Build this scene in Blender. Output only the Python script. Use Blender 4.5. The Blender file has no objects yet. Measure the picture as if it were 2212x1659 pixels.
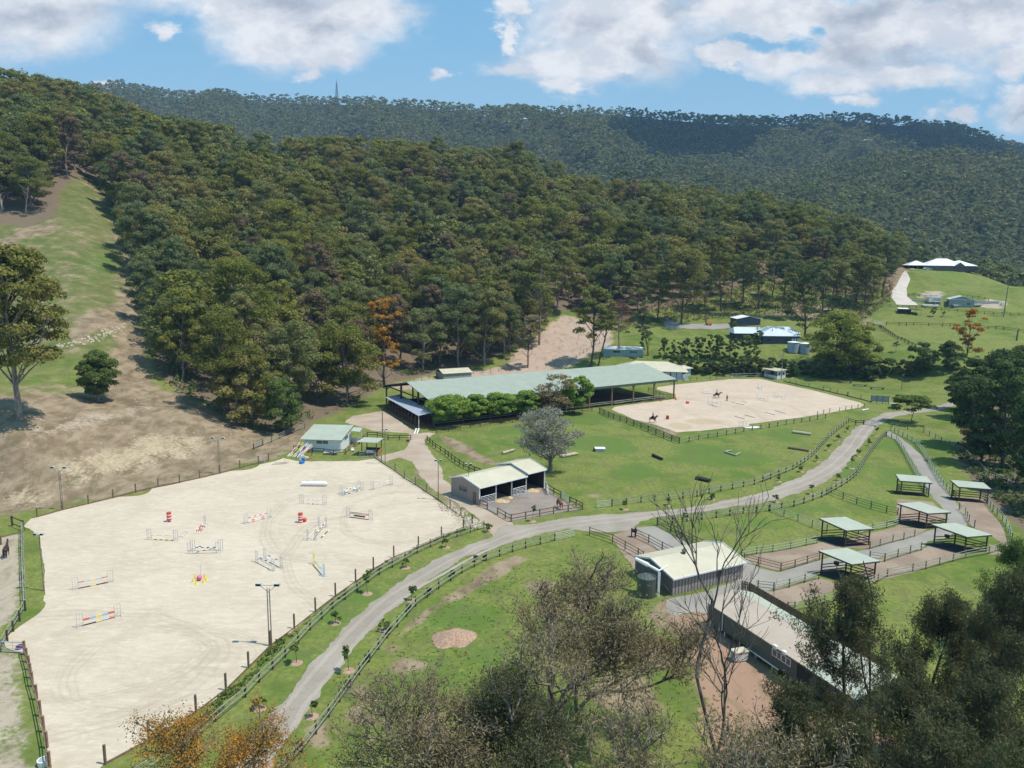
import bpy, bmesh, math, random
import numpy as np
from mathutils import Vector, Matrix

# ---------------------------------------------------------------- camera
CAMH = 40.0
PITCH = math.radians(9.35)
ROLL = 0.0125
FPX = 1640.0            # focal length in pixels of a 2212 px wide frame
W0, H0 = 2212.0, 1659.0
scene = bpy.context.scene
cam_data = bpy.data.cameras.new("camera")
cam_data.sensor_width = 36.0
cam_data.lens = FPX / W0 * 36.0
cam_data.clip_start = 0.5
cam_data.clip_end = 20000.0
cam = bpy.data.objects.new("camera", cam_data)
scene.collection.objects.link(cam)
CAMR = Matrix.Rotation(math.pi / 2 - PITCH, 4, 'X') @ Matrix.Rotation(ROLL, 4, 'Z')
cam.matrix_world = Matrix.Translation((0, 0, CAMH)) @ CAMR
scene.camera = cam
CR = np.array(CAMR.to_3x3())

# ---------------------------------------------------------------- light
SUN = Vector((0.40, -0.10, 0.91)).normalized()
sun_data = bpy.data.lights.new("sun", 'SUN')
sun_data.energy = 4.9
sun_data.angle = math.radians(0.53)
sun_data.color = (1.0, 0.945, 0.85)
sun = bpy.data.objects.new("sun", sun_data)
scene.collection.objects.link(sun)
sun.rotation_euler = SUN.to_track_quat('Z', 'Y').to_euler()
scene.view_settings.view_transform = 'Standard'
scene.view_settings.look = 'None'
scene.view_settings.exposure = 0.0
scene.view_settings.gamma = 1.0
scene.render.engine = 'CYCLES'
scene.cycles.max_bounces = 5
scene.cycles.diffuse_bounces = 2
scene.cycles.glossy_bounces = 2
scene.cycles.transmission_bounces = 2
scene.cycles.volume_bounces = 0
scene.cycles.transparent_max_bounces = 6
scene.cycles.sample_clamp_indirect = 4.0
scene.cycles.use_denoising = True

# ---------------------------------------------------------------- pixel <-> world
def ray(px, py):
    v = CR @ np.array([(px - W0 / 2) / FPX, -(py - H0 / 2) / FPX, -1.0])
    return v / np.linalg.norm(v)

def proj(P):
    """world points (n,3) -> pixel x, y, depth in the 2212 x 1659 frame"""
    P = np.atleast_2d(np.asarray(P, float)) - np.array([0, 0, CAMH])
    q = P @ CR
    dep = -q[:, 2]
    dd = np.where(np.abs(dep) < 1e-6, 1e-6, dep)
    return W0 / 2 + FPX * q[:, 0] / dd, H0 / 2 - FPX * q[:, 1] / dd, dep

TL = {'A': 405.0, 'B': 810.0, 'C': 1213.5}
TX = {'0': 0.0, '1': 540.0, '2': 1080.1, '3': 1618.0}
TE = {'E1': (621.0, 896.5, .13428), 'E2': (961.3, 961.3, .13428), 'E3': (1350.1, 777.7, .15884),
      'E4': (1350.1, 1107.1, .13428), 'E5': (1566.1, 637.2, .13428), 'E6': (1915.0, 529.2, .13428),
      'E7': (1890.1, 1026.1, .25364), 'E8': (135.0, 1053.1, .27684)}
def T(t, x, y):
    if t in TE:
        ox, oy, s = TE[t]
        return ox + x * s, oy + y * s
    return TX[t[1]] + x * .26855, TL[t[0]] + y * .26855
def TT(t, pts):
    return [T(t, *p) for p in pts]

# ---------------------------------------------------------------- value noise (numpy)
def _hash(ix, iy, seed):
    h = (ix.astype(np.int64) * 374761393 + iy.astype(np.int64) * 668265263 + seed * 1442695041) & 0xffffffff
    h = ((h ^ (h >> 13)) * 1274126177) & 0xffffffff
    h = h ^ (h >> 16)
    return (h & 0xffff) / 65535.0
def vnoise(x, y, seed=0):
    x = np.asarray(x, float); y = np.asarray(y, float)
    ix = np.floor(x); iy = np.floor(y)
    fx = x - ix; fy = y - iy
    fx = fx * fx * (3 - 2 * fx); fy = fy * fy * (3 - 2 * fy)
    a = _hash(ix, iy, seed); b = _hash(ix + 1, iy, seed)
    c = _hash(ix, iy + 1, seed); d = _hash(ix + 1, iy + 1, seed)
    return (a * (1 - fx) + b * fx) * (1 - fy) + (c * (1 - fx) + d * fx) * fy
def fbm(x, y, oct=4, seed=0):
    s = 0; a = .5; t = 0
    for i in range(oct):
        s = s + a * vnoise(x, y, seed + i * 17); t += a
        x = np.asarray(x) * 2.03 + 11.3; y = np.asarray(y) * 2.03 + 5.7; a *= .5
    return s / t

# ---------------------------------------------------------------- terrain height
def zat(py, d, under=0.0):
    """height seen at pixel row py at forward distance d, less the canopy"""
    a = math.atan((py - H0 / 2) / FPX) + PITCH
    return CAMH - d * math.tan(a) - under
PROF = {
 -1500: [(118, 0), (135, 6), (150, 13), (200, 26), (300, 55), (480, 120), (600, 130), (800, 100)],
 0:   [(118, 0), (124, 3), (131, 9), (138, 11.6), (150, 12.6), (190, zat(745, 190)), (230, zat(620, 230)), (270, zat(515, 270)), (350, 80), (450, zat(178, 450, 21)), (520, 128), (800, 90)],
 170: [(122, 0), (128, 2.2), (138, 6), (148, zat(900, 148)), (160, 10.4), (200, zat(700, 200)), (240, zat(600, 240)), (285, zat(500, 285)), (345, zat(385, 345)), (470, zat(190, 470, 21)), (540, 126), (800, 90)],
 290: [(131, 0), (136, 1.8), (146, 5.2), (158, 7.8), (175, 10), (215, 21), (270, 36), (345, 62), (455, zat(232, 455, 21)), (540, 112), (800, 80)],
 400: [(138, 0), (143, 1.2), (150, 3.2), (160, 6), (178, 7.4), (250, 22), (350, 56), (450, zat(270, 450, 21)), (540, 100), (800, 70)],
 540: [(158, 0), (170, 1.0), (185, 3.5), (260, 16), (350, 46), (465, zat(298, 465, 21)), (540, 92), (800, 60)],
 700: [(205, 0), (225, 2.0), (270, 9), (350, 38), (490, zat(300, 490, 21)), (580, 88), (800, 50)],
 870: [(235, 0), (265, 2), (300, 9), (400, 44), (515, zat(300, 515, 21)), (600, 85), (800, 45)],
 1100: [(262, 0), (275, 1.6), (300, zat(740, 300)), (330, 15.5), (400, 38), (540, zat(328, 540, 21)), (640, 70), (850, 40)],
 1260: [(264, 0), (272, 2.0), (290, zat(752, 290)), (330, 13), (400, 32), (540, zat(372, 540, 21)), (640, 60), (850, 36)],
 1400: [(266, 0), (273, 3.0), (290, zat(740, 290)), (320, zat(700, 320)), (355, zat(650, 355)), (400, 31), (550, zat(394, 550, 21)), (650, 50), (850, 33)],
 1650: [(266, 0), (273, 5.5), (280, 8.6), (310, zat(700, 310)), (350, zat(650, 350)), (400, 30), (500, zat(400, 500, 22)), (600, 40), (850, 30)],
 1880: [(258, 0), (266, 5.5), (272, 7.8), (310, zat(700, 310)), (340, zat(660, 340)), (385, zat(612, 385)), (440, 38), (480, 35), (600, 24), (850, 26)],
 1960: [(252, 0), (262, 6.5), (272, 9.5), (310, zat(695, 310)), (340, zat(656, 340)), (385, zat(612, 385)), (412, 36.6), (440, 37.8), (455, 37.5), (520, 25), (650, 20), (850, 26)],
 2080: [(235, 0), (255, 6.0), (272, 10.2), (305, zat(697, 305)), (322, zat(668, 322)), (352, 23), (385, 29.5), (414, 36.2), (440, 37.2), (450, 36), (520, 22), (650, 20), (850, 26)],
 2212: [(225, 0), (255, 6), (272, 9.4), (305, zat(700, 305)), (330, 19), (365, zat(606, 365)), (400, 29), (470, 20), (650, 16), (850, 26)],
 2500: [(225, 0), (255, 5), (272, 8), (305, 12), (340, 17), (400, 20), (470, 14), (650, 14), (850, 26)],
 3700: [(225, 0), (272, 6), (340, 12), (470, 12), (850, 26)]}
CRX = [-1500, -200, 0, 133, 200, 290, 360, 460, 500, 567, 734, 904, 970, 1030, 1097, 1184, 1331, 1387, 1471, 1560, 1674, 1741, 1824, 1874, 1924, 2008, 2074, 2131, 2212, 2400, 3700]
CRY = [230, 200, 195, 180, 197, 187, 203, 208, 202, 213, 215, 221, 224, 233, 230, 228, 230, 237, 243, 249, 249, 240, 237, 250, 251, 258, 273, 292, 311, 350, 420]
# nearer spur on the right: crest row of the canopy
SPX = [-1500, 1250, 1420, 1560, 1700, 1774, 1860, 1991, 2100, 2212, 2400, 3700]
SPY = [700, 520, 440, 405, 362, 342, 318, 303, 308, 318, 335, 400]
XN = np.array(sorted(PROF)); 
YR = [2.0]
while YR[-1] < 4200:
    YR.append(YR[-1] + (1.2 if YR[-1] < 50 else max(0.55, YR[-1] * .0052)))
YR = np.array(YR)
XC = np.concatenate([np.arange(-1500, -420, 60), np.arange(-420, 2640, 5), np.arange(2640, 3701, 60)]).astype(float)
UC = (XC - W0 / 2) / FPX
def _smooth(a, n, ax):
    for _ in range(n):
        p = np.concatenate([a.take([0], ax), a, a.take([-1], ax)], ax)
        k = a.shape[ax]
        a = (p.take(range(0, k), ax) + 2 * p.take(range(1, k + 1), ax) + p.take(range(2, k + 2), ax)) / 4
    return a
def build_heights():
    prof = np.array([np.interp(YR, [0] + [p[0] for p in PROF[x]], [0] + [p[1] for p in PROF[x]]) for x in XN])
    Z = np.zeros((len(YR), len(XC)))
    for j, X in enumerate(XC):
        k = min(max(np.searchsorted(XN, X) - 1, 0), len(XN) - 2)
        t = (X - XN[k]) / (XN[k + 1] - XN[k]); t = min(max(t, 0), 1)
        Z[:, j] = prof[k] * (1 - t) + prof[k + 1] * t
    Z = _smooth(_smooth(Z, 30, 1), 3, 0)
    YY = YR[:, None] + 0 * Z; XX = UC[None, :] * YY
    Z[YY < 110] = 0
    # unevenness growing with height
    hf = np.clip(Z / 12.0, 0, 1)
    Z += hf * ((fbm(XX / 9, YY / 9, 3, 3) - .5) * 1.6 + (fbm(XX / 45, YY / 45, 3, 8) - .5) * 6 * np.clip((YY - 260) / 200, 0, 1))
    # far ranges
    cy = np.interp(XC, CRX, CRY); sy = np.interp(XC, SPX, SPY)
    dc = 2050 + 120 * np.sin(XC / 260.0)
    zc = CAMH - dc * np.tan(np.arctan((cy - H0 / 2) / FPX) + PITCH) - 17
    ds = 1150 + 60 * np.sin(XC / 140.0)
    zs = CAMH - ds * np.tan(np.arctan((sy - H0 / 2) / FPX) + PITCH) - 15
    t = np.clip((YY - 800) / (dc[None, :] - 800), 0, 1.0)
    far = 26 + (zc[None, :] - 26) * (0.72 * t + 0.28 * t * t)
    back = np.clip((YY - dc[None, :]) / 900, 0, 1)
    far = far - back * 160
    spur = zs[None, :] - np.abs(YY - ds[None, :]) * np.where(YY < ds[None, :], .36, .30)
    gul = 1 - np.abs(2 * fbm(XX / 260 + YY / 900, YY / 700, 4, 21) - 1) * 2
    gul2 = 1 - np.abs(2 * fbm(XX / 90, YY / 150, 3, 31) - 1) * 2
    env = np.clip((YY - 820) / 350, 0, 1) * np.clip((dc[None, :] - YY) / 250, 0, 1)
    far += env * (gul * 60 - 22 + gul2 * 14)
    env2 = np.clip(np.abs(YY - ds[None, :]) / 140, 0.05, 1)
    spur += env2 * (gul * 26 + gul2 * 14 - 12)
    k = 26.0
    mx = np.maximum(far, spur); far = mx + k * np.log(np.exp((far - mx) / k) + np.exp((spur - mx) / k)) - k * .25 * np.exp(-np.abs(far - spur) / 30)
    w = np.clip((YY - 640) / 230, 0, 1); w = w * w * (3 - 2 * w)
    return Z * (1 - w) + np.maximum(far, 14) * w
ZG = build_heights()
def G(x, y):
    x = np.asarray(x, float); y = np.asarray(y, float)
    yy = np.clip(y, YR[0], YR[-1] - 1)
    u = np.clip(x / np.maximum(yy, .01), UC[0], UC[-1] - 1e-6)
    i = np.clip(np.searchsorted(YR, yy) - 1, 0, len(YR) - 2); j = np.clip(np.searchsorted(UC, u) - 1, 0, len(UC) - 2)
    fy = (yy - YR[i]) / (YR[i + 1] - YR[i]); fx = (u - UC[j]) / (UC[j + 1] - UC[j])
    return (ZG[i, j] * (1 - fx) + ZG[i, j + 1] * fx) * (1 - fy) + (ZG[i + 1, j] * (1 - fx) + ZG[i + 1, j + 1] * fx) * fy
def at(px, py, z=None):
    """the point of the terrain (or of the level z) seen at a pixel"""
    d = ray(px, py); u = d[0] / d[1]; s = d[2] / d[1]
    if z is not None:
        y = (z - CAMH) / s
        return Vector((u * y, y, z))
    ys = YR[YR > 20]
    g = G(u * ys, ys) - (CAMH + s * ys)
    k = np.argmax(g > 0)
    if g[k] <= 0: k = len(ys) - 1
    k = max(k, 1)
    t = -g[k - 1] / (g[k] - g[k - 1]) if g[k] != g[k - 1] else 0
    y = ys[k - 1] + t * (ys[k] - ys[k - 1])
    return Vector((u * y, y, float(G(u * y, y))))
def atd(px, y):
    d = ray(px, 600); x = d[0] / d[1] * y
    return Vector((x, y, float(G(x, y))))
def atT(t, x, y, z=None):
    return at(*T(t, x, y), z=z)
def hgt(base, py):
    """height above base of the point straight over base that shows at pixel row py"""
    b = proj([base])[0][0]
    d = ray(b, py)
    return float(CAMH + d[2] / d[1] * base[1] - base[2])
def on(x, y, dz=0.0):
    return Vector((x, y, float(G(x, y)) + dz))

# ---------------------------------------------------------------- node helpers
def new_mat(name):
    m = bpy.data.materials.new(name); m.use_nodes = True
    nt = m.node_tree; nt.nodes.clear()
    return m, nt
def N(nt, t, **kw):
    n = nt.nodes.new(t)
    for k, v in kw.items():
        if k.startswith('i_'):
            key = k[2:]
            n.inputs[int(key) if key.isdigit() else key.replace('_', ' ')].default_value = v
        else: setattr(n, k, v)
    return n
def L(nt, a, b): nt.links.new(a, b)
def mth(nt, op, a, b=None, c=None, clamp=False):
    n = nt.nodes.new('ShaderNodeMath'); n.operation = op; n.use_clamp = clamp
    for i, v in enumerate((a, b, c)):
        if v is None: continue
        if isinstance(v, (int, float)): n.inputs[i].default_value = v
        else: L(nt, v, n.inputs[i])
    return n.outputs[0]
def mixc(nt, f, a, b, blend='MIX'):
    n = nt.nodes.new('ShaderNodeMix'); n.data_type = 'RGBA'; n.blend_type = blend
    for i, v in ((0, f), (6, a), (7, b)):
        if isinstance(v, (int, float)): n.inputs[i].default_value = v
        elif isinstance(v, (tuple, list)): n.inputs[i].default_value = (*v[:3], 1)
        else: L(nt, v, n.inputs[i])
    return n.outputs[2]
def noise(nt, vec, scale, detail=3, rough=.55, dist=0.0):
    n = nt.nodes.new('ShaderNodeTexNoise')
    n.inputs['Scale'].default_value = scale; n.inputs['Detail'].default_value = detail
    n.inputs['Roughness'].default_value = rough; n.inputs['Distortion'].default_value = dist
    if vec is not None: L(nt, vec, n.inputs['Vector'])
    return n.outputs['Fac']
def ss(nt, v, lo, hi):
    n = nt.nodes.new('ShaderNodeMapRange'); n.interpolation_type = 'SMOOTHSTEP'
    n.inputs[1].default_value = lo; n.inputs[2].default_value = hi
    L(nt, v, n.inputs[0]); return n.outputs[0]
def pos(nt):
    return nt.nodes.new('ShaderNodeNewGeometry').outputs['Position']
def scaled(nt, v, s):
    n = nt.nodes.new('ShaderNodeVectorMath'); n.operation = 'MULTIPLY'
    L(nt, v, n.inputs[0]); n.inputs[1].default_value = s; return n.outputs[0]
def finish(nt, col, rough=.9, bump=None, bstr=.3, bdist=.05, spec=.2, metal=0.0):
    b = nt.nodes.new('ShaderNodeBsdfPrincipled'); o = nt.nodes.new('ShaderNodeOutputMaterial')
    if isinstance(col, (tuple, list)): b.inputs['Base Color'].default_value = (*col[:3], 1)
    else: L(nt, col, b.inputs['Base Color'])
    b.inputs['Roughness'].default_value = rough
    b.inputs['Specular IOR Level'].default_value = spec
    b.inputs['Metallic'].default_value = metal
    if bump is not None:
        bn = nt.nodes.new('ShaderNodeBump'); bn.inputs['Strength'].default_value = bstr; bn.inputs['Distance'].default_value = bdist
        L(nt, bump, bn.inputs['Height']); L(nt, bn.outputs[0], b.inputs['Normal'])
    L(nt, b.outputs[0], o.inputs[0]); return b

# ---------------------------------------------------------------- world: Nishita sky with broken cumulus
def build_world():
    w = bpy.data.worlds.new("World"); scene.world = w; w.use_nodes = True
    nt = w.node_tree; nt.nodes.clear()
    sky = nt.nodes.new('ShaderNodeTexSky'); sky.sky_type = 'NISHITA'; sky.sun_disc = False
    sky.sun_elevation = math.asin(SUN.z); sky.sun_rotation = math.atan2(SUN.x, SUN.y)
    sky.altitude = 100; sky.air_density = 1.0; sky.dust_density = .35; sky.ozone_density = 1.6
    tc = nt.nodes.new('ShaderNodeTexCoord')
    sep = nt.nodes.new('ShaderNodeSeparateXYZ'); L(nt, tc.outputs['Generated'], sep.inputs[0])
    yy = mth(nt, 'MAXIMUM', sep.outputs[1], .12)
    s = mth(nt, 'DIVIDE', sep.outputs[0], yy); t = mth(nt, 'DIVIDE', sep.outputs[2], yy)
    cmb = nt.nodes.new('ShaderNodeCombineXYZ'); L(nt, s, cmb.inputs[0]); L(nt, t, cmb.inputs[1])
    st = cmb.outputs[0]
    # wobble the coordinates so that blob outlines break up
    nz = nt.nodes.new('ShaderNodeTexNoise'); nz.inputs['Scale'].default_value = 7; nz.inputs['Detail'].default_value = 7; nz.inputs['Roughness'].default_value = .66
    L(nt, scaled(nt, st, (1, 1.7, 1)), nz.inputs['Vector'])
    off = nt.nodes.new('ShaderNodeVectorMath'); off.operation = 'MULTIPLY_ADD'
    L(nt, nz.outputs['Color'], off.inputs[0]); off.inputs[1].default_value = (.17, .10, 0)
    sub = nt.nodes.new('ShaderNodeVectorMath'); sub.operation = 'SUBTRACT'; L(nt, st, sub.inputs[0]); sub.inputs[1].default_value = (.085, .05, 0)
    L(nt, sub.outputs[0], off.inputs[2]); wv = off.outputs[0]
    def blobs(lst, vec):
        tot = None
        for (px, py, rx, ry) in lst:
            d = ray(px, py); c = (d[0] / d[1], d[2] / d[1], 0)
            a = nt.nodes.new('ShaderNodeVectorMath'); a.operation = 'SUBTRACT'; L(nt, vec, a.inputs[0]); a.inputs[1].default_value = c
            b = scaled(nt, a.outputs[0], (FPX / rx, FPX / ry, 0))
            l = nt.nodes.new('ShaderNodeVectorMath'); l.operation = 'LENGTH'; L(nt, b, l.inputs[0])
            v = mth(nt, 'SUBTRACT', 1.15, l.outputs['Value'])
            tot = v if tot is None else mth(nt, 'MAXIMUM', tot, v)
        return tot
    W = [(60, 30, 215, 82), (130, -60, 260, 90), (420, -30, 140, 60), (620, 40, 190, 95), (700, 105, 120, 42), (560, 80, 120, 50), (780, 20, 110, 75),
         (350, 85, 34, 26), (480, 10, 80, 50), (1330, 60, 200, 105), (1240, 130, 190, 48), (1100, 140, 70, 26), (1400, 30, 130, 80), (1220, 175, 60, 22),
         (1120, 20, 40, 26), (1900, 60, 420, 80), (1750, 120, 190, 60), (1950, 160, 170, 42), (2150, 40, 200, 100), (1700, 20, 300, 60),
         (1800, 190, 120, 30), (1590, 120, 60, 30), (2190, 210, 60, 40), (2060, 243, 52, 26), (1850, 235, 60, 18), (228, 184, 34, 16), (960, 150, 28, 18),
         (665, 150, 40, 20), (1100, 75, 22, 30), (900, -60, 60, 30), (2200, 130, 70, 30)]
    Gy = [(110, 20, 150, 45), (640, 0, 200, 40), (700, 45, 60, 30), (1270, 60, 90, 34), (1400, 100, 60, 26), (1850, 20, 260, 40), (1830, 95, 120, 55), (1960, 110, 90, 30),
          (2100, 10, 160, 45), (1350, 165, 70, 14), (2190, 225, 50, 16), (1480, 0, 80, 30), (2060, 262, 40, 8)]
    hole = [(1700, 95, 60, 26), (1620, 95, 60, 20), (1560, 200, 60, 60), (1740, 60, 34, 18)]
    n2 = nt.nodes.new('ShaderNodeTexNoise'); n2.inputs['Scale'].default_value = 5.0; n2.inputs['Detail'].default_value = 6; n2.inputs['Roughness'].default_value = .62
    L(nt, scaled(nt, st, (1, 1.8, 1)), n2.inputs['Vector'])
    base = blobs(W, wv); hol = blobs(hole, wv)
    m = mth(nt, 'SUBTRACT', base, mth(nt, 'MULTIPLY', mth(nt, 'MAXIMUM', hol, 0), .8))
    m = mth(nt, 'ADD', m, mth(nt, 'MULTIPLY', mth(nt, 'SUBTRACT', n2.outputs['Fac'], .5), .95))
    # clouds outside the modelled part of the sky: noise only
    up = ss(nt, t, .42, .75)
    m = mth(nt, 'ADD', m, mth(nt, 'MULTIPLY', up, mth(nt, 'MULTIPLY', mth(nt, 'SUBTRACT', n2.outputs['Fac'], .56), 4)))
    mask = ss(nt, m, -.12, .72)
    g = blobs(Gy, wv)
    n3 = noise(nt, scaled(nt, st, (1, 1.6, 1)), 8, 5, .6)
    gr = mth(nt, 'ADD', mth(nt, 'MAXIMUM', g, -.2), mth(nt, 'MULTIPLY', mth(nt, 'SUBTRACT', n3, .5), 1.1))
    gr = ss(nt, gr, .12, 1.25)
    n4 = noise(nt, scaled(nt, st, (1, 1.5, 1)), 16, 5, .62)
    puff = mixc(nt, ss(nt, n4, .38, .62), (.80, .83, .88), (1.04, 1.04, 1.04))
    ccol = mixc(nt, gr, puff, mixc(nt, ss(nt, n4, .35, .65), (.46, .50, .58), (.62, .66, .72)))
    hz = ss(nt, t, .02, .34)
    b1 = nt.nodes.new('ShaderNodeBackground'); b1.inputs[1].default_value = .125
    skc = mixc(nt, hz, mixc(nt, .8, sky.outputs[0], (3.7, 5.9, 7.1)), mixc(nt, .82, sky.outputs[0], (1.9, 4.3, 6.5)))
    L(nt, skc, b1.inputs[0])
    b2 = nt.nodes.new('ShaderNodeBackground'); b2.inputs[1].default_value = .92; L(nt, ccol, b2.inputs[0])
    mx = nt.nodes.new('ShaderNodeMixShader'); L(nt, mth(nt, 'MULTIPLY', mask, .97), mx.inputs[0]); L(nt, b1.outputs[0], mx.inputs[1]); L(nt, b2.outputs[0], mx.inputs[2])
    o = nt.nodes.new('ShaderNodeOutputWorld'); L(nt, mx.outputs[0], o.inputs[0])
build_world()
scene.world.cycles.sampling_method = 'MANUAL'
scene.world.cycles.sample_map_resolution = 256
# ---------------------------------------------------------------- object helpers
COL = scene.collection
def tag(o, label=None, cat=None, group=None, kind=None):
    if label: o['label'] = label
    if cat: o['category'] = cat
    if group: o['group'] = group
    if kind: o['kind'] = kind
    return o
def link(name, me, parent=None, loc=None, rz=None):
    o = bpy.data.objects.new(name, me); COL.objects.link(o)
    if parent is not None: o.parent = parent
    if loc is not None: o.location = loc
    if rz is not None: o.rotation_euler = (0, 0, rz)
    return o
def empty(name, loc, rz=0.0):
    o = bpy.data.objects.new(name, None); COL.objects.link(o)
    o.empty_display_size = .3; o.location = loc; o.rotation_euler = (0, 0, rz); return o
def mesh_np(name, V, F, mat=None, cols=None, smooth=False, mats=None, mi=None):
    """V (n,3), F (m,k) quads or tris"""
    V = np.asarray(V, np.float32); F = np.asarray(F, np.int32); k = F.shape[1]
    me = bpy.data.meshes.new(name)
    me.vertices.add(len(V)); me.vertices.foreach_set('co', V.ravel())
    me.loops.add(F.size); me.loops.foreach_set('vertex_index', F.ravel())
    me.polygons.add(len(F)); me.polygons.foreach_set('loop_start', np.arange(0, F.size, k, dtype=np.int32))
    me.polygons.foreach_set('loop_total', np.full(len(F), k, np.int32))
    if smooth: me.polygons.foreach_set('use_smooth', np.ones(len(F), bool))
    for m in (mats or ([mat] if mat else [])): me.materials.append(m)
    if mi is not None: me.polygons.foreach_set('material_index', np.asarray(mi, np.int32))
    me.update(calc_edges=True)
    for nm, c in (cols or {}).items():
        if c.ndim == 1:
            a = me.attributes.new(nm, 'FLOAT', 'POINT'); a.data.foreach_set('value', c.astype(np.float32))
        else:
            a = me.attributes.new(nm, 'FLOAT_COLOR', 'POINT'); a.data.foreach_set('color', np.concatenate([c, np.ones((len(c), 4 - c.shape[1]))], 1).astype(np.float32).ravel())
    return me

# ---------------------------------------------------------------- ground painting masks (world space)
def inside(poly, X, Y):
    r = np.zeros(X.shape, bool); n = len(poly)
    for i in range(n):
        x1, y1 = poly[i]; x2, y2 = poly[(i + 1) % n]
        if y1 == y2: continue
        c = ((Y < y1) != (Y < y2)) & (X < (x2 - x1) * (Y - y1) / (y2 - y1) + x1)
        r ^= c
    return r
def sdist(poly, X, Y):
    """signed distance, positive inside"""
    d = np.full(X.shape, 1e9); n = len(poly)
    for i in range(n):
        x1, y1 = poly[i]; x2, y2 = poly[(i + 1) % n]
        dx, dy = x2 - x1, y2 - y1; l2 = dx * dx + dy * dy + 1e-9
        t = np.clip(((X - x1) * dx + (Y - y1) * dy) / l2, 0, 1)
        d = np.minimum(d, np.hypot(X - x1 - t * dx, Y - y1 - t * dy))
    return np.where(inside(poly, X, Y), d, -d)
def wpoly(pts, flat=False):
    return [tuple(at(*p, z=0.0 if flat else None))[:2] for p in pts]
gY = np.repeat(YR[:, None], len(XC), 1); gX = gY * UC[None, :]
MASK = {k: np.zeros(gX.shape) for k in ('bare', 'pale', 'lush', 'litter', 'pink', 'mulch', 'farveg', 'rock')}
def paint(ch, pts, val=1.0, soft=1.5, raw=False, flat=False):
    poly = pts if raw else wpoly(pts, flat)
    xs = [p[0] for p in poly]; ys = [p[1] for p in poly]
    sel = (gX > min(xs) - soft) & (gX < max(xs) + soft) & (gY > min(ys) - soft) & (gY < max(ys) + soft)
    if not sel.any(): return
    d = sdist(poly, gX[sel], gY[sel])
    v = np.clip(d / soft * .5 + .5, 0, 1) * val
    MASK[ch][sel] = np.maximum(MASK[ch][sel], v) if val > 0 else MASK[ch][sel] * (1 - np.abs(v))
def dab(ch, cx, cy, rx, ry, val=1.0, flat=False, soft=1.5):
    """blob given by its pixel centre and radii"""
    pts = [(cx + rx * math.cos(a) * (1 + .25 * math.sin(3 * a + cx)), cy + ry * math.sin(a) * (1 + .25 * math.cos(2 * a + cy))) for a in np.linspace(0, 2 * math.pi, 14)[:-1]]
    paint(ch, pts, val, soft, flat=flat)

BANK = [(-40, 1122), (60, 1105), (250, 1072), (480, 1022), (600, 985), (640, 962), (560, 925), (500, 900), (440, 872), (380, 850), (345, 842), (320, 790), (318, 740), (306, 700), (262, 712), (240, 760), (190, 840), (110, 850), (0, 850), (-300, 850), (-420, 1150)]
paint('bare', BANK, 1.0, 5)
paint('bare', [(-100, 700), (60, 690), (140, 650), (230, 640), (250, 660), (250, 720), (120, 760), (-100, 790)], .5, 12)
paint('bare', [(150, 690), (250, 650), (262, 560), (235, 500), (245, 470), (285, 500), (300, 600), (310, 700), (300, 720), (230, 720), (150, 760)], .9, 7)
paint('bare', [(-60, 545), (20, 500), (110, 470), (140, 470), (130, 500), (60, 520), (20, 560)], .8, 6)
paint('bare', [(165, 388), (215, 400), (240, 440), (225, 450), (190, 410)], .7, 6)
paint('bare', [(-100, 850), (110, 815), (240, 760), (300, 760), (330, 850), (200, 870), (0, 880)], .55, 9)
for c in ((255, 998, 62, 22), (357, 966, 60, 24), (166, 1022, 36, 18), (54, 1078, 30, 16), (400, 955, 40, 16), (300, 985, 40, 20)): dab('rock', *c, soft=5)
dab('rock', 220, 1010, 150, 30, .35, soft=8); dab('rock', 450, 935, 60, 20, .4, soft=8)
paint('pale', [(40, 950), (140, 905), (250, 890), (330, 872), (360, 880), (300, 900), (200, 920), (120, 950), (60, 985)], .7, 5)
for c in ((60, 560, 90, 40), (190, 570, 70, 45), (150, 690, 120, 40)): dab('lush', *c, .45, soft=14)
dab('lush', 210, 575, 50, 32, .8, soft=9); dab('lush', 440, 865, 45, 14, .8, soft=4); dab('lush', 500, 930, 35, 20, .9, soft=4)
paint('lush', [(-10, 1050), (60, 1010), (130, 960), (200, 918), (240, 905), (205, 930), (130, 985), (60, 1040), (0, 1065)], 1.0, 2.0)
paint('bare', [(-100, 520), (130, 480), (165, 390), (210, 395), (262, 560), (290, 690), (180, 740), (60, 770), (-100, 800)], .40, 8)
# pink cleared slope behind the barn
paint('pink', [(930, 812), (1040, 800), (1090, 790), (1110, 762), (1150, 735), (1185, 705), (1215, 680), (1260, 690), (1320, 715), (1322, 742), (1270, 772), (1210, 800), (1140, 815), (1000, 822)], 1.0, 4)
paint('pink', [(800, 830), (870, 820), (960, 800), (960, 830), (880, 850)], .6, 5)
# cleared paddocks right: dry slope patches
paint('pale', [(1500, 672), (1540, 645), (1600, 632), (1620, 645), (1570, 670)], .5, 8)
paint('bare', [(1650, 680), (1700, 645), (1760, 655), (1860, 668), (1900, 700), (1850, 712), (1760, 690)], .75, 7)
paint('bare', [(1930, 575), (1965, 560), (1960, 590), (1945, 620), (1920, 640), (1900, 628)], 1.0, 4)
paint('pale', [(1970, 645), (2000, 628), (2050, 630), (2030, 645)], .8, 4)
paint('pale', [(2130, 645), (2180, 652), (2162, 668), (2110, 662)], .9, 3)
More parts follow.
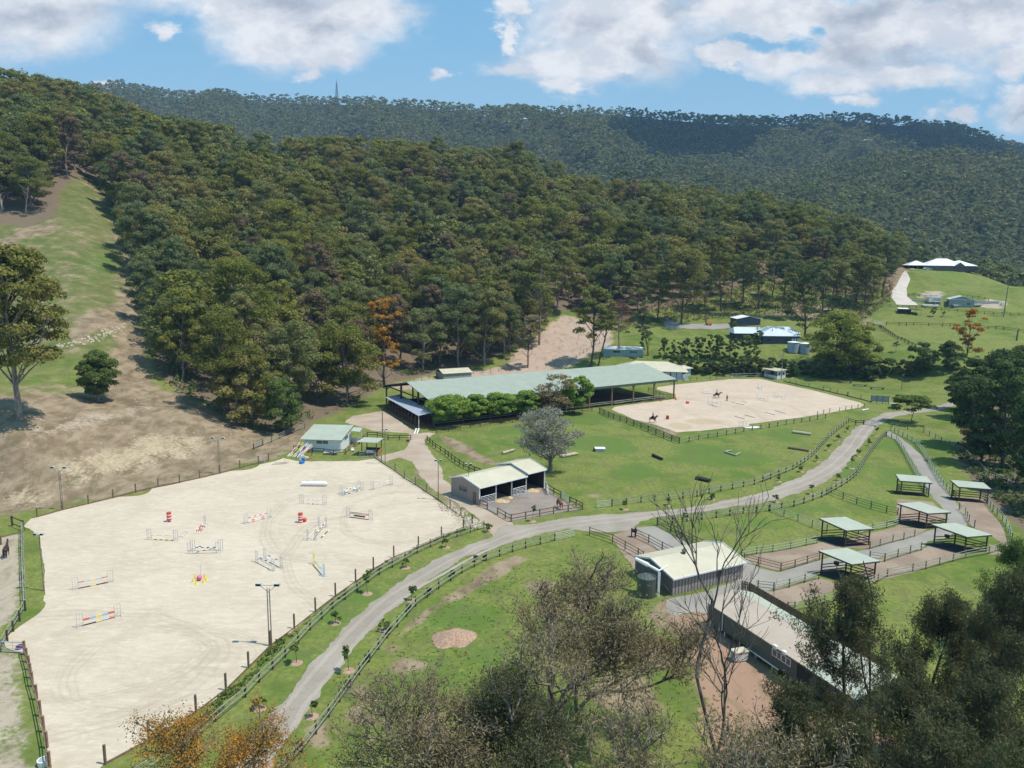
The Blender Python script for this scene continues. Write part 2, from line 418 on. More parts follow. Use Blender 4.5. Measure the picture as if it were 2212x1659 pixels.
# near ground: worn earth beside the big trees and along the drive
for c in ((1395, 1160, 60, 20),): dab('bare', *c, flat=True)
paint('bare', [(880, 1350), (905, 1330), (960, 1290), (1010, 1260), (1060, 1225), (1110, 1200), (1140, 1208), (1060, 1262), (960, 1306), (900, 1352), (860, 1372)], .95, 1.0, flat=True)
for c in ((790, 1500, 34, 30), (770, 1548, 26, 20), (690, 1590, 26, 34), (1240, 1300, 30, 22), (1165, 1270, 40, 22), (845, 1402, 20, 12), (875, 1440, 40, 22), (800, 1600, 30, 24), (920, 1560, 40, 20),
          (800, 1560, 60, 18), (1350, 1500, 90, 50), (1430, 1420, 70, 40), (1300, 1410, 60, 30), (1190, 1330, 40, 20), (1450, 1330, 50, 40), (1060, 1620, 60, 30)):
    dab('bare', *c, .8, flat=True)
paint('mulch', [(1450, 1330), (1520, 1300), (1580, 1340), (1620, 1400), (1700, 1470), (1760, 1560), (1820, 1640), (1850, 1800), (1560, 1800), (1520, 1560), (1490, 1430)], .95, 2.5, flat=True)
for c in ((1330, 1390, 50, 24), (1700, 1620, 120, 60), (1900, 1700, 200, 60), (1880, 1600, 60, 24)): dab('mulch', *c, .9, flat=True)
paint('pale', [(-200, 1240), (0, 1160), (50, 1150), (52, 1290), (40, 1340), (0, 1360), (-300, 1500)], .75, 1.5, flat=True)
paint('pale', [(-200, 1400), (20, 1392), (52, 1420), (72, 1540), (100, 1659), (110, 1720), (-300, 1800)], .6, 1.5, flat=True)
paint('bare', [(1370, 865), (1500, 880), (1470, 958), (1420, 935), (1330, 892)], .6, 2.5, flat=True)
paint('bare', [(940, 936), (975, 945), (1020, 968), (1080, 1003), (1100, 1010), (1040, 1000), (985, 975), (955, 955)], .9, 1.2, flat=True)
paint('bare', [(880, 1030), (960, 1090), (1010, 1140), (1060, 1130), (960, 1040), (900, 990)], .6, 2.0, flat=True)
for c in ((1285, 1070, 14, 5), (1610, 1068, 8, 3), (1510, 900, 70, 12), (640, 938, 60, 14), (600, 960, 60, 14)): dab('bare', *c, .8, flat=True)
for c in ((1300, 960, 90, 22), (1370, 1020, 60, 20), (1260, 905, 70, 16), (1540, 985, 120, 26), (1700, 940, 60, 14), (1830, 1010, 50, 26), (1930, 1030, 60, 30), (1740, 1100, 80, 16), (1960, 960, 80, 18), (1100, 930, 60, 14),
          (1880, 1090, 60, 12), (1650, 1130, 60, 14), (980, 1330, 120, 30), (930, 1460, 110, 40), (1060, 1420, 60, 40), (720, 1330, 60, 40), (640, 1420, 60, 40), (780, 1290, 60, 24), (2060, 960, 60, 20), (2010, 1040, 50, 20)): dab('lush', *c, .9, flat=True, soft=5)
# creek bed and shade ground on the right
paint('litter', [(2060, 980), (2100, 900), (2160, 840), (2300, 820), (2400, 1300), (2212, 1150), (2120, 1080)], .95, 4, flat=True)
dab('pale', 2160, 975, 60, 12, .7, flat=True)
# pasture tint on the far hill
paint('lush', [(1980, 590), (2100, 578), (2150, 590), (2120, 620), (2000, 620)], .5, 10)
paint('litter', [(160, 384), (215, 392), (240, 438), (272, 500), (290, 560), (292, 640), (302, 690), (322, 740), (335, 800), (385, 850), (440, 872), (500, 905), (560, 932), (640, 938), (700, 905), (830, 838), (860, 826), (940, 806), (1040, 786), (1085, 762), (1118, 742), (1160, 712), (1200, 670), (1240, 674), (1290, 690), (1330, 700), (1420, 668), (1480, 655), (1540, 640), (1640, 600), (1700, 615), (1840, 640), (1880, 640), (1935, 590), (1950, 560), (1950, 380), (1400, 300), (900, 200), (100, 130), (100, 380)], .93, 5)
paint('litter', [(-300, 470), (0, 486), (60, 492), (122, 468), (132, 410), (160, 384), (160, 130), (-600, 130)], .93, 4)
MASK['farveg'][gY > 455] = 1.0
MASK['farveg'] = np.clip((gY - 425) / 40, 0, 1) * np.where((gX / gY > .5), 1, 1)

# ---------------------------------------------------------------- ground material
def ground_material():
    m, nt = new_mat('ground_grass_and_earth')
    P = pos(nt)
    at1 = N(nt, 'ShaderNodeAttribute', attribute_name='maskA'); at2 = N(nt, 'ShaderNodeAttribute', attribute_name='maskB'); at3 = N(nt, 'ShaderNodeAttribute', attribute_name='maskC')
    s1 = nt.nodes.new('ShaderNodeSeparateColor'); L(nt, at1.outputs['Color'], s1.inputs[0])
    s2 = nt.nodes.new('ShaderNodeSeparateColor'); L(nt, at2.outputs['Color'], s2.inputs[0])
    s3 = nt.nodes.new('ShaderNodeSeparateColor'); L(nt, at3.outputs['Color'], s3.inputs[0])
    n_big = noise(nt, P, .035, 4, .6); n_mid = noise(nt, P, .22, 5, .65); n_fine = noise(nt, P, 1.6, 5, .7); n_vf = noise(nt, P, 7.0, 3, .7)
    streak = noise(nt, scaled(nt, P, (1, .45, 1)), .5, 4, .6, .6)
    dry = ss(nt, mth(nt, 'ADD', mth(nt, 'MULTIPLY', n_mid, .6), mth(nt, 'MULTIPLY', n_big, .5)), .41, .60)
    g = mixc(nt, dry, (.095, .165, .022), (.215, .235, .062))
    g = mixc(nt, ss(nt, n_fine, .35, .75), g, (.105, .135, .036))
    sp_ = nt.nodes.new('ShaderNodeSeparateXYZ'); L(nt, P, sp_.inputs[0])
    hill = mth(nt, 'MULTIPLY', ss(nt, sp_.outputs[2], 9, 20), mth(nt, 'SUBTRACT', 1, ss(nt, sp_.outputs[0], -60, -10)))
    g = mixc(nt, mth(nt, 'MULTIPLY', hill, .62), g, mixc(nt, ss(nt, n_mid, .35, .65), (.085, .105, .032), (.175, .15, .075)))
    def edge(ch, amp=.75):
        v = mth(nt, 'ADD', ch, mth(nt, 'MULTIPLY', mth(nt, 'SUBTRACT', mth(nt, 'ADD', mth(nt, 'MULTIPLY', n_fine, .5), mth(nt, 'MULTIPLY', n_mid, .5)), .5), amp * 2))
        mul = mth(nt, 'MULTIPLY', v, ss(nt, ch, 0.0, .12))
        return ss(nt, mul, .38, .62)
    lush = edge(s1.outputs[2], .9)
    g = mixc(nt, mth(nt, 'MULTIPLY', lush, .8), g, mixc(nt, n_fine, (.075, .145, .026), (.125, .19, .042)))
    bare = edge(s1.outputs[0], .9)
    bc = mixc(nt, ss(nt, mth(nt, 'ADD', mth(nt, 'MULTIPLY', n_mid, .6), mth(nt, 'MULTIPLY', streak, .4)), .36, .64), (.18, .125, .082), (.335, .255, .175))
    bc = mixc(nt, ss(nt, n_fine, .5, .72), bc, (.225, .205, .10))
    g = mixc(nt, bare, g, bc)
    pale = edge(s1.outputs[1], .8)
    g = mixc(nt, pale, g, mixc(nt, n_fine, (.35, .28, .205), (.47, .40, .32)))
    rock = edge(s3.outputs[1], 1.0)
    rv = N(nt, 'ShaderNodeTexVoronoi', i_Scale=1.7); L(nt, P, rv.inputs['Vector'])
    g = mixc(nt, rock, g, mixc(nt, rv.outputs['Distance'], (.50, .41, .28), (.33, .25, .16)))
    lit = edge(s2.outputs[0], .5)
    g = mixc(nt, lit, g, mixc(nt, n_fine, (.13, .095, .065), (.22, .165, .12)))
    pk = edge(s2.outputs[1], .7)
    g = mixc(nt, pk, g, mixc(nt, n_mid, (.38, .275, .21), (.49, .375, .295)))
    mu = edge(s2.outputs[2], .9)
    g = mixc(nt, mu, g, mixc(nt, n_vf, (.28, .165, .11), (.42, .28, .20)))
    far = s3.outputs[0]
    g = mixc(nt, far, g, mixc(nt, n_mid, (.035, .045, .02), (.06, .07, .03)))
    g = mixc(nt, mth(nt, 'MULTIPLY', mth(nt, 'SUBTRACT', 1, ss(nt, streak, .30, .55)), .45), g, (.13, .12, .06))
    g = mixc(nt, mth(nt, 'MULTIPLY', ss(nt, n_vf, .5, .8), .40), g, (.06, .075, .025))
    bmp = mth(nt, 'ADD', mth(nt, 'MULTIPLY', n_fine, .6), mth(nt, 'MULTIPLY', n_vf, .4))
    finish(nt, g, .95, bmp, .55, .25, .1)
    return m
M_GROUND = ground_material()
ny, nx = gX.shape
idx = np.arange(ny * nx).reshape(ny, nx)
F = np.stack([idx[:-1, :-1], idx[:-1, 1:], idx[1:, 1:], idx[1:, :-1]], -1).reshape(-1, 4)
mk = lambda a, b, c: np.stack([MASK[a].ravel(), MASK[b].ravel(), MASK[c].ravel()], 1)
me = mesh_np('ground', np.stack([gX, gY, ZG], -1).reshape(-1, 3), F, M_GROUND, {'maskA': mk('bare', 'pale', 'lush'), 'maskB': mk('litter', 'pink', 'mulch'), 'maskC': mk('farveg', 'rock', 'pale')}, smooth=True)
tag(link('ground', me), kind='structure')
# ---------------------------------------------------------------- flat sheets: arenas, drive, lanes, yards
def mat_sand(name, c1, c2, c3, rings=(), fine=2.2, damp=()):
    m, nt = new_mat(name); P = pos(nt)
    st = noise(nt, scaled(nt, P, (.6, 1.3, 1)), .8, 6, .68, .7)
    bg = noise(nt, P, .09, 4, .6, .8); fn = noise(nt, P, fine, 5, .72); sp = noise(nt, scaled(nt, P, (.55, 1.8, 1)), 1.3, 4, .65, .4)
    c = mixc(nt, ss(nt, mth(nt, 'ADD', mth(nt, 'MULTIPLY', st, .6), mth(nt, 'MULTIPLY', bg, .5)), .36, .72), c1, c2)
    c = mixc(nt, mth(nt, 'MULTIPLY', ss(nt, sp, .5, .72), .6), c, c3)
    c = mixc(nt, mth(nt, 'MULTIPLY', ss(nt, fn, .5, .8), .35), c, tuple(v * .72 for v in c2))
    for (x, y, rx, ry, w, amt) in rings:
        a = nt.nodes.new('ShaderNodeVectorMath'); a.operation = 'SUBTRACT'; L(nt, P, a.inputs[0]); a.inputs[1].default_value = (x, y, 0)
        b = scaled(nt, a.outputs[0], (1 / rx, 1 / ry, 0))
        nw = nt.nodes.new('ShaderNodeTexNoise'); nw.inputs['Scale'].default_value = .8; L(nt, b, nw.inputs['Vector'])
        ad = nt.nodes.new('ShaderNodeVectorMath'); ad.operation = 'MULTIPLY_ADD'; L(nt, nw.outputs['Color'], ad.inputs[0]); ad.inputs[1].default_value = (.5, .5, 0); L(nt, b, ad.inputs[2])
        l = nt.nodes.new('ShaderNodeVectorMath'); l.operation = 'LENGTH'; L(nt, ad.outputs[0], l.inputs[0])
        dd = mth(nt, 'ABSOLUTE', mth(nt, 'SUBTRACT', l.outputs['Value'], 1.15))
        fl = mth(nt, 'MULTIPLY', mth(nt, 'SINE', mth(nt, 'MULTIPLY', l.outputs['Value'], 60)), .03)
        rr = mth(nt, 'SUBTRACT', 1, ss(nt, mth(nt, 'ADD', dd, fl), w * .3, w), clamp=True)
        ln_ = mth(nt, 'MULTIPLY', ss(nt, mth(nt, 'SINE', mth(nt, 'MULTIPLY', l.outputs['Value'], 46 / w * .35)), .1, .95), .55)
        c = mixc(nt, mth(nt, 'MULTIPLY', rr, mth(nt, 'MULTIPLY', mth(nt, 'ADD', mth(nt, 'MULTIPLY', ss(nt, st, .3, .6), .5), ln_), amt)), c, tuple(v * .80 for v in c2))
    for (x, y, rx, ry) in damp:
        a = nt.nodes.new('ShaderNodeVectorMath'); a.operation = 'SUBTRACT'; L(nt, P, a.inputs[0]); a.inputs[1].default_value = (x, y, 0)
        b = scaled(nt, a.outputs[0], (1 / rx, 1 / ry, 0))
        l = nt.nodes.new('ShaderNodeVectorMath'); l.operation = 'LENGTH'; L(nt, b, l.inputs[0])
        rr = mth(nt, 'SUBTRACT', 1, ss(nt, mth(nt, 'ADD', l.outputs['Value'], mth(nt, 'MULTIPLY', st, .5)), 1.0, 1.3), clamp=True)
        c = mixc(nt, mth(nt, 'MULTIPLY', rr, .7), c, (.42, .33, .20))
    finish(nt, c, .95, fn, .5, .12, .1); return m
def mat_gravel(name, c1, c2, edgecol=None, sc=3.0):
    m, nt = new_mat(name); P = pos(nt)
    a = noise(nt, P, .16, 4, .6); b = noise(nt, P, sc, 5, .75); s = noise(nt, P, 1.0, 3, .6)
    c = mixc(nt, ss(nt, a, .35, .65), c1, c2)
    c = mixc(nt, mth(nt, 'MULTIPLY', ss(nt, b, .48, .75), .45), c, tuple(v * .62 for v in c1))
    if edgecol: c = mixc(nt, mth(nt, 'MULTIPLY', ss(nt, s, .55, .75), .6), c, edgecol)
    finish(nt, c, .95, b, .5, .06, .1); return m
def sheet(name, polys, mat, z, jit=.22, step=.45, seed=1, world=False):
    rnd = random.Random(seed); bm = bmesh.new()
    for poly in polys:
        w = poly if world else [tuple(at(x, y, z=0.0))[:2] for x, y in poly]
        pts = []
        for i in range(len(w)):
            a, b = w[i], w[(i + 1) % len(w)]; l = math.hypot(b[0] - a[0], b[1] - a[1]); k = max(1, int(l / step))
            nx_, ny_ = -(b[1] - a[1]) / (l + 1e-6), (b[0] - a[0]) / (l + 1e-6)
            for j in range(k):
                t = j / k; x = a[0] + (b[0] - a[0]) * t; y = a[1] + (b[1] - a[1]) * t
                e = jit * ((float(fbm(x / 2.2, y / 2.2, 3, seed)) - .5) * 3 + rnd.uniform(-.3, .3))
                pts.append((x + nx_ * e, y + ny_ * e))
        f = bm.faces.new([bm.verts.new((x, y, z)) for x, y in pts])
        if f.normal.z < 0: f.normal_flip()
    bmesh.ops.triangulate(bm, faces=bm.faces[:])
    bmesh.ops.recalc_face_normals(bm, faces=bm.faces[:])
    me = bpy.data.meshes.new(name); bm.to_mesh(me); bm.free(); me.materials.append(mat)
    for p in me.polygons:
        if p.normal.z < 0: p.flip()
    return tag(link(name, me), kind='structure')
AR1 = [(52, 1138), (66, 1122), (80, 1117), (136, 1103), (191, 1089), (244, 1076), (293, 1064), (388, 1044), (475, 1023), (518, 1011), (594, 997), (612, 990), (640, 996), (669, 997), (774, 996), (808, 991), (831, 1003), (889, 1041),
       (921, 1065), (970, 1097), (994, 1116), (1000, 1138), (953, 1162), (902, 1185), (846, 1213), (806, 1229), (768, 1258), (725, 1287), (682, 1322), (637, 1358), (584, 1396), (540, 1436), (491, 1490), (440, 1528), (228, 1651), (170, 1700),
       (112, 1700), (107, 1659), (97, 1603), (81, 1522), (62, 1415), (10, 1402), (8, 1385), (30, 1364), (88, 1322), (97, 1305), (94, 1213), (86, 1156)]
def wr(px, py): p = at(px, py, z=0.0); return p.x, p.y
c1 = wr(*T('C0', 760, 760)); c2_ = wr(*T('C0', 1550, 760)); c3_ = wr(*T('B1', 1150, 1080)); c4_ = wr(*T('B0', 500, 1500))
M_SAND1 = mat_sand('pale_arena_sand', (.575, .49, .385), (.48, .395, .295), (.64, .565, .465),
                   rings=[(c1[0], c1[1], 14, 10, .22, .5), (c1[0] + 3, c1[1] + 1, 9, 6, .2, .45), (c2_[0], c2_[1], 8, 6.5, .2, .45), (c3_[0], c3_[1], 13, 15, .13, .5), (c3_[0] + 4, c3_[1], 8, 10, .12, .6), (5, 105, 26, 20, .06, .5)])
sheet('riding_arena', [AR1], M_SAND1, .045, .18, seed=3)
AR2 = TT('E3', [(-150, 640), (40, 614), (350, 577), (690, 527), (690, 470), (430, 400), (440, 372), (700, 335), (1010, 305), (1430, 262), (1870, 255)]) + TT('B3', [(110, 38), (300, 78), (500, 122), (700, 172), (895, 225), (925, 243), (900, 262), (620, 310), (400, 345), (0, 397)]) + \
      TT('E3', [(1700, 900), (1400, 925), (1000, 968), (700, 985), (600, 945), (400, 880), (120, 810), (0, 755), (-180, 680)])
d1 = wr(*T('E3', 750, 900)); d2 = wr(*T('E3', 1080, 840)); d3 = wr(*T('E3', 900, 700))
M_SAND2 = mat_sand('warm_arena_sand', (.56, .455, .355), (.46, .355, .265), (.62, .53, .44), rings=[(d3[0], d3[1], 20, 22, .1, .6), (d3[0] + 18, d3[1] + 6, 14, 18, .1, .5)],
                   damp=[(d1[0], d1[1], 3.2, 4.5), (d2[0], d2[1], 5.5, 3.6)])
sheet('riding_arena', [AR2], M_SAND2, .045, .15, seed=5)
RU = TT('C0', [(1700, 2000)]) + TT('C1', [(-180, 1600), (0, 1400), (200, 1185), (400, 960), (560, 760), (700, 600), (840, 460), (980, 320), (1200, 160), (1450, 0)]) + TT('B1', [(1600, 1430), (1780, 1360), (1940, 1305), (1990, 1240)]) + \
     TT('B2', [(50, 1200), (110, 1212), (300, 1190), (600, 1140), (900, 1120), (1200, 1098), (1450, 1078), (1600, 1055), (1800, 1010), (2000, 972), (2180, 940)]) + TT('B3', [(210, 903), (400, 830), (600, 695), (740, 560), (850, 430), (950, 370), (1080, 310), (1220, 288), (1460, 268), (1540, 240), (1700, 200)])
RD = TT('B3', [(1720, 225), (1520, 290), (1300, 312), (1170, 340), (1050, 400), (1000, 450), (940, 520), (860, 625), (760, 760), (600, 870), (400, 955), (220, 1000)]) + TT('B2', [(2200, 1012), (2000, 1043), (1700, 1090), (1500, 1115), (1270, 1140), (1140, 1180), (1060, 1232), (1000, 1260), (860, 1270), (720, 1262), (560, 1240), (430, 1260), (200, 1310), (0, 1380)]) + \
     TT('B1', [(1900, 1400), (1700, 1480)]) + TT('C1', [(1680, 10), (1480, 120), (1300, 250), (1180, 360), (990, 530), (860, 680), (710, 860), (620, 980), (480, 1160), (400, 1260), (250, 1480), (140, 1620), (100, 1800)])
M_ROAD = mat_gravel('grey_gravel_drive', (.285, .245, .20), (.345, .30, .25), (.38, .32, .25))
sheet('road', [RU + RD], M_ROAD, .02, .34, seed=7)
M_TRACK = mat_gravel('brown_dirt_track', (.37, .285, .215), (.45, .365, .285), (.32, .25, .185))
TRK = TT('B1', [(1960, 1320), (1900, 1200), (1700, 1050), (1520, 945), (1430, 880), (1350, 790), (1310, 700), (1200, 660), (1090, 700), (1020, 660), (1100, 640), (1250, 600), (1290, 520), (1270, 470), (1000, 450), (870, 415), (760, 380), (830, 330), (1000, 300), (1090, 290), (1300, 440), (1350, 470), (1440, 462), (1500, 470), (1440, 500), (1400, 510), (1410, 560), (1460, 640), (1540, 740), (1550, 840), (1640, 900), (1660, 960), (1700, 980), (1850, 1050), (1990, 1130), (2120, 1195), (2140, 1240), (2060, 1300)])
sheet('path', [TRK], M_TRACK, .014, .3, seed=9)
M_YARD = mat_gravel('grey_dirt_yard', (.23, .19, .165), (.30, .25, .215), (.34, .26, .185))
sheet('yard', [TT('E2', [(560, 970), (560, 870), (600, 700), (1560, 520), (1640, 700), (1860, 860), (2000, 920), (2180, 1040), (1060, 1240)])], M_YARD, .012, .08, seed=11)
M_LANE = mat_gravel('blue_grey_gravel_lane', (.265, .245, .215), (.32, .295, .26), (.33, .29, .24))
LANE = TT('B3', [(1095, 478), (1130, 452), (1210, 500), (1310, 575), (1400, 660), (1500, 800), (1590, 935), (1690, 1060), (1760, 1205), (1560, 1320), (1440, 1340), (1380, 1400), (970, 1485), (640, 1575), (450, 1640), (240, 1700), (60, 1770), (-60, 1790), (-120, 1560), (-10, 1490), (90, 1560), (240, 1588), (560, 1490), (960, 1400), (1320, 1303), (1490, 1240), (1610, 1160), (1560, 1070), (1480, 990), (1400, 830), (1290, 650), (1180, 520)])
sheet('lane', [LANE], M_LANE, .016, .12, seed=13)
M_PAD = mat_gravel('brown_sand_pad', (.25, .185, .14), (.335, .26, .195), (.20, .15, .11))
PADS = [TT('B3', [(-30, 1475), (60, 1445), (450, 1380), (640, 1330), (760, 1400), (640, 1440), (560, 1478), (240, 1578), (90, 1545)]), TT('B3', [(860, 1300), (1180, 1225), (1440, 1240), (1320, 1298), (960, 1395), (800, 1390), (700, 1340)]),
        TT('B3', [(1190, 1000), (1230, 1000), (1470, 1020), (1540, 1080), (1600, 1160), (1300, 1220), (1190, 1225)]), TT('B3', [(940, 1495), (1390, 1405), (1500, 1340), (1850, 1400), (1650, 1478), (1310, 1588), (1000, 1660), (900, 1600)]),
        TT('B3', [(1690, 1090), (1720, 1060), (1640, 980), (1880, 990), (1950, 1110), (2050, 1230), (2085, 1395), (1960, 1300), (1820, 1235), (1770, 1205)]), TT('B3', [(1930, 1360), (2080, 1398), (2110, 1440), (1920, 1445)]), TT('C3', [(110, 245), (450, 165), (560, 130), (760, 190), (690, 225), (310, 362)])]
sheet('dirt_pad', PADS, M_PAD, .010, .1, seed=15)
sheet('gravel_pad', [TT('B2', [(1060, 1236), (1250, 1215), (1400, 1290), (1560, 1375), (1500, 1450), (1300, 1440), (1110, 1240)]), TT('C2', [(1340, 300), (1640, 240), (1900, 150), (1990, 180), (2040, 300), (1700, 420), (1560, 400), (1400, 440), (1340, 400)])], M_LANE, .009, .15, seed=17)
sheet('dirt_pad', [TT('B2', [(880, 1300), (1050, 1240), (1110, 1245), (1290, 1430), (1180, 1500), (1080, 1560)])], M_PAD, .007, .2, seed=19)
# far-side lane beside the judge's box and the creek path
sheet('path', [TT('E3', [(890, 178), (1000, 160), (1300, 178), (1860, 176), (1860, 196), (1300, 192), (1000, 186)]), TT('B3', [(140, 5), (300, 12), (420, 22), (900, 20), (1100, 50), (1300, 75), (1290, 84), (1080, 62), (880, 36), (420, 36), (200, 22)])], M_LANE, .012, .12, seed=21)
# gravel drive climbing to the hill house, draped on the slope
def strip(name, left, right, mat, dz=.12, sub=14):
    A = [at(*p) for p in left]; B = [at(*p) for p in right]; V = []; F = []; nx_ = 9
    rows = []
    for i in range(len(A) - 1):
        for j in range(sub if i < len(A) - 2 else sub + 1):
            t = j / sub; rows.append((A[i].lerp(A[i + 1], t), B[i].lerp(B[i + 1], t)))
    for a, b in rows:
        for k in range(nx_):
            p = a.lerp(b, k / (nx_ - 1)); V.append((p.x, p.y, float(G(p.x, p.y)) + dz))
    for i in range(len(rows) - 1):
        for k in range(nx_ - 1):
            q = i * nx_ + k; F.append((q, q + 1, q + nx_ + 1, q + nx_))
    return tag(link(name, mesh_np(name, V, F, mat, smooth=True)), kind='structure')
M_DRIVE = mat_gravel('pale_gravel_drive', (.50, .44, .39), (.58, .52, .47), (.45, .38, .32), 1.5)
strip('driveway', TT('E6', [(160, 960), (70, 830), (90, 740), (170, 630), (290, 420), (285, 312)]), TT('E6', [(510, 970), (420, 900), (330, 830), (320, 700), (380, 560), (780, 325)]), M_DRIVE, .10)
strip('driveway', TT('A2', [(1310, 1010), (1320, 1040), (1400, 1075), (1500, 1100), (1840, 1095)]), TT('A2', [(1330, 1135), (1345, 1140), (1400, 1143), (1640, 1140), (1850, 1135)]), M_LANE, .12)

# wheel tracks worn into the drive
M_WHEEL = mat_gravel('worn_wheel_track', (.335, .29, .24), (.39, .34, .285), (.34, .29, .24))
CL = TT('C1', [(95, 1600), (300, 1222), (510, 985), (660, 810), (820, 610), (960, 450), (1110, 320), (1310, 190), (1560, 60)]) + TT('B1', [(1760, 1440), (1950, 1370)]) + TT('B2', [(110, 1290), (350, 1225), (650, 1195), (950, 1160), (1250, 1122), (1500, 1096), (1700, 1068), (1900, 1028), (2100, 985)]) + \
     TT('B3', [(100, 968), (300, 918), (480, 855), (650, 775), (770, 665), (860, 560), (925, 450), (1000, 388), (1090, 342), (1220, 305), (1380, 290), (1540, 255)])
_w = np.array([wr(*p) for p in CL]); _d = np.concatenate([[0], np.cumsum(np.hypot(*np.diff(_w, axis=0).T))]); _s = np.arange(0, _d[-1], .7); _c = np.stack([np.interp(_s, _d, _w[:, k]) for k in (0, 1)], 1)
_c = np.stack([np.convolve(np.pad(_c[:, k], 8, 'edge'), np.ones(17) / 17, 'valid') for k in (0, 1)], 1); _t = np.gradient(_c, axis=0); _t /= np.linalg.norm(_t, axis=1, keepdims=True); _n = np.stack([-_t[:, 1], _t[:, 0]], 1)
for o_ in (-.85, .85):
    wv_ = (fbm(_s * .35 + o_, 0 * _s, 3, 5) - .5) * .5; wd_ = .24 + .22 * (fbm(_s * 1.1, 0 * _s + o_, 3, 9) - .4); L0 = _c + _n * (o_ + wv_ - wd_)[:, None]; L1 = _c + _n * (o_ + wv_ + wd_)[:, None]; k_ = len(_c)
    V_ = np.concatenate([np.c_[L0, np.full(k_, .026)], np.c_[L1, np.full(k_, .026)]]); i_ = np.arange(k_ - 1)
    tag(link('road', mesh_np('road', V_, np.stack([i_ + k_, i_, i_ + 1, i_ + k_ + 1], 1), M_WHEEL)), kind='structure')
# ---------------------------------------------------------------- vegetation generators
def leaf_mat(name, cols, tone_lo=.62, tone_hi=1.3, rnd=.5):
    """cols: list of greens mixed by the object's own random number, then by the leaf tone"""
    m, nt = new_mat(name)
    oi = nt.nodes.new('ShaderNodeObjectInfo'); a = N(nt, 'ShaderNodeAttribute', attribute_name='tone'); h = N(nt, 'ShaderNodeAttribute', attribute_name='hue')
    v = mth(nt, 'FRACT', mth(nt, 'ADD', h.outputs['Fac'], mth(nt, 'MULTIPLY', oi.outputs['Random'], rnd)))
    cr = nt.nodes.new('ShaderNodeValToRGB'); cr.color_ramp.interpolation = 'LINEAR'
    n = len(cols)
    while len(cr.color_ramp.elements) < n: cr.color_ramp.elements.new(.5)
    for i, c in enumerate(cols):
        cr.color_ramp.elements[i].position = i / max(1, n - 1); cr.color_ramp.elements[i].color = (*c, 1)
    L(nt, v, cr.inputs[0])
    mr = nt.nodes.new('ShaderNodeMapRange'); L(nt, a.outputs['Fac'], mr.inputs[0]); mr.inputs[3].default_value = tone_lo; mr.inputs[4].default_value = tone_hi
    sc = nt.nodes.new('ShaderNodeVectorMath'); sc.operation = 'SCALE'; L(nt, cr.outputs[0], sc.inputs[0]); L(nt, mr.outputs[0], sc.inputs['Scale'])
    d = nt.nodes.new('ShaderNodeBsdfDiffuse'); L(nt, sc.outputs[0], d.inputs[0])
    t = nt.nodes.new('ShaderNodeBsdfTranslucent'); L(nt, sc.outputs[0], t.inputs[0])
    mx = nt.nodes.new('ShaderNodeMixShader'); mx.inputs[0].default_value = .34; L(nt, d.outputs[0], mx.inputs[1]); L(nt, t.outputs[0], mx.inputs[2])
    o = nt.nodes.new('ShaderNodeOutputMaterial'); L(nt, mx.outputs[0], o.inputs[0]); return m
def bark_mat(name, c1, c2, sc=3.0):
    m, nt = new_mat(name); P = pos(nt)
    n = noise(nt, scaled(nt, P, (1, 1, .3)), sc, 4, .6)
    finish(nt, mixc(nt, ss(nt, n, .38, .66), c1, c2), .95, n, .6, .05, .1); return m
class Geo:
    def __init__(s): s.V = []; s.F = []; s.T = []; s.H = []; s.n = 0
    def add(s, V, F, T=None, H=None):
        V = np.asarray(V, np.float32); F = np.asarray(F, np.int64)
        s.V.append(V); s.F.append(F + s.n); s.T.append(np.full(len(V), .5) if T is None else T); s.H.append(np.zeros(len(V)) if H is None else H); s.n += len(V)
    def mesh(s, name, mat, smooth=False):
        return mesh_np(name, np.concatenate(s.V), np.concatenate(s.F), mat, {'tone': np.concatenate(s.T), 'hue': np.concatenate(s.H)}, smooth=smooth)
def quads(C, Nn, size, asp, rng, tone, droop=0.0, up=0.0):
    """leaf quads: centres C, normals Nn, long axis biased down (droop) or up"""
    n = len(C); r = rng.normal(size=(n, 3)); r[:, 2] += up - droop
    t = r - (r * Nn).sum(1, keepdims=True) * Nn; t /= np.linalg.norm(t, axis=1, keepdims=True) + 1e-9
    b = np.cross(Nn, t); s = size * rng.uniform(.6, 1.4, (n, 1))
    a = t * s * asp * .5; b = b * s * .5
    V = np.stack([C - a - b * .6, C - a * .2 + b * 1.0, C + a + b * .2, C + a * .1 - b * 1.0], 1).reshape(-1, 3)
    F = np.arange(n * 4).reshape(n, 4)
    return V, F, np.repeat(tone, 4)
def unit(v): return v / (np.linalg.norm(v, axis=-1, keepdims=True) + 1e-9)
def blob_crown(rng, centres, radii, per, size, asp=1.5, flat=.75, rand=.55, droop=.3, fill=.25):
    Vs, Fs, Ts = [], [], []; n0 = 0
    for c, r in zip(centres, radii):
        k = max(6, int(per * rng.uniform(.7, 1.3)))
        d = unit(rng.normal(size=(k, 3))); d[:, 2] = np.where(d[:, 2] < -.3, -d[:, 2] * .6, d[:, 2])
        rr = r * np.where(rng.random(k) < fill, rng.uniform(.3, .9, k), rng.uniform(.85, 1.1, k))
        P = c + d * rr[:, None] * np.array([1, 1, flat])
        nn = unit(d * np.array([1, 1, 1 / flat]) + rng.normal(size=(k, 3)) * rand)
        tone = np.clip(rng.uniform(.15, .85) * .55 + rng.random(k) * .45, 0, 1)
        V, F, T_ = quads(P, nn, size, asp, rng, tone, droop)
        Vs.append(V); Fs.append(F + n0); Ts.append(T_); n0 += len(V)
    return np.concatenate(Vs), np.concatenate(Fs), np.concatenate(Ts)
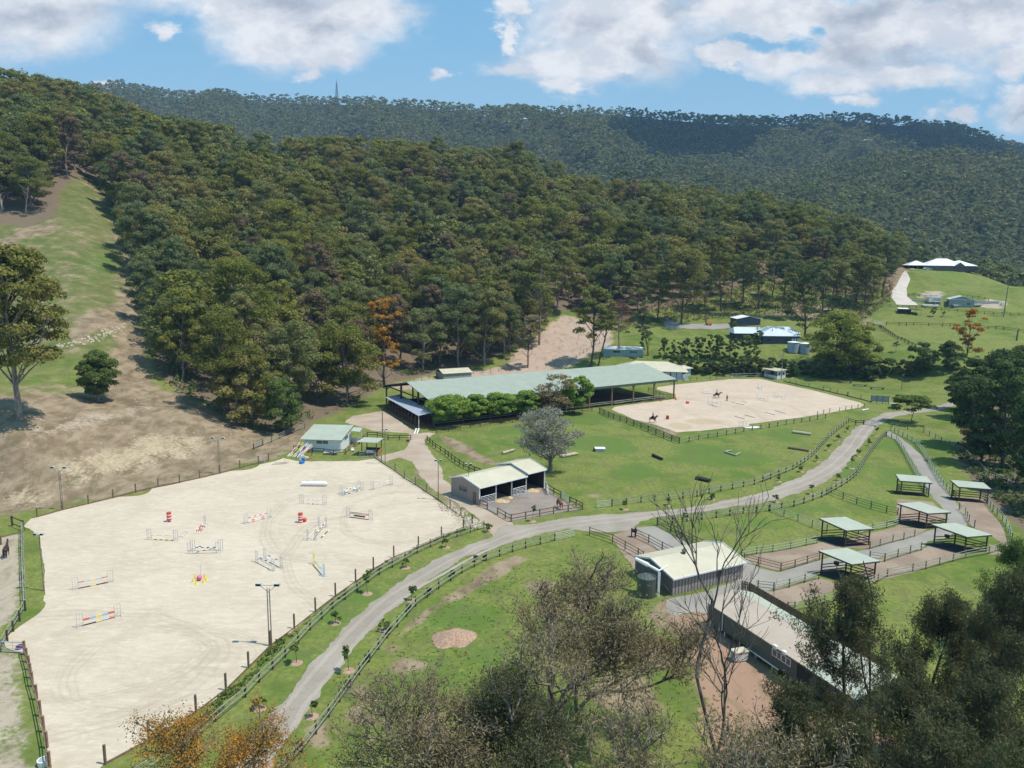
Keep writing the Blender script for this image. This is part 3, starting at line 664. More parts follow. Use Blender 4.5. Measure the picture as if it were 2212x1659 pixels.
def tube(P, R, sides=6):
    P = np.asarray(P, float); n = len(P); R = np.asarray(R, float)
    t = unit(np.gradient(P, axis=0)); ref = np.where(np.abs(t[:, 2:3]) > .9, np.array([[1., 0, 0]]), np.array([[0, 0, 1.]]))
    a = unit(np.cross(t, ref)); b = np.cross(t, a)
    an = np.arange(sides) / sides * 2 * math.pi
    V = (P[:, None] + R[:, None, None] * (np.cos(an)[None, :, None] * a[:, None] + np.sin(an)[None, :, None] * b[:, None])).reshape(-1, 3)
    i = np.arange(n - 1)[:, None] * sides; j = np.arange(sides)[None]; k = (j + 1) % sides
    return V, np.stack([i + j, i + k, i + sides + k, i + sides + j], -1).reshape(-1, 4)
def path(rng, p, d, ln, n=5, wob=.12, lift=0.0):
    out = [np.array(p, float)]; d = unit(np.array(d, float))
    for i in range(n):
        d = unit(d + rng.normal(size=3) * wob + np.array([0, 0, lift])); out.append(out[-1] + d * ln / n)
    return np.array(out), d
def gum(seed, h=22.0, R=5.6, base=.20, ncl=48, per=85, size=.55, lean=.06, open_=.0, asp=1.5, top=.9):
    """a eucalypt: bare leaning trunk, forking limbs, lumpy crown; -> trunk Geo, crown Geo"""
    rng = np.random.default_rng(seed); tr = Geo(); cr = Geo()
    tp, d = path(rng, (0, 0, 0), (rng.normal() * lean, rng.normal() * lean, 1), h * .72, 7, .05)
    tr.add(*tube(tp, np.linspace(.30, .10, len(tp)) * h / 22, 7))
    C = []; Rr = []
    for i in range(ncl):
        z = rng.uniform(0, 1) ** .75; rad = R * (math.sin(math.pi * min(1, .16 + z * .80)) ** .6) * math.sqrt(rng.uniform(.06, 1))
        th = rng.uniform(0, 2 * math.pi); zz = h * (base + (top - base) * z)
        q = tp[min(int(zz / (h * .72) * 7), 7)]
        C.append((q[0] + rad * math.cos(th), q[1] + rad * math.sin(th), zz)); Rr.append(R * rng.uniform(.15, .30) * (1 - open_ * .4))
    C = np.array(C); Rr = np.array(Rr)
    for i in range(0, ncl, 3):
        c = C[i]; k = min(max(int((c[2] - h * .16) / (h * .72) * 7), 1), 6); s = tp[k]
        mid = (s + c) / 2 + rng.normal(size=3) * .5; mid[2] += .3
        tr.add(*tube([s, mid, c], [.11 * h / 22, .07 * h / 22, .03], 4))
    V, F, T_ = blob_crown(rng, C, Rr, per, size, asp, .9, .42, .2)
    cr.add(V, F, T_); return tr, cr
M_BARK = bark_mat('grey_gum_bark', (.19, .16, .13), (.36, .32, .27))
M_BARKD = bark_mat('dark_rough_bark', (.07, .056, .045), (.17, .14, .115))
M_BARKP = bark_mat('pale_gum_bark', (.34, .30, .26), (.16, .135, .115))
M_LEAF = leaf_mat('gum_foliage', [(0.147, 0.156, 0.043), (0.254, 0.254, 0.058), (0.176, 0.202, 0.070), (0.224, 0.237, 0.092), (0.295, 0.249, 0.081), (0.189, 0.209, 0.048)], rnd=1.0)
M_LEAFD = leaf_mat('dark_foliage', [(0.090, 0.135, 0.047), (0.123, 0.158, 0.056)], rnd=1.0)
M_LEAFB = leaf_mat('bright_foliage', [(.125, .19, .035), (.16, .23, .045)], .6, 1.3, rnd=.5)
M_LEAFG = leaf_mat('grey_green_foliage', [(0.184, 0.219, 0.094), (0.149, 0.187, 0.076)], rnd=.6)
M_LEAFY = leaf_mat('yellow_olive_foliage', [(.24, .23, .06), (.20, .21, .055)], rnd=1.0)
M_LEAFBR = leaf_mat('brownish_foliage', [(.22, .165, .10), (.25, .185, .10)], rnd=.6)

# ---------------------------------------------------------------- the forest: trees near enough to tell apart
FOREST = wpoly([(165, 386), (205, 392), (236, 436), (268, 500), (286, 560), (288, 640), (300, 690), (320, 745), (338, 800), (395, 862), (445, 882), (500, 910), (555, 935), (640, 925), (700, 895), (770, 872), (835, 826), (850, 812), (950, 800), (1040, 792), (1088, 786), (1108, 756), (1148, 730), (1182, 702), (1212, 678)]) 
FOREST += [(x * 1.0, y) for x, y in []]
f2 = wpoly([(1235, 668), (1290, 672), (1330, 686), (1380, 672), (1420, 650), (1470, 640), (1560, 618), (1640, 598), (1700, 600), (1800, 615), (1850, 622), (1900, 610), (1932, 585), (1945, 560)])
FOREST = FOREST + f2 + [((1965 - 1106) / FPX * 455, 455), ((1965 - 1106) / FPX * 700, 700), ((100 - 1106) / FPX * 760, 760), ((100 - 1106) / FPX * 430, 430)]
FORESTL = wpoly([(160, 386), (130, 402), (118, 458), (60, 484), (0, 478)]) + [((-420 - 1106) / FPX * 290, 290), ((-420 - 1106) / FPX * 620, 620), ((60 - 1106) / FPX * 620, 620), ((120 - 1106) / FPX * 400, 400)]
rngF = np.random.default_rng(11)
def scatter(poly, sp, rng, y0, y1, jit=.42):
    xs = [p[0] for p in poly]; ys = [p[1] for p in poly]
    gx, gy = np.meshgrid(np.arange(min(xs), max(xs), sp), np.arange(max(min(ys), y0), min(max(ys), y1), sp))
    gx = gx + rng.uniform(-jit, jit, gx.shape) * sp + (np.arange(gx.shape[0])[:, None] % 2) * sp * .5; gy = gy + rng.uniform(-jit, jit, gy.shape) * sp
    gx = gx.ravel(); gy = gy.ravel(); k = inside(poly, gx, gy); return gx[k], gy[k]
sx, sy = scatter(FOREST, 8.8, rngF, 120, 740); lx, ly = scatter(FORESTL, 8.4, rngF, 120, 620)
fx = np.concatenate([sx, lx]); fy = np.concatenate([sy, ly]); left = np.concatenate([np.zeros(len(sx), bool), np.ones(len(lx), bool)])
fz = G(fx, fy); fh = (.62 + .66 * rngF.random(len(fx)) ** .8) * np.where(left, 1.05, 1.0)
# smaller growth close to the cleared edges
px_, py_, _ = proj(np.stack([fx, fy, fz + 12], 1))
bx_, by_, _ = proj(np.stack([fx, fy, fz], 1))
keep_ = ~((np.abs(bx_ - 831) < 46) & (by_ > 800))
fx, fy, fz, fh, left, px_, py_ = fx[keep_], fy[keep_], fz[keep_], fh[keep_], left[keep_], px_[keep_], py_[keep_]
vis = (px_ > -60) & (px_ < 2270) & (py_ > -50) & (py_ < 1700)
# hidden-line test by azimuth: running maximum of the elevation angle of nearer crowns
order = np.argsort(fy); binw = 0.0065; hor = {}; seen = np.zeros(len(fx))
for i in order:
    u = fx[i] / fy[i]; top = (fz[i] + 22 * fh[i] - CAMH) / fy[i]; wd = 5.0 / fy[i]
    ks = range(int((u - wd) / binw), int((u + wd) / binw) + 1)
    vs = [top - hor.get(k, -9) for k in ks]; seen[i] = np.clip(np.mean([max(0, v) for v in vs]) / (22 / fy[i]), 0, 1) * (22 / fy[i])
    for k in ks: hor[k] = max(hor.get(k, -9), top - 2.0 / fy[i])
cand = [i for i in order if vis[i] and seen[i] > .0012]
cand.sort(key=lambda i: -seen[i])
NEAR = set(cand[:292]); FARL = [i for i in cand[292:]]
protos = []
for k in range(9):
    kw = [dict(R=6.6), dict(h=25, R=6.6), dict(h=20, R=7.4, base=.16), dict(h=23, R=5.8, ncl=42), dict(h=18, R=6.2, base=.1, ncl=44), dict(h=26, R=7.6, base=.3, ncl=58), dict(h=21, R=7.0, base=.12), dict(h=16, R=5.8, base=.06, ncl=42), dict(h=24, R=6.4, open_=.4, base=.22, ncl=54)][k]
    t_, c_ = gum(100 + k, per=250, size=.29, **kw)
    protos.append((t_.mesh('trunk', M_BARK, True), c_.mesh('crown', M_LEAF), kw.get('h', 22)))
    if k in (1, 3, 6, 8):
        c2 = protos[-1][1].copy(); c2.materials[0] = {1: M_LEAFG, 3: M_LEAFBR, 6: M_LEAFY, 8: M_LEAFG}[k]; protos.append((protos[-1][0], c2, kw.get('h', 22)))
KINDL = ['lumpy olive green eucalyptus packed among the forest trees behind the long barn',
         'tall eucalyptus on the dark wooded slope left of the grassy clearing',
         'eucalyptus at the right end of the wood, above the houses and the hill driveway']
KINDG = ['forest trees on the slope behind the barn', 'forest trees left of the grassy clearing', 'forest trees at the right end of the wood']
for n_, i in enumerate(sorted(NEAR, key=lambda i: fy[i])):
    tm, cm, hh = protos[rngF.integers(0, len(protos))]
    zone = 1 if left[i] else (2 if px_[i] > 1480 else 0)
    r = empty('eucalyptus_tree', (fx[i], fy[i], fz[i] - .3), rngF.uniform(0, 6.28)); r.scale = (fh[i] * rngF.uniform(.95, 1.2),) * 2 + (fh[i],)
    tag(r, KINDL[zone], 'tree', KINDG[zone]); link('trunk', tm, r); link('crown', cm, r)
# the rest of the wood, one mass
def mass(name, label, X, Y, Z, S, per, size, ncl, seed, mat, R=4.8, hue=None, h=20.0):
    rng = np.random.default_rng(seed); base = []
    for k in range(14):
        C = []; Rr = []
        for i in range(ncl):
            z = rng.uniform(0, 1) ** .7; rad = R * (math.sin(math.pi * min(1, .2 + z * .76)) ** .6) * math.sqrt(rng.uniform(.05, 1)); th = rng.uniform(0, 6.283)
            C.append((rad * math.cos(th), rad * math.sin(th), h * (.35 + .6 * z))); Rr.append(R * rng.uniform(.24, .4))
        base.append(blob_crown(rng, np.array(C), np.array(Rr), per, size, 1.3, .8, .35, .3, .1))
    g = Geo()
    for j in range(len(X)):
        V, F, T_ = base[rng.integers(0, 14)]; a = rng.uniform(0, 6.283); c, s = math.cos(a), math.sin(a); k = S[j]
        W_ = np.stack([(V[:, 0] * c - V[:, 1] * s) * k * 1.05 + X[j], (V[:, 0] * s + V[:, 1] * c) * k * 1.05 + Y[j], V[:, 2] * k + Z[j]], 1)
        g.add(W_, F, T_, np.full(len(V), rng.random() if hue is None else hue[j]))
    return tag(link(name, g.mesh(name, mat)), label, 'trees', kind='stuff')
fi = np.array(FARL)
mass('distant_wood', 'mass of small far eucalyptus crowns covering the upper wooded slope', fx[fi], fy[fi], fz[fi], fh[fi] * 1.03, 34, .66, 32, 5, leaf_mat('wood_foliage', [(0.150, 0.160, 0.046), (0.258, 0.262, 0.062), (0.180, 0.208, 0.073), (0.227, 0.244, 0.095), (0.300, 0.255, 0.085), (0.192, 0.213, 0.051)], rnd=0.0), R=5.9)
# ---------------------------------------------------------------- forest on the far ranges
def far_forest():
    rng = np.random.default_rng(77); XS = []; YS = []
    y = 470.0
    while y < 2450:
        sp = 7.0 + y * .0029; x0 = -.80 * y; x1 = .78 * y
        n = int((x1 - x0) / sp); xs = np.linspace(x0, x1, n) + rng.uniform(-.45, .45, n) * sp
        XS.append(xs); YS.append(y + rng.uniform(-.45, .45, n) * sp); y += sp
    X = np.concatenate(XS); Y = np.concatenate(YS); Z = G(X, Y)
    keep = ~(inside(FOREST, X, Y) | inside(FORESTL, X, Y)) | (Y > 740)
    keep &= ~((Y < 640) & (X / Y > .53) & (Y < 455 + 0 * X)) & ~((X / Y > .50) & (Y < 450))
    # keep a pasture opening on the far hill
    X, Y, Z = X[keep], Y[keep], Z[keep]
    S = (.45 + .85 * rng.random(len(X)) ** 1.4) * (8 + Y * .0026) / 9.8
    u = np.round(X / Y / .0025).astype(int); top = (Z + 18 * S - CAMH) / Y
    od = np.argsort(Y); run = {}; ok = np.zeros(len(X), bool)
    for i in od:
        r = run.get(u[i], -9)
        if top[i] > r - 3.0 / Y[i]: ok[i] = True
        if top[i] > r: run[u[i]] = top[i]
    for i in od:      # behind the near wood nothing shows
        pass
    X, Y, Z, S = X[ok], Y[ok], Z[ok], S[ok]
    hu = np.clip(fbm(X / 120, Y / 120, 3, 5) * .7 + rng.random(len(X)) * .35, 0, 1)
    print('far trees', len(X))
    mat = leaf_mat('far_foliage', [(0.162, 0.182, 0.070), (0.243, 0.257, 0.084), (0.189, 0.223, 0.098), (0.270, 0.257, 0.112), (0.203, 0.216, 0.084)], rnd=0.0)
    mass('hillside_forest', 'dense eucalyptus forest covering the far blue green ranges', X, Y, Z - 4, S, 12, 1.6, 9, 9, mat, R=5.2, hue=hu, h=18)
far_forest()
# ---------------------------------------------------------------- mesh kit
class MB:
    def __init__(s): s.V = []; s.F = []; s.M = []; s.m = 0
    def quad(s, *p):
        n = len(s.V); s.V += [tuple(q) for q in p]; s.F.append(tuple(range(n, n + len(p)))); s.M.append(s.m); return s
    def hexa(s, b, t):
        n = len(s.V); s.V += [tuple(q) for q in b] + [tuple(q) for q in t]
        for f in ((3, 2, 1, 0), (4, 5, 6, 7), (0, 1, 5, 4), (1, 2, 6, 5), (2, 3, 7, 6), (3, 0, 4, 7)): s.F.append(tuple(n + i for i in f)); s.M.append(s.m)
        return s
    def box(s, x0, x1, y0, y1, z0, z1):
        return s.hexa([(x0, y0, z0), (x1, y0, z0), (x1, y1, z0), (x0, y1, z0)], [(x0, y0, z1), (x1, y0, z1), (x1, y1, z1), (x0, y1, z1)])
    def beam(s, p, q, w, h=None):
        p = Vector(p); q = Vector(q); h = h or w; d = (q - p)
        if d.length < 1e-5: return s
        d.normalize(); up = Vector((0, 0, 1)) if abs(d.z) < .95 else Vector((0, 1, 0))
        a = d.cross(up).normalized() * w / 2; b = a.cross(d).normalized() * h / 2
        return s.hexa([p - a - b, p + a - b, p + a + b, p - a + b][::-1], [q - a - b, q + a - b, q + a + b, q - a + b][::-1])
    def cyl(s, p, q, r, n=8, r2=None):
        p = Vector(p); q = Vector(q); r2 = r if r2 is None else r2; d = (q - p).normalized(); up = Vector((0, 0, 1)) if abs(d.z) < .95 else Vector((0, 1, 0))
        a = d.cross(up).normalized(); b = d.cross(a); k = len(s.V)
        for c, rr in ((p, r), (q, r2)):
            for i in range(n): t = 2 * math.pi * i / n; s.V.append(tuple(c + a * rr * math.cos(t) + b * rr * math.sin(t)))
        for i in range(n): j = (i + 1) % n; s.F.append((k + i, k + j, k + n + j, k + n + i)); s.M.append(s.m)
        s.F.append(tuple(k + n - 1 - i for i in range(n))); s.M.append(s.m); s.F.append(tuple(k + n + i for i in range(n))); s.M.append(s.m); return s
    def slab(s, pts, th):
        """a plate under the polygon pts (given counter-clockwise from above), thickness down"""
        n = len(s.V); k = len(pts); s.V += [tuple(p) for p in pts] + [(p[0], p[1], p[2] - th) for p in pts]
        s.F.append(tuple(range(n, n + k))); s.M.append(s.m); s.F.append(tuple(n + k + k - 1 - i for i in range(k))); s.M.append(s.m)
        for i in range(k): j = (i + 1) % k; s.F.append((n + i, n + k + i, n + k + j, n + j)); s.M.append(s.m)
        return s
    def prism(s, pts, a0, a1, axis='x'):
        """2-D outline extruded along an axis"""
        n = len(s.V); k = len(pts)
        for a in (a0, a1):
            for (u, v) in pts: s.V.append((a, u, v) if axis == 'x' else ((u, a, v) if axis == 'y' else (u, v, a)))
        s.F.append(tuple(range(n, n + k))); s.M.append(s.m); s.F.append(tuple(n + 2 * k - 1 - i for i in range(k))); s.M.append(s.m)
        for i in range(k): j = (i + 1) % k; s.F.append((n + j, n + i, n + k + i, n + k + j)); s.M.append(s.m)
        return s
    def mesh(s, name, mat, origin=None, smooth=False):
        bm = bmesh.new(); o = Vector(origin) if origin is not None else Vector()
        vs = [bm.verts.new(Vector(v) - o) for v in s.V]
        for f, mi in zip(s.F, s.M):
            try: q = bm.faces.new([vs[i] for i in f]); q.material_index = mi; q.smooth = smooth
            except ValueError: pass
        bmesh.ops.recalc_face_normals(bm, faces=bm.faces[:])
        me = bpy.data.meshes.new(name); bm.to_mesh(me); bm.free()
        for m in (mat if isinstance(mat, (list, tuple)) else [mat]): me.materials.append(m)
        return me
    def build(s, name, mat, parent=None, origin=None, smooth=False):
        if parent is not None and origin is None and False: origin = parent.location
        o = link(name, s.mesh(name, mat, origin, smooth), parent)
        if parent is None and origin is not None: o.location = origin
        return o
_MC = {}
def flat(name, c, rough=.7, var=.12, sc=1.2, metal=0.0, spec=.3):
    if name in _MC: return _MC[name]
    m, nt = new_mat(name); P = pos(nt); n = noise(nt, P, sc, 4, .6)
    finish(nt, mixc(nt, ss(nt, n, .3, .7), tuple(v * (1 - var) for v in c), tuple(min(1, v * (1 + var)) for v in c)), rough, spec=spec, metal=metal); _MC[name] = m; return m
def ribbed(name, c, pitch=.25, axis=0, c2=None, depth=.03, rough=.45, sheetw=None):
    """profiled steel: ribs along the object's own axis, faint sheet to sheet variation and streaks"""
    if name in _MC: return _MC[name]
    m, nt = new_mat(name); tc = nt.nodes.new('ShaderNodeTexCoord'); sp = nt.nodes.new('ShaderNodeSeparateXYZ'); L(nt, tc.outputs['Object'], sp.inputs[0])
    x = sp.outputs[axis]; w = mth(nt, 'SINE', mth(nt, 'MULTIPLY', x, 2 * math.pi / pitch))
    P = pos(nt); n = noise(nt, P, .5, 4, .6)
    st = noise(nt, scaled(nt, tc.outputs['Object'], ((6, .4, .4), (.4, 6, .4), (3, 3, .3))[axis]), 1.0, 3, .6)
    col = mixc(nt, ss(nt, n, .3, .7), tuple(v * .93 for v in c), tuple(min(1, v * 1.05) for v in c))
    col = mixc(nt, mth(nt, 'MULTIPLY', ss(nt, st, .5, .8), .35), col, tuple(v * .8 for v in c))
    if c2: col = mixc(nt, ss(nt, w, -.2, .2), c2, col)
    finish(nt, col, rough, w, .5, depth, .35); _MC[name] = m; return m
M_ROOFG = ribbed('green_steel_roof', (.335, .37, .30)); M_ROOFG2 = ribbed('pale_green_steel_roof', (.42, .45, .365), .2)
M_ROOFC = ribbed('cream_steel_roof', (.56, .51, .38), .3); M_ROOFP = ribbed('pink_beige_steel_roof', (.47, .385, .305), .3)
M_ROOFW = ribbed('white_steel_roof', (.78, .78, .79), .4); M_ROOFB = ribbed('pale_blue_steel_roof', (.56, .62, .67), .4)
M_GALV = ribbed('galvanised_patched_roof', (.56, .60, .66), .8, 0, (.16, .19, .26), .03)
M_TIMB = flat('dark_brown_timber', (.085, .062, .045), .85, .3, 4); M_TIMG = flat('weathered_grey_green_timber', (.30, .32, .24), .85, .2, 3)
M_TIMB2 = flat('brown_timber', (.20, .135, .09), .85, .25, 3); M_GREEN = flat('dark_green_paint', (.055, .085, .06), .6)
M_WHITE = flat('white_paint', (.76, .76, .75), .5, .04); M_PIPE = flat('grey_steel_pipe', (.48, .49, .48), .4, .1, spec=.5)
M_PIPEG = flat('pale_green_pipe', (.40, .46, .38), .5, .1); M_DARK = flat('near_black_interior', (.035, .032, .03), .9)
M_TAN = ribbed('lilac_brown_wall_steel', (.34, .28, .255), .35, 1, (.27, .22, .2)); M_TANX = ribbed('lilac_brown_wall_steel_x', (.36, .31, .30), .5, 0, (.17, .14, .14))
M_GLASS = flat('dark_window_glass', (.05, .06, .07), .12, .1, spec=.8); M_TEAL = ribbed('teal_wall_steel', (.22, .36, .38), .5); M_NAVY = flat('dark_slate_wall', (.07, .085, .11), .7)
M_DKG = ribbed('dark_green_wall_steel', (.075, .095, .08), .4); M_GREY = flat('grey_wall', (.30, .33, .33), .7); M_BRICK = flat('dark_brick', (.16, .135, .12), .85, .25, 3)
M_WOODF = flat('orange_timber', (.34, .16, .09), .8, .15, 3); M_RED = flat('red_plastic', (.62, .07, .05), .45); M_BLUE = flat('bright_blue', (.05, .22, .55), .45); M_YEL = flat('yellow_paint', (.75, .62, .10), .5)
M_BLACK = flat('black_plastic', (.02, .02, .02), .5); M_PURP = flat('purple_plastic', (.22, .07, .42), .5); M_ORANGE = flat('orange_paint', (.75, .22, .06), .5); M_SKY = flat('light_blue_paint', (.25, .50, .70), .5)
M_WIRE = flat('fence_wire', (.36, .36, .33), .5); M_CONC = flat('concrete', (.42, .40, .37), .9); M_STONE = flat('pale_stone', (.42, .36, .28), .9, .25, 1.5)
M_HAY = flat('hay', (.48, .37, .20), .95, .3, 3); M_MULCH = flat('reddish_mulch', (.36, .235, .165), .95, .3, 5)

# ---------------------------------------------------------------- fences
_post_cache = {}
def post_mesh(w, h, mat, rnd=False):
    k = (round(w, 3), round(h, 2), mat.name, rnd)
    if k not in _post_cache:
        b = MB()
        if rnd: b.cyl((0, 0, -.3), (0, 0, h), w / 2, 8)
        else: b.box(-w / 2, w / 2, -w / 2, w / 2, -.3, h)
        _post_cache[k] = b.mesh('post', mat)
    return _post_cache[k]
def fence(label, pts, sp=2.4, h=1.2, rails=(.55, 1.1), pw=.16, mat=None, rmat=None, rw=.05, rh=.14, pipe=False, rnd=False, world=False, name='timber_fence', group=None, board=None, cat='fence', posts=True, skip=()):
    mat = mat or M_TIMB; rmat = rmat or mat
    P = [Vector(p) for p in pts] if world else [at(*p) for p in pts]
    # walk the polyline
    Q = [P[0]]
    for a, b in zip(P, P[1:]):
        l = (b - a).to_2d().length; k = max(1, round(l / sp))
        for j in range(1, k + 1): q = a.lerp(b, j / k); Q.append(on(q.x, q.y))
    o = Q[0].copy(); e = empty(name, o); tag(e, label, cat, group)
    if posts:
        for q in Q[:100]:
            c = link('post', post_mesh(pw, h, mat, rnd), e, q - o)
            t = 0
    for z in rails:
        b = MB()
        for i in range(len(Q) - 1):
            if i in skip: continue
            d = (Q[i + 1] - Q[i]).to_2d(); n = Vector((d.y, -d.x, 0)).normalized() * (pw / 2 + rw / 2) if not pipe else Vector()
            a_, b_ = Q[i] - o + Vector((0, 0, z)) + n, Q[i + 1] - o + Vector((0, 0, z)) + n
            if pipe: b.cyl(a_, b_, rw, 5)
            else: b.beam(a_, b_, rw, rh)
        b.build('rail', rmat, e)
    if board:
        b = MB()
        for i in range(len(Q) - 1): b.beam(Q[i] - o + Vector((0, 0, board / 2)), Q[i + 1] - o + Vector((0, 0, board / 2)), .06, board)
        b.build('kick_board', mat, e)
    return e
def gate(label, p0, p1, h=1.15, bars=5, mat=None, world=False, diag=True, group=None):
    a = Vector(p0) if world else at(*p0); b = Vector(p1) if world else at(*p1); mat = mat or M_PIPE
    e = empty('pipe_gate', a); tag(e, label, 'gate', group); v = b - a
    f = MB(); z = lambda t, hh: v * t + Vector((0, 0, hh)); f.cyl(z(0, h), z(1, h), .028, 6); f.cyl(z(0, .12), z(1, .12), .028, 6)
    f.cyl(z(0, .12), z(0, h), .03, 6); f.cyl(z(1, .12), z(1, h), .03, 6); f.build('gate_frame', mat, e)
    g = MB()
    for i in range(bars): hh = .15 + (h - .22) * i / (bars - 1); g.cyl(z(0, hh), z(1, hh), .025, 5)
    if diag: g.cyl(z(.5, .15), z(.5, h), .02, 5)
    g.build('gate_bars', mat, e); return e

# ---------------------------------------------------------------- building kit (local x along the front, y away, z up)
class Bld:
    def __init__(s, name, label, cat, P0, P1, group=None, z=None):
        P0 = Vector(P0); P1 = Vector(P1); d = P1 - P0; s.L = d.to_2d().length; s.rz = math.atan2(d.y, d.x)
        zz = min(P0.z, P1.z) if z is None else z
        s.e = empty(name, (P0.x, P0.y, zz), s.rz); tag(s.e, label, cat, group)
        s.ex = Vector((math.cos(s.rz), math.sin(s.rz), 0)); s.ey = Vector((-math.sin(s.rz), math.cos(s.rz), 0)); s.o = Vector((P0.x, P0.y, zz))
    def loc(s, P): v = Vector(P) - s.o; return v.dot(s.ex), v.dot(s.ey), v.z
    def w(s, x, y, z): return s.o + s.ex * x + s.ey * y + Vector((0, 0, z))
    def roof_gable(s, x0, x1, y0, y1, z, rise, ov=.4, mat=None, mat2=None, th=.10, ridge=.5, name='roof', fascia=None):
        yr = y0 + (y1 - y0) * ridge; s1 = rise / max(.1, yr - y0); s2 = rise / max(.1, y1 - yr); zt = z + rise
        a = MB().slab([(x0 - ov, y0 - ov, z - s1 * ov), (x1 + ov, y0 - ov, z - s1 * ov), (x1 + ov, yr, zt), (x0 - ov, yr, zt)], th)
        if mat2 is None or mat2 == mat: a.slab([(x0 - ov, yr + .002, zt), (x1 + ov, yr + .002, zt), (x1 + ov, y1 + ov, z - s2 * ov), (x0 - ov, y1 + ov, z - s2 * ov)], th); r = a.build(name, mat, s.e)
        else:
            r = a.build(name, mat, s.e); MB().slab([(x0 - ov, yr + .002, zt), (x1 + ov, yr + .002, zt), (x1 + ov, y1 + ov, z - s2 * ov), (x0 - ov, y1 + ov, z - s2 * ov)], th).build('rear_roof', mat2, s.e)
        if fascia:
            f = MB(); w_ = .09
            f.beam((x0 - ov, y0 - ov - w_ / 2, z - s1 * ov - .08), (x1 + ov, y0 - ov - w_ / 2, z - s1 * ov - .08), w_, .2)
            for x in (x0 - ov - .03, x1 + ov + .03):
                f.beam((x, y0 - ov, z - s1 * ov + .02), (x, yr, zt + .02), .06, .22); f.beam((x, yr, zt + .02), (x, y1 + ov, z - s2 * ov + .02), .06, .22)
            f.build('gutter', fascia, r)
        return r
    def roof_hip(s, x0, x1, y0, y1, z, rise, ov=.6, mat=None, name='roof', hipw=None):
        x0 -= ov; x1 += ov; y0 -= ov; y1 += ov; w = (y1 - y0) / 2; k = hipw or w
        if x1 - x0 < 2 * k: k = (x1 - x0) / 2 - .05
        yr = (y0 + y1) / 2; b = MB(); A, B_, C, D = (x0, y0, z), (x1, y0, z), (x1, y1, z), (x0, y1, z); R0, R1 = (x0 + k, yr, z + rise), (x1 - k, yr, z + rise)
        b.quad(A, B_, R1, R0); b.quad(B_, C, R1); b.quad(C, D, R0, R1); b.quad(D, A, R0)
        lo = [(p[0], p[1], z - .16) for p in (A, B_, C, D)]; b.quad(*lo[::-1])
        for i, (p, q) in enumerate(((A, B_), (B_, C), (C, D), (D, A))): b.quad(lo[i], lo[(i + 1) % 4], q, p)
        return b.build(name, mat, s.e)
    def walls(s, x0, x1, y0, y1, h, mat, sides='fblr', th=.12, gab=0.0, ridge=.5, name='wall', z0=0.0):
        out = []
        if 'f' in sides: out.append(MB().box(x0, x1, y0, y0 + th, z0, h).build(name, mat, s.e))
        if 'b' in sides: out.append(MB().box(x0, x1, y1 - th, y1, z0, h).build(name, mat, s.e))
        for c, xa in (('l', x0), ('r', x1 - th)):
            if c in sides:
                o = [(y0 + th * 1.02, z0), (y1 - th * 1.02, z0), (y1 - th * 1.02, h), (y0 + (y1 - y0) * ridge, h + gab), (y0 + th * 1.02, h)] if gab else [(y0 + th * 1.02, z0), (y1 - th * 1.02, z0), (y1 - th * 1.02, h), (y0 + th * 1.02, h)]
                out.append(MB().prism(o, xa, xa + th, 'x').build(name, mat, s.e))
        return out
    def window(s, face, a0, a1, z0, z1, at_, mat=None, fr=None, panes=2):
        """face 'f' at y=at_ (outside toward -y) or 'l'/'r' at x=at_"""
        mat = mat or M_GLASS; fr = fr or M_WHITE; g = MB(); f = MB(); t = .06
        sg = {'f': -1, 'b': 1, 'l': -1, 'r': 1}[face]; o1, o2 = at_ + sg * .01, at_ + sg * .05
        def bx(m, p0, p1, q0, q1, lo, hi):
            lo, hi = min(lo, hi), max(lo, hi)
            if face in 'fb': m.box(p0, p1, lo, hi, q0, q1)
            else: m.box(lo, hi, p0, p1, q0, q1)
        for k in range(panes):
            w = (a1 - a0) / panes; bx(f, a0 + k * w - .02, a0 + k * w + t, z0, z1, o1, o2)
        bx(f, a1 - t, a1, z0, z1, o1, o2); bx(f, a0 + t, a1 - t, z1 - t, z1, o1, o2); bx(f, a0 + t, a1 - t, z0, z0 + t, o1, o2)
        w = f.build('window', fr, s.e); bx(g, a0 + .01, a1 - .01, z0 + .01, z1 - .01, at_ + sg * .005, at_ + sg * .025); g.build('pane', mat, w); return w
    def post(s, x, y, h, w=.15, mat=None, z0=-.2): return MB().box(x - w / 2, x + w / 2, y - w / 2, y + w / 2, z0, h).build('post', mat or M_TIMB, s.e)
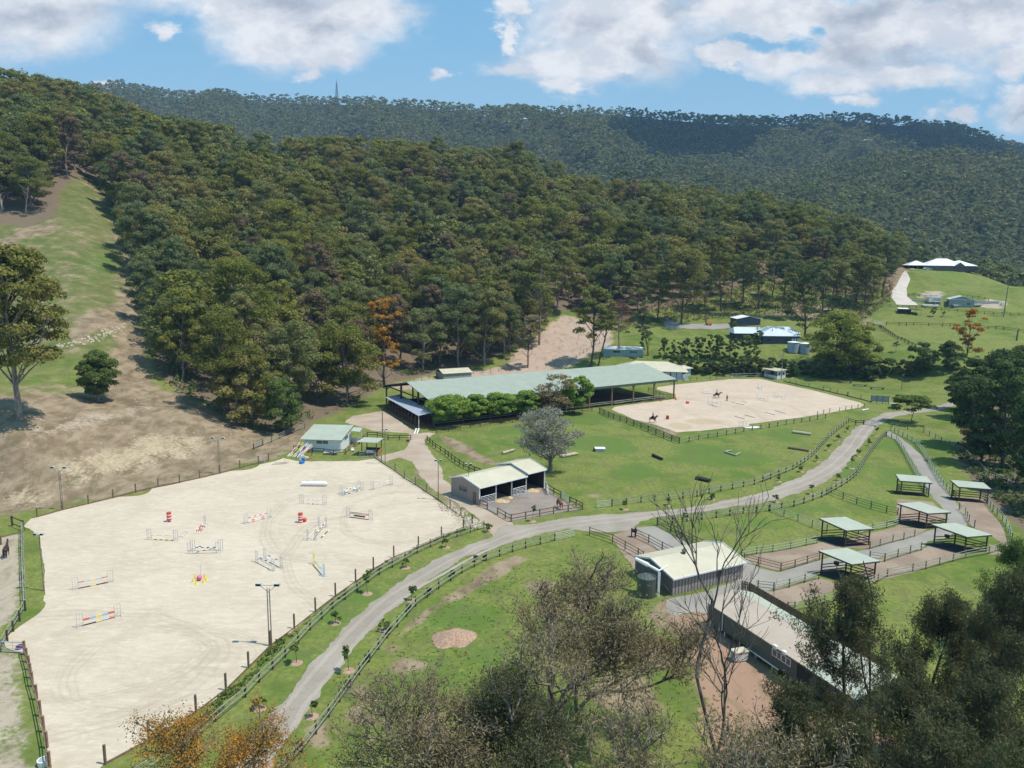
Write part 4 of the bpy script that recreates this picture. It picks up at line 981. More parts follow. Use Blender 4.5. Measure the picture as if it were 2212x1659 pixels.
# ---------------------------------------------------------------- long covered arena (barn)
pr = at(1455, 863, z=0); HE = hgt(pr, 820)
P0 = at(937, 869, z=HE); P1 = at(1457, 818, z=HE); P0.z = P1.z = 0
B = Bld('covered_arena', 'very long open sided barn with a light green steel roof beside the smaller arena', 'barn', P0, P1)
bk = B.loc(at(860, 829, z=HE)); BW = bk[1]; L_ = B.L
rf = B.roof_gable(0, L_, 0, BW, HE, hgt(B.w(L_ * .02, BW / 2, 0), 824) - HE, .5, M_ROOFG, th=.14)
MB().box(-.45, L_ + .45, -.62, -.5, HE - .75, HE - .1).build('fascia', M_GREEN, rf)
MB().box(-.45, L_ + .45, BW + .5, BW + .62, HE - .75, HE - .1).build('fascia', M_GREEN, rf)
nb = 10
for i in range(nb + 1):
    x = L_ * i / nb
    for y in (0.0, BW):
        p = B.post(x, y, HE - .3, .34, M_TIMB2)
        MB().beam((x, y, HE - 1.5), (x + (.9 if i < nb else -.9), y, HE - .45), .12).beam((x, y, HE - 1.5), (x - (.9 if i else -.9), y, HE - .45), .12).build('brace', M_GREEN, p)
    MB().beam((x, 0, HE - .2), (x, BW / 2, HE + 2.6), .2, .35).beam((x, BW / 2, HE + 2.6), (x, BW, HE - .2), .2, .35).beam((x, 0, HE - .3), (x, BW, HE - .3), .16, .3).build('truss', M_GREEN, B.e)
for y in (BW * .3, BW * .66): B.post(0, y, HE + 1.2, .4, M_TIMB)
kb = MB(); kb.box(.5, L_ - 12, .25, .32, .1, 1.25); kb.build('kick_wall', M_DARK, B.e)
for z in (.75, 1.2):
    MB().beam((.3, -.05, z), (L_ - 3, -.05, z), .06, .14).build('rail', M_TIMG, B.e)
MB().box(.3, L_ - .3, BW - .4, BW - .3, .1, 1.5).build('kick_wall', M_TIMB, B.e)
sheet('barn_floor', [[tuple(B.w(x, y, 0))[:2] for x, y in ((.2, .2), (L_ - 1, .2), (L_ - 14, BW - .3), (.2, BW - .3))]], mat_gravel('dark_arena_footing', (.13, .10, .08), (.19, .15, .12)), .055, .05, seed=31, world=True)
BARN = B
# ---------------------------------------------------------------- stall row under a patched skillion roof, left end of the barn
Pn = at(905, 927, z=0); hn = hgt(Pn, 897); P0 = at(835, 858, z=hn); P0.z = 0
B = Bld('stall_row', 'open stall row with a streaky silver roof at the near end of the long barn', 'stalls', P0, Pn)
D_ = B.loc(at(933, 888, z=hn + .5))[1]; D_ = max(3.0, min(D_, 7))
MB().slab([(-.3, -.3, hn), (B.L + .3, -.3, hn), (B.L + .3, D_, hn + .5), (-.3, D_, hn + .5)], .06).build('roof', M_GALV, B.e)
ns = 10
for i in range(ns + 1):
    x = .1 + (B.L - .2) * i / ns; B.post(x, 0, hn - .1, .14, M_TIMB2 if i < ns else M_WHITE); B.post(x, D_ - .2, hn + .35, .14, M_TIMB)
    for z in (.6, 1.2): MB().beam((x + .1, 0, z), (x + .1, D_ - .2, z), .05, .12).build('rail', M_TIMB, B.e)
for z in (.55, 1.15): MB().beam((0, .12, z), (B.L, .12, z), .05, .12).build('rail', M_TIMB, B.e)
MB().box(-.2, B.L + .1, -1.0, -.8, 0, .16).build('sleeper_edge', M_TIMB2, B.e)
for i in range(7): MB().cyl((1 + i * B.L / 8, .3, .15), (1 + i * B.L / 8, .3, .55), .22, 10).build('feed_bin', M_BLACK, B.e)
sheet('dirt_pad', [[tuple(B.w(x, y, 0))[:2] for x, y in ((-.2, -.8), (B.L, -.8), (B.L, D_ + 1), (-.2, D_ + 1))]], mat_gravel('red_stall_bedding', (.30, .165, .10), (.36, .21, .13)), .03, .05, seed=32, world=True)
# ---------------------------------------------------------------- small green roofed shed behind the barn
B = Bld('storage_shed', 'little green roofed shed peeping over the long barn roof ridge', 'shed', at(958, 822), at(1010, 819))
hh = hgt(B.w(0, 0, 0), 811); B.roof_gable(0, 10, 0, 7, max(hh, 2.4), 1.0, .3, M_ROOFC); B.walls(0, 10, 0, 7, max(hh, 2.4), M_GREY, 'flrb')
# ---------------------------------------------------------------- clubhouse
P1 = at(1479, 820, z=0); P0 = P1 + Vector((-22, 2.6, 0))
B = Bld('clubhouse', 'cream hip roofed clubhouse with white doors behind the far end of the long barn', 'clubhouse', P0, P1)
hc = hgt(P1, 803); B.walls(0, B.L, 0, 11, hc, M_NAVY, 'flrb'); B.roof_hip(0, B.L, 0, 11, hc, 2.6, 1.1, M_ROOFC)
for k, x in enumerate((B.L - 1.9, B.L - 3.8, B.L - 5.9, B.L - 10, B.L - 12.3, B.L - 14.5)):
    d = MB().box(x - .85, x + .85, -.10, -.01, .15, 2.35).build('door', flat('pale_blue_door', (.55, .62, .72), .6), B.e)
    MB().box(x + .6, x + .7, -.16, -.10, 1.0, 1.15).build('handle', M_PIPE, d)
for x in (B.L, B.L - 4.8, B.L - 9): B.post(x + .8, -.9, hc, .14, M_WHITE)
MB().box(-1, B.L + 1.2, -1.3, -.02, -.1, .12).build('veranda_slab', M_CONC, B.e)
B = Bld('clubhouse_annex', 'small pale blue annex with its own cream roof, right of the clubhouse', 'annex', at(1481, 813, z=0), at(1492, 812, z=0))
ha = hgt(B.w(B.L, 0, 0), 795); B.walls(-1, B.L, 0, 5, ha, flat('pale_blue_wall', (.50, .60, .68), .6), 'flrb'); B.roof_hip(-1.5, B.L, 0, 5, ha, 1.2, .6, M_ROOFC)
# ---------------------------------------------------------------- teal container shed
B = Bld('container_shed', 'teal walled long shed with a white flat roof among the gum trees', 'shed', at(1303, 771), at(1389, 770))
B.walls(0, B.L, 0, 5, 3.0, M_TEAL, 'flrb', z0=-.8); MB().slab([(-.2, -.3, 3.05), (B.L + .2, -.3, 3.05), (B.L + .2, 5.2, 3.5), (-.2, 5.2, 3.5)], .12).build('roof', M_ROOFW, B.e)
B.window('f', B.L * .25, B.L * .42, 1.7, 2.4, 0, fr=M_NAVY); B.window('f', B.L * .66, B.L * .84, 1.7, 2.4, 0, fr=M_NAVY)
# ---------------------------------------------------------------- dark shed by the neighbour's house
Pa = at(*T('E5', 85, 450)); Pb = at(*T('E5', 190, 505)); B = Bld('farm_shed', 'charcoal walled shed with a white gable roof behind the slate blue house', 'shed', Pa, Pb, z=Pb.z)
hs = hgt(Pb, T('E5', 0, 382)[1]); wd = B.loc(at(*T('E5', 545, 470)))[1]; wd = max(6, min(wd, 13)); hs = max(2.6, hs)
B.walls(0, B.L, 0, wd, hs, M_NAVY, 'flrb', z0=-1.5)
r_ = MB().slab([(-.3, -.3, hs), (B.L + .4, -.3, hs), (B.L + .4, wd / 2, hs + 1.1), (-.3, wd / 2, hs + 1.1)], .1).slab([(-.3, wd / 2, hs + 1.1), (B.L + .4, wd / 2, hs + 1.1), (B.L + .4, wd + .3, hs), (-.3, wd + .3, hs)], .1).build('roof', M_ROOFW, B.e)
MB().prism([(0, hs), (wd, hs), (wd / 2, hs + 1.0)], B.L - .1, B.L, 'x').build('gable_wall', M_NAVY, B.e)
# ---------------------------------------------------------------- the neighbour's house
P0 = at(*T('E5', 600, 792)); P1 = at(*T('E5', 1190, 792)); zz = P0.z
B = Bld('farm_house', 'slate blue walled house with broad pale metal hip roofs, beside two round tanks', 'house', P0, P1, z=zz)
hh = hgt(B.w(B.L * .5, 0, 0), T('E5', 0, 657)[1]); B.walls(0, B.L, 0, 12, hh, M_NAVY, 'flrb', z0=-1); B.roof_hip(-.5, B.L, 0, 13, hh, hgt(B.w(5, 6.5, 0), T('E5', 0, 505)[1]) - hh, .5, M_ROOFB)
B.roof_hip(B.L * .3, B.L + 3.5, 9, 19, hh + .1, 2.2, .5, M_ROOFB, hipw=2.5); B.walls(B.L * .35, B.L + 3.0, 9.4, 18.6, hh, M_NAVY, 'frb', z0=-1)
B.roof_hip(-8.5, 3.5, 6.5, 15.5, hh + .25, 2.0, .5, M_ROOFB, hipw=1.2); B.walls(-8, 3, 7, 15, hh, M_NAVY, 'flb', z0=-1)
for a in (.12, .62): B.window('f', B.L * a, B.L * a + 1.8, 1.2, 2.3, 0, fr=M_NAVY)
for a in (.80, .87, .94): B.window('f', B.L * a, B.L * a + .6, .9, 2.3, 0, mat=flat('pale_curtain', (.6, .58, .52), .8), panes=1)
MB().cyl((B.L * .33, 3, hh + 1.2), (B.L * .33, 3, hh + 2.4), .18, 8).build('vent_pipe', M_PIPE, B.e); MB().cyl((1.0, 9, hh + 1.6), (1.0, 9, hh + 3.1), .22, 8).build('chimney', M_GREY, B.e)
for n_, (x, y) in enumerate(((1098, 905), (1280, 925))):
    q = at(*T('E5', x, y)); h_ = hgt(q, T('E5', 0, y - 148)[1]); e = empty('rainwater_tank', q)
    tag(e, ['round corrugated rainwater tank standing nearest the slate blue house', 'round corrugated rainwater tank half hidden by the leafy tree'][n_], 'water tank', 'rainwater tanks by the house')
    m_ = ribbed('corrugated_tank_steel', (.36, .43, .47), .22, 2); MB().cyl((0, 0, -.4), (0, 0, h_), 2.15, 24).build('tank_body', m_, e, smooth=False); MB().cyl((0, 0, h_), (0, 0, h_ + .35), 2.25, 24, .3).build('tank_lid', M_ROOFW, e)
# ---------------------------------------------------------------- judge's box
P0 = at(*T('E3', 1888, 232), z=0); P1 = at(*T('E3', 2066, 270), z=0); B = Bld('judges_box', "small white booth with an open front and lettered panel beside the smaller arena", 'booth', P0, P1)
hj = hgt(P1, T('E3', 0, 150)[1]); dj = max(2.2, min(5.5, B.loc(at(*T('E3', 2155, 258), z=0))[1])); B.walls(0, B.L, 0, dj, hj, M_WHITE, 'lb'); hp = hj * .42
pn = MB().box(0, B.L, 0, .1, .15, hp).build('front_panel', M_WHITE, B.e)
MB().prism([(B.L * .22, hp * .45), (B.L * .33, hp * .45), (B.L * .29, hp * .78)], -.02, -.003, 'y').build('emblem', M_BLACK, pn)
tx = MB()
rr = random.Random(4)
for i in range(13):
    x = B.L * .38 + i * B.L * .032
    if i == 7: continue
    tx.beam((x, -.012, hp * .36), (x + .10, -.012, hp * (.58 + .12 * rr.random())), .045, .012)
tx.build('lettering', flat('grey_lettering', (.20, .20, .22), .6), pn)
MB().prism([(.1, .1), (dj - .1, .1), (dj - .1, hj), (.1, hj)], B.L - .1, B.L, 'x').build('side_wall', M_WHITE, B.e)
B.window('r', dj * .12, dj * .38, hj * .5, hj * .85, B.L, panes=1); B.window('r', dj * .62, dj * .86, hj * .5, hj * .85, B.L, panes=1)
B.post(B.L * .72, .05, hj, .08, M_TIMB)
MB().slab([(-.9, -1.0, hj + .1), (B.L + .5, -1.0, hj + .1), (B.L + .5, dj + .4, hj + .35), (-.9, dj + .4, hj + .35)], .12).build('roof', M_ROOFC, B.e)
MB().box(0, B.L, .1, dj, .1, .2).build('floor_deck', M_TIMB, B.e)
# ---------------------------------------------------------------- white office by the big arena
P0 = at(*T('E1', 278, 588), z=0); P1 = at(*T('E1', 858, 602), z=0); B = Bld('office', 'white walled office with a pale green roof at the top edge of the big arena', 'office', P0, P1)
ho = hgt(P1, T('E1', 0, 395)[1]); do = max(6, min(14, B.loc(at(*T('E1', 1050, 440), z=0))[1])); rise = .9
B.walls(0, B.L, 0, do, ho, M_WHITE, 'f'); MB().box(0, B.L, do - .12, do, 0, ho + rise).build('wall', M_WHITE, B.e)
for x in (0, B.L - .12): MB().prism([(.125, 0), (do - .125, 0), (do - .125, ho + rise), (.125, ho)], x, x + .12, 'x').build('wall', M_WHITE, B.e)
MB().slab([(-.8, -.6, ho + .02), (B.L + .35, -.6, ho + .02), (B.L + .35, do + .5, ho + rise + .12), (-.8, do + .5, ho + rise + .12)], .14).build('roof', M_ROOFG2, B.e)
B.window('f', B.L * .33, B.L * .66, ho * .62, ho * .9, 0, mat=flat('grey_window_glass', (.16, .15, .13), .2)); B.window('r', do * .34, do * .66, ho * .62, ho * .92, B.L)
MB().slab([(B.L + .4, do * .75, ho + .3), (B.L + 2.4, do * .75, ho + .2), (B.L + 2.4, do + .4, ho + .5), (B.L + .4, do + .4, ho + .6)], .1).build('porch_roof', M_ROOFG2, B.e)
B.post(B.L + 2.2, do, ho + .3, .12, M_WHITE); MB().box(B.L + .02, B.L + 2.2, do - .2, do - .1, 0, 1.1).build('porch_wall', M_WHITE, B.e)
# ---------------------------------------------------------------- small roofed pen with the cart
Pf = at(*T('E1', 1440, 665), z=0); P0 = at(*T('E1', 1190, 655), z=0); B = Bld('open_shelter', 'small green roofed open shelter with a timber side next to the white office', 'shelter', P0, Pf)
h1 = hgt(Pf, T('E1', 0, 435)[1]); MB().slab([(-.9, -.4, h1), (B.L + .1, -.4, h1 - .05), (B.L + .5, 3.2, h1 + .1), (-.3, 3.2, h1 + .15)], .12).build('roof', M_ROOFG2, B.e)
for x, y in ((.1, 0), (B.L - .1, 0), (.3, 2.9), (B.L + .1, 2.9)): B.post(x, y, h1, .16, M_TIMB)
MB().box(B.L + .1, B.L + .2, .1, 2.9, 0, 1.1).build('side_wall', M_WOODF, B.e); MB().box(.1, B.L, 2.9, 3.0, 0, 1.1).build('rear_wall', M_TIMB, B.e)
e = empty('equipment_cart', B.w(B.L * .5, .5, 0), B.rz); tag(e, 'dark cart with a white notice panel parked under the small open shelter', 'cart')
MB().box(-1.1, 1.1, 0, 1.3, .45, .95).build('cart_body', M_NAVY, e); sg_ = MB().box(-.75, .75, -.16, -.12, .62, 1.15).build('sign_panel', M_WHITE, e)
lt = MB()
for i in range(9): lt.beam((-.35 + i * .1, -.17, .85), (-.30 + i * .1, -.17, .95), .03, .01)
lt.prism([(-.65, .85), (-.48, .85), (-.55, .98)], -.18, -.165, 'y'); lt.build('lettering', M_BLACK, sg_)
for x in (-.8, .8): MB().cyl((x, -.08, .3), (x, .12, .3), .3, 14).build('wheel', M_BLACK, e)
gate('grey pipe gate standing across the front of the small open shelter', T('E1', 1165, 680), T('E1', 1412, 692), 1.2, 4)
# ---------------------------------------------------------------- stable shed with two roof levels
P0 = at(*T('E2', 553, 975), z=0); P1 = at(*T('E2', 1605, 695), z=0); B = Bld('stable_shed', 'cream roofed three bay horse shed with lilac brown end wall in the dirt yard', 'stable', P0, P1)
hf = hgt(P0, T('E2', 0, 682)[1]); bl = B.loc(at(*T('E2', 208, 768), z=0)); dw = max(5, min(11, bl[1])); xs = B.L * .70
rs = max(.7, hgt(B.w(0, dw * .55, 0), T('E2', 0, 503)[1]) - hf)
B.roof_gable(0, xs, 0, dw, hf, rs, .15, M_ROOFC, ridge=.55, fascia=M_WHITE); B.roof_gable(xs + .3, B.L, -.1, dw + .1, hf + .45, rs, .15, M_ROOFC, ridge=.55, fascia=M_WHITE, name='raised_roof')
B.walls(0, xs, 0, dw, hf, M_TAN, 'l', gab=rs - .05, ridge=.55); MB().box(.13, B.L, dw - .12, dw, 0, hf).build('wall', M_TANX, B.e)
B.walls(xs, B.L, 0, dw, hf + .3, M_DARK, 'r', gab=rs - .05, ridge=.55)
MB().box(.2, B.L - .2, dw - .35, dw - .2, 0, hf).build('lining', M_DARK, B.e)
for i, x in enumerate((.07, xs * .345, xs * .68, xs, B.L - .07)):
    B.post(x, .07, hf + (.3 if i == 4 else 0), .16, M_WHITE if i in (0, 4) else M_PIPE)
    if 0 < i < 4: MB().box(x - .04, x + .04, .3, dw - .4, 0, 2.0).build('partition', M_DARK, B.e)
w = B.window('l', dw * .42, dw * .70, hf * .45, hf * .75, 0, fr=M_TAN); d = MB().box(-.05, -.01, .9, 1.7, .05, 2.0).build('door', M_TIMB2, B.e)
SH = B
for a, b_, off, nm in ((.01, .335, 0, 'grey pipe gate closing the left bay of the horse shed'), (.69, .99, 0, 'grey pipe gate closing the middle right bay of the horse shed')):
    gate(nm, B.w(xs * a + .1, -.12, 0), B.w(xs * b_ - .1, -.12, 0), 1.45, 6, M_ROOFW, world=True)
gate('pipe gate swung open into the dirt yard in front of the horse shed', B.w(xs * .69, -.25, 0), B.w(xs * .69 + 1.5, -2.6, 0), 1.35, 6, M_ROOFW, world=True)
gate('long pipe gate swung open from the raised right bay of the horse shed', B.w(B.L - .1, -.3, 0), B.w(B.L - 2.4, -3.4, 0), 1.4, 6, M_ROOFW, world=True)
# ---------------------------------------------------------------- cream roofed shed in the foreground, its tank and pipes
P0 = at(*T('E4', 765, 1340), z=0); P1 = at(*T('E4', 1890, 1062), z=0); B = Bld('machinery_shed', 'cream roofed shed with striped purple brown wall, seen through the bare tree', 'shed', P0, P1)
hm = hgt(P1, T('E4', 0, 790)[1]); hm2 = hgt(P0, T('E4', 0, 1040)[1]); hm = (hm + hm2) / 2; dm = max(6, min(14, B.loc(at(*T('E4', 262, 950), z=0))[1]))
B.roof_gable(0, B.L, 0, dm, hm, .95, .25, M_ROOFC, ridge=.55, fascia=M_WHITE); B.walls(0, B.L, 0, dm, hm, M_TANX, 'f'); B.walls(0, B.L, 0, dm, hm, M_BRICK, 'lr', gab=.9, ridge=.55); B.walls(0, B.L, 0, dm, hm, M_TANX, 'b')
v = MB(); v.cyl((B.L * .42, dm * .5, hm + .8), (B.L * .42, dm * .5, hm + 1.25), .22, 10).cyl((B.L * .42, dm * .5, hm + 1.25), (B.L * .42, dm * .5, hm + 1.5), .34, 10, .12); v.build('roof_vent', M_DKG, B.e)
MB().box(B.L * .63, B.L * .66, -.06, -.005, .05, 2.3).build('downpipe', M_TIMB, B.e)
q = at(*T('E4', 340, 1330), z=0); e = empty('poly_tank', q); tag(e, 'dark green upright tank with white overflow pipes at the end of the cream shed', 'water tank')
MB().cyl((0, 0, 0), (0, 0, 2.4), 1.15, 20).build('tank_body', M_DKG, e); MB().cyl((0, 0, 2.4), (0, 0, 2.75), 1.15, 20, .35).build('tank_lid', M_DKG, e)
pp = MB().cyl((1.3, -.4, 0), (1.3, -.4, 3.3), .10, 8).cyl((1.5, -.2, 0), (1.5, -.2, 3.0), .08, 8).cyl((1.3, -.4, 3.3), (2.6, .6, 3.6), .09, 8).cyl((1.3, -.4, 3.3), (.2, .6, 3.6), .18, 8).cyl((.2, .6, 3.6), (-1.2, 1.6, 4.0), .30, 8, .2); pp.build('overflow_pipe', M_WHITE, e)
# ---------------------------------------------------------------- long green cabin building
P0 = at(1527, 1352, z=0); P1 = at(1842, 1572, z=0); B = Bld('cabin_block', 'long dark green raised cabin block with a pink beige roof at the lower right', 'cabin', P0, P1)
he = hgt(P0, 1300); fl = .7; pk = B.loc(at(1582, 1278, z=he + .8)); dp = max(5, min(12, B.loc(at(1617, 1275, z=he))[1])); xr = B.loc(at(1756, 1434, z=he))[0]
B.walls(0, B.L, 0, dp, he, M_DKG, 'flrb', z0=fl)
B.roof_gable(0, xr, 0, dp, he, .8, .18, M_ROOFP, M_ROOFG2, ridge=.62); B.roof_gable(xr + .37, B.L, -.05, dp + .05, he + .02, .8, .18, M_ROOFG2, ridge=.62, name='annex_roof')
for i in range(9):
    x = .4 + (B.L - .8) * i / 8; MB().box(x - .08, x + .08, .1, .26, -.1, fl).build('stump', M_PIPE, B.e)
MB().beam((B.L * .28, -.05, .1), (B.L * .33, -.05, fl), .08).beam((B.L * .33, -.05, fl - .05), (B.L * .55, -.05, fl - .05), .1).build('drain_pipe', M_WHITE, B.e)
for a in (.50, .56): 
    w = B.window('f', B.L * a, B.L * a + 1.3, fl + 1.0, fl + 1.75, 0); MB().box(B.L * a + .3, B.L * a + .75, -.30, -.01, fl + 2.0, fl + 2.3).build('air_conditioner', M_WHITE, B.e)
MB().cyl((B.L * .13, -.08, fl), (B.L * .13, -.08, he + .9), .045, 6).build('vent_pipe', M_WHITE, B.e)
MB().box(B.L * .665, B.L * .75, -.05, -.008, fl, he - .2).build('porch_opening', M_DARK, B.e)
MB().box(B.L - .3, B.L + 1.6, -2.0, -.3, 0, .55).box(B.L + .2, B.L + 1.6, -2.8, -2.0, 0, .3).build('steps', flat('new_pine', (.52, .36, .2), .8), B.e)
CB = B
fence('tall brown paling fence running behind the long green cabin block', [T('C2', 1940, 265), T('C3', 0, 280), T('C3', 540, 610), T('C3', 1080, 930)], 2.6, 1.8, (.4, 1.5), .1, M_TIMB2, name='paling_fence')
pf = bpy.data.objects['paling_fence']; a0 = [at(*q) for q in (T('C2', 1940, 265), T('C3', 0, 280), T('C3', 540, 610), T('C3', 1080, 930))]; b = MB()
for p, q in zip(a0, a0[1:]):
    k = int((q - p).length / .16)
    for i in range(k): m_ = p.lerp(q, (i + .5) / k) - pf.location; dd = (q - p).normalized() * .07; b.beam(m_ - dd + Vector((0, 0, .9)), m_ + dd + Vector((0, 0, .9)), .02, 1.78 + .06 * (i % 3))
b.build('palings', M_TIMB2, pf)
# ---------------------------------------------------------------- six paddock shelters given by the corners of their roofs
SHL = [('back left of the lane', [(1180, 797), (1430, 815), (1475, 868), (1215, 850)]), ('back right of the lane', [(1620, 843), (1887, 865), (1950, 918), (1685, 898)]),
       ('third', [(1195, 1033), (1375, 1020), (1625, 1103), (1440, 1113)]), ('fourth', [(565, 1152), (775, 1140), (1005, 1235), (785, 1250)]),
       ('fifth', [(1470, 1200), (1665, 1189), (1955, 1285), (1755, 1302)]), ('sixth', [(560, 1412), (790, 1390), (1055, 1495), (828, 1522)])]
SLAB = ['open horse shelter farthest back on the left of the gravel lane', 'open horse shelter right of the gravel lane beside the curved sand yard',
        'open horse shelter between the grass paddock and the bend of the gravel lane', 'open horse shelter at the end of the long grass paddock, left of the lane',
        'open horse shelter with a black feeder, right of the lane above the near grass', 'nearest open horse shelter, its roof corner behind the dead branch and dark she-oak']
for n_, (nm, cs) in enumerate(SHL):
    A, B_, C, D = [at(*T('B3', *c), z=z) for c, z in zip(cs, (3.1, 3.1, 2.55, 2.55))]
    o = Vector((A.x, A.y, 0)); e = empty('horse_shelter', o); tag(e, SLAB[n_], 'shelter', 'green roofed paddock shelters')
    c0 = (A + B_ + C + D) / 4; q = [p - o for p in (A, B_, C, D)]; nz = (q[1] - q[0]).cross(q[3] - q[0]).z
    qs = q if nz > 0 else q[::-1]; r = MB().slab(qs, .07).build('roof', M_ROOFG2, e)
    f = MB()
    for i in range(4): f.beam(qs[i] - Vector((0, 0, .14)), qs[(i + 1) % 4] - Vector((0, 0, .14)), .07, .16)
    f.build('roof_frame', M_TIMB, r)
    ft = []
    for p in (A, B_, C, D):
        w = c0 + (p - c0) * .86; w = Vector((w.x, w.y, 0)) - o; ft.append(w); hq = p.z - .12
        MB().box(w.x - .08, w.x + .08, w.y - .08, w.y + .08, -.1, hq).build('post', M_TIMB, e)
    for z in (.45, .85, 1.25):
        for a, b_ in ((0, 1), (1, 2), (2, 3))[: 3 if n_ > 1 else 2]: MB().beam(ft[a] + Vector((0, 0, z)), ft[b_] + Vector((0, 0, z)), .05, .12).build('rail', M_TIMB, e)
    if n_ < 2: 
        for z in (.45, .85, 1.25): MB().beam(ft[3] + Vector((0, 0, z)), ft[0] + Vector((0, 0, z)), .05, .12).build('rail', M_TIMB, e)
    mq = [Vector((c0.x + (p.x - c0.x) * 1.0 - o.x, c0.y + (p.y - c0.y) * 1.0 - o.y, 0)) for p in (A, B_, C, D)]; m = MB(); m.slab([(p.x - .5, p.y + .1, .06) for p in (mq if nz > 0 else mq[::-1])], .05); m.build('shadow_sheet', flat('painted_shadow_black', (.028, .027, .027), .9), e)  # near-black sheet paints the roof's shadow onto the ground, on top of the cast one
    if n_ in (4, 5):
        hb = (ft[0] + ft[1]) / 2 + Vector((.3, 0, 1.1)); MB().cyl(hb, hb + Vector((0, 0, .35)), .32, 10, .38).build('feeder', M_BLACK, e)
# ---------------------------------------------------------------- hill house
P0 = atd(T('E6', 335, 308)[0], 427); P1 = atd(T('E6', 1440, 318)[0], 421); zz = atd(T('E6', 900, 300)[0], 423).z + .2
B = Bld('hill_house', 'long low house with brilliant white hip roofs on top of the grassy hill', 'house', P0, P1, z=zz); LL = B.L; he = min(2.9, max(2.4, hgt(B.w(LL * .5, 0, 0), T('E6', 0, 230)[1])))
B.walls(LL * .22, LL * .98, 0, 13, he, M_BRICK, 'flrb', z0=-.5); B.walls(LL * .01, LL * .21, 1, 10, he, M_DARK, 'lb', z0=-.3)
for x in (.01, .08, .15, .21): B.post(LL * x, .9, he, .3, M_BRICK)
B.roof_hip(LL * .27, LL * .82, 0, 14, he, 3.9, .6, M_ROOFW); B.roof_hip(LL * .01, LL * .30, .5, 10, he + .02, 2.5, .6, M_ROOFW); B.roof_hip(LL * .60, LL * .99, .4, 13, he + .05, 2.9, .6, M_ROOFW)
MB().prism([(LL * .665, he - .1), (LL * .80, he - .1), (LL * .735, he + 1.6)], -1.4, -1.25, 'y').build('porch_gable', M_BRICK, B.e)
MB().slab([(LL * .655, -1.7, he - .1), (LL * .735, -1.7, he + 1.9), (LL * .735, 3, he + 1.9), (LL * .655, 3, he - .1)], .12).slab([(LL * .735, -1.7, he + 1.9), (LL * .815, -1.7, he - .1), (LL * .815, 3, he - .1), (LL * .735, 3, he + 1.9)], .12).build('porch_roof', M_ROOFW, B.e)
for x in (.36, .44, .54, .59, .63, .85, .92): B.window('f', LL * x, LL * x + 1.6, .8, 2.1, 0, fr=M_BRICK)
MB().cyl((LL * .54, 7, he + 3.4), (LL * .54, 7, he + 4.6), .25, 8).build('chimney', M_WHITE, B.e)
MB().box(LL * .865, LL * 1.18, -2.4, 6, -.45, -.2).build('deck', M_TIMB, B.e)
for x in (.87, .97, 1.07, 1.17): B.post(LL * x, -2.2, he - .3, .16, M_TIMB, z0=-3)
MB().slab([(LL * .865, -2.6, he - .35), (LL * 1.12, -2.6, he - .45), (LL * 1.12, 6, he - .2), (LL * .865, 6, he - .1)], .1).build('deck_roof', M_NAVY, B.e)
MB().beam((LL * .87, -2.2, .9), (LL * 1.17, -2.2, .9), .06, .1).beam((LL * .87, -2.2, .5), (LL * 1.17, -2.2, .5), .05, .08).build('deck_rail', M_TIMB, B.e)
# parked car
q = atd(T('E6', 645, 318)[0], 419); e = empty('parked_car', q, B.rz + .05); tag(e, 'pale silver blue hatchback parked in front of the white roofed hill house', 'car')
body = MB().prism([(-2.1, .35), (-2.15, .75), (-1.75, .92), (-1.25, 1.42), (.45, 1.46), (1.05, .98), (1.95, .82), (2.15, .6), (2.1, .35)], -.85, .85, 'y'); body.build('body', flat('silver_blue_car_paint', (.55, .66, .72), .25, .03, spec=.6), e)
MB().prism([(-1.5, .98), (-1.12, 1.35), (.38, 1.38), (.85, .98)], -.87, .87, 'y').build('side_windows', M_GLASS, e)
for x in (-1.35, 1.35):
    for y in (-.86, .68): MB().cyl((x, y, .33), (x, y + .18, .33), .33, 14).build('wheel', M_BLACK, e)
# ---------------------------------------------------------------- garage shed half way up
P0 = at(*T('E6', 1000, 1000)); P1 = at(*T('E6', 1410, 1005)); B = Bld('garage_shed', 'grey green garage with a grey gable roof below the white roofed hill house', 'garage', P0, P1, z=P0.z)
hg = max(3, hgt(P0, T('E6', 0, 872)[1])); dg = 12
B.walls(0, B.L, 0, dg, hg, flat('grey_green_wall', (.30, .35, .33), .7), 'flrb', z0=-.6); xr = B.L * .5
MB().slab([(-.3, -.3, hg), (xr, -.3, hg + 1.5), (xr, dg, hg + 1.5), (-.3, dg, hg)], .1).slab([(xr, -.3, hg + 1.5), (B.L + .3, -.3, hg), (B.L + .3, dg, hg), (xr, dg, hg + 1.5)], .1).build('roof', flat('grey_roof_steel', (.50, .49, .49), .5), B.e)
MB().prism([(0, hg), (B.L, hg), (xr, hg + 1.45)], 0, .1, 'y').build('gable_wall', M_GREY, B.e); MB().box(-.2, B.L + .2, -.45, -.31, hg - .15, hg + .05).build('gutter', M_WHITE, B.e)
B.window('f', B.L * .70, B.L * .84, 1.2, 2.2, 0, fr=M_GREY); GR = B
for y in (2.0, 5.5, 9): MB().box(-.06, -.01, y, y + 2.4, 0, 2.6).build('roller_door', M_TIMB, B.e)
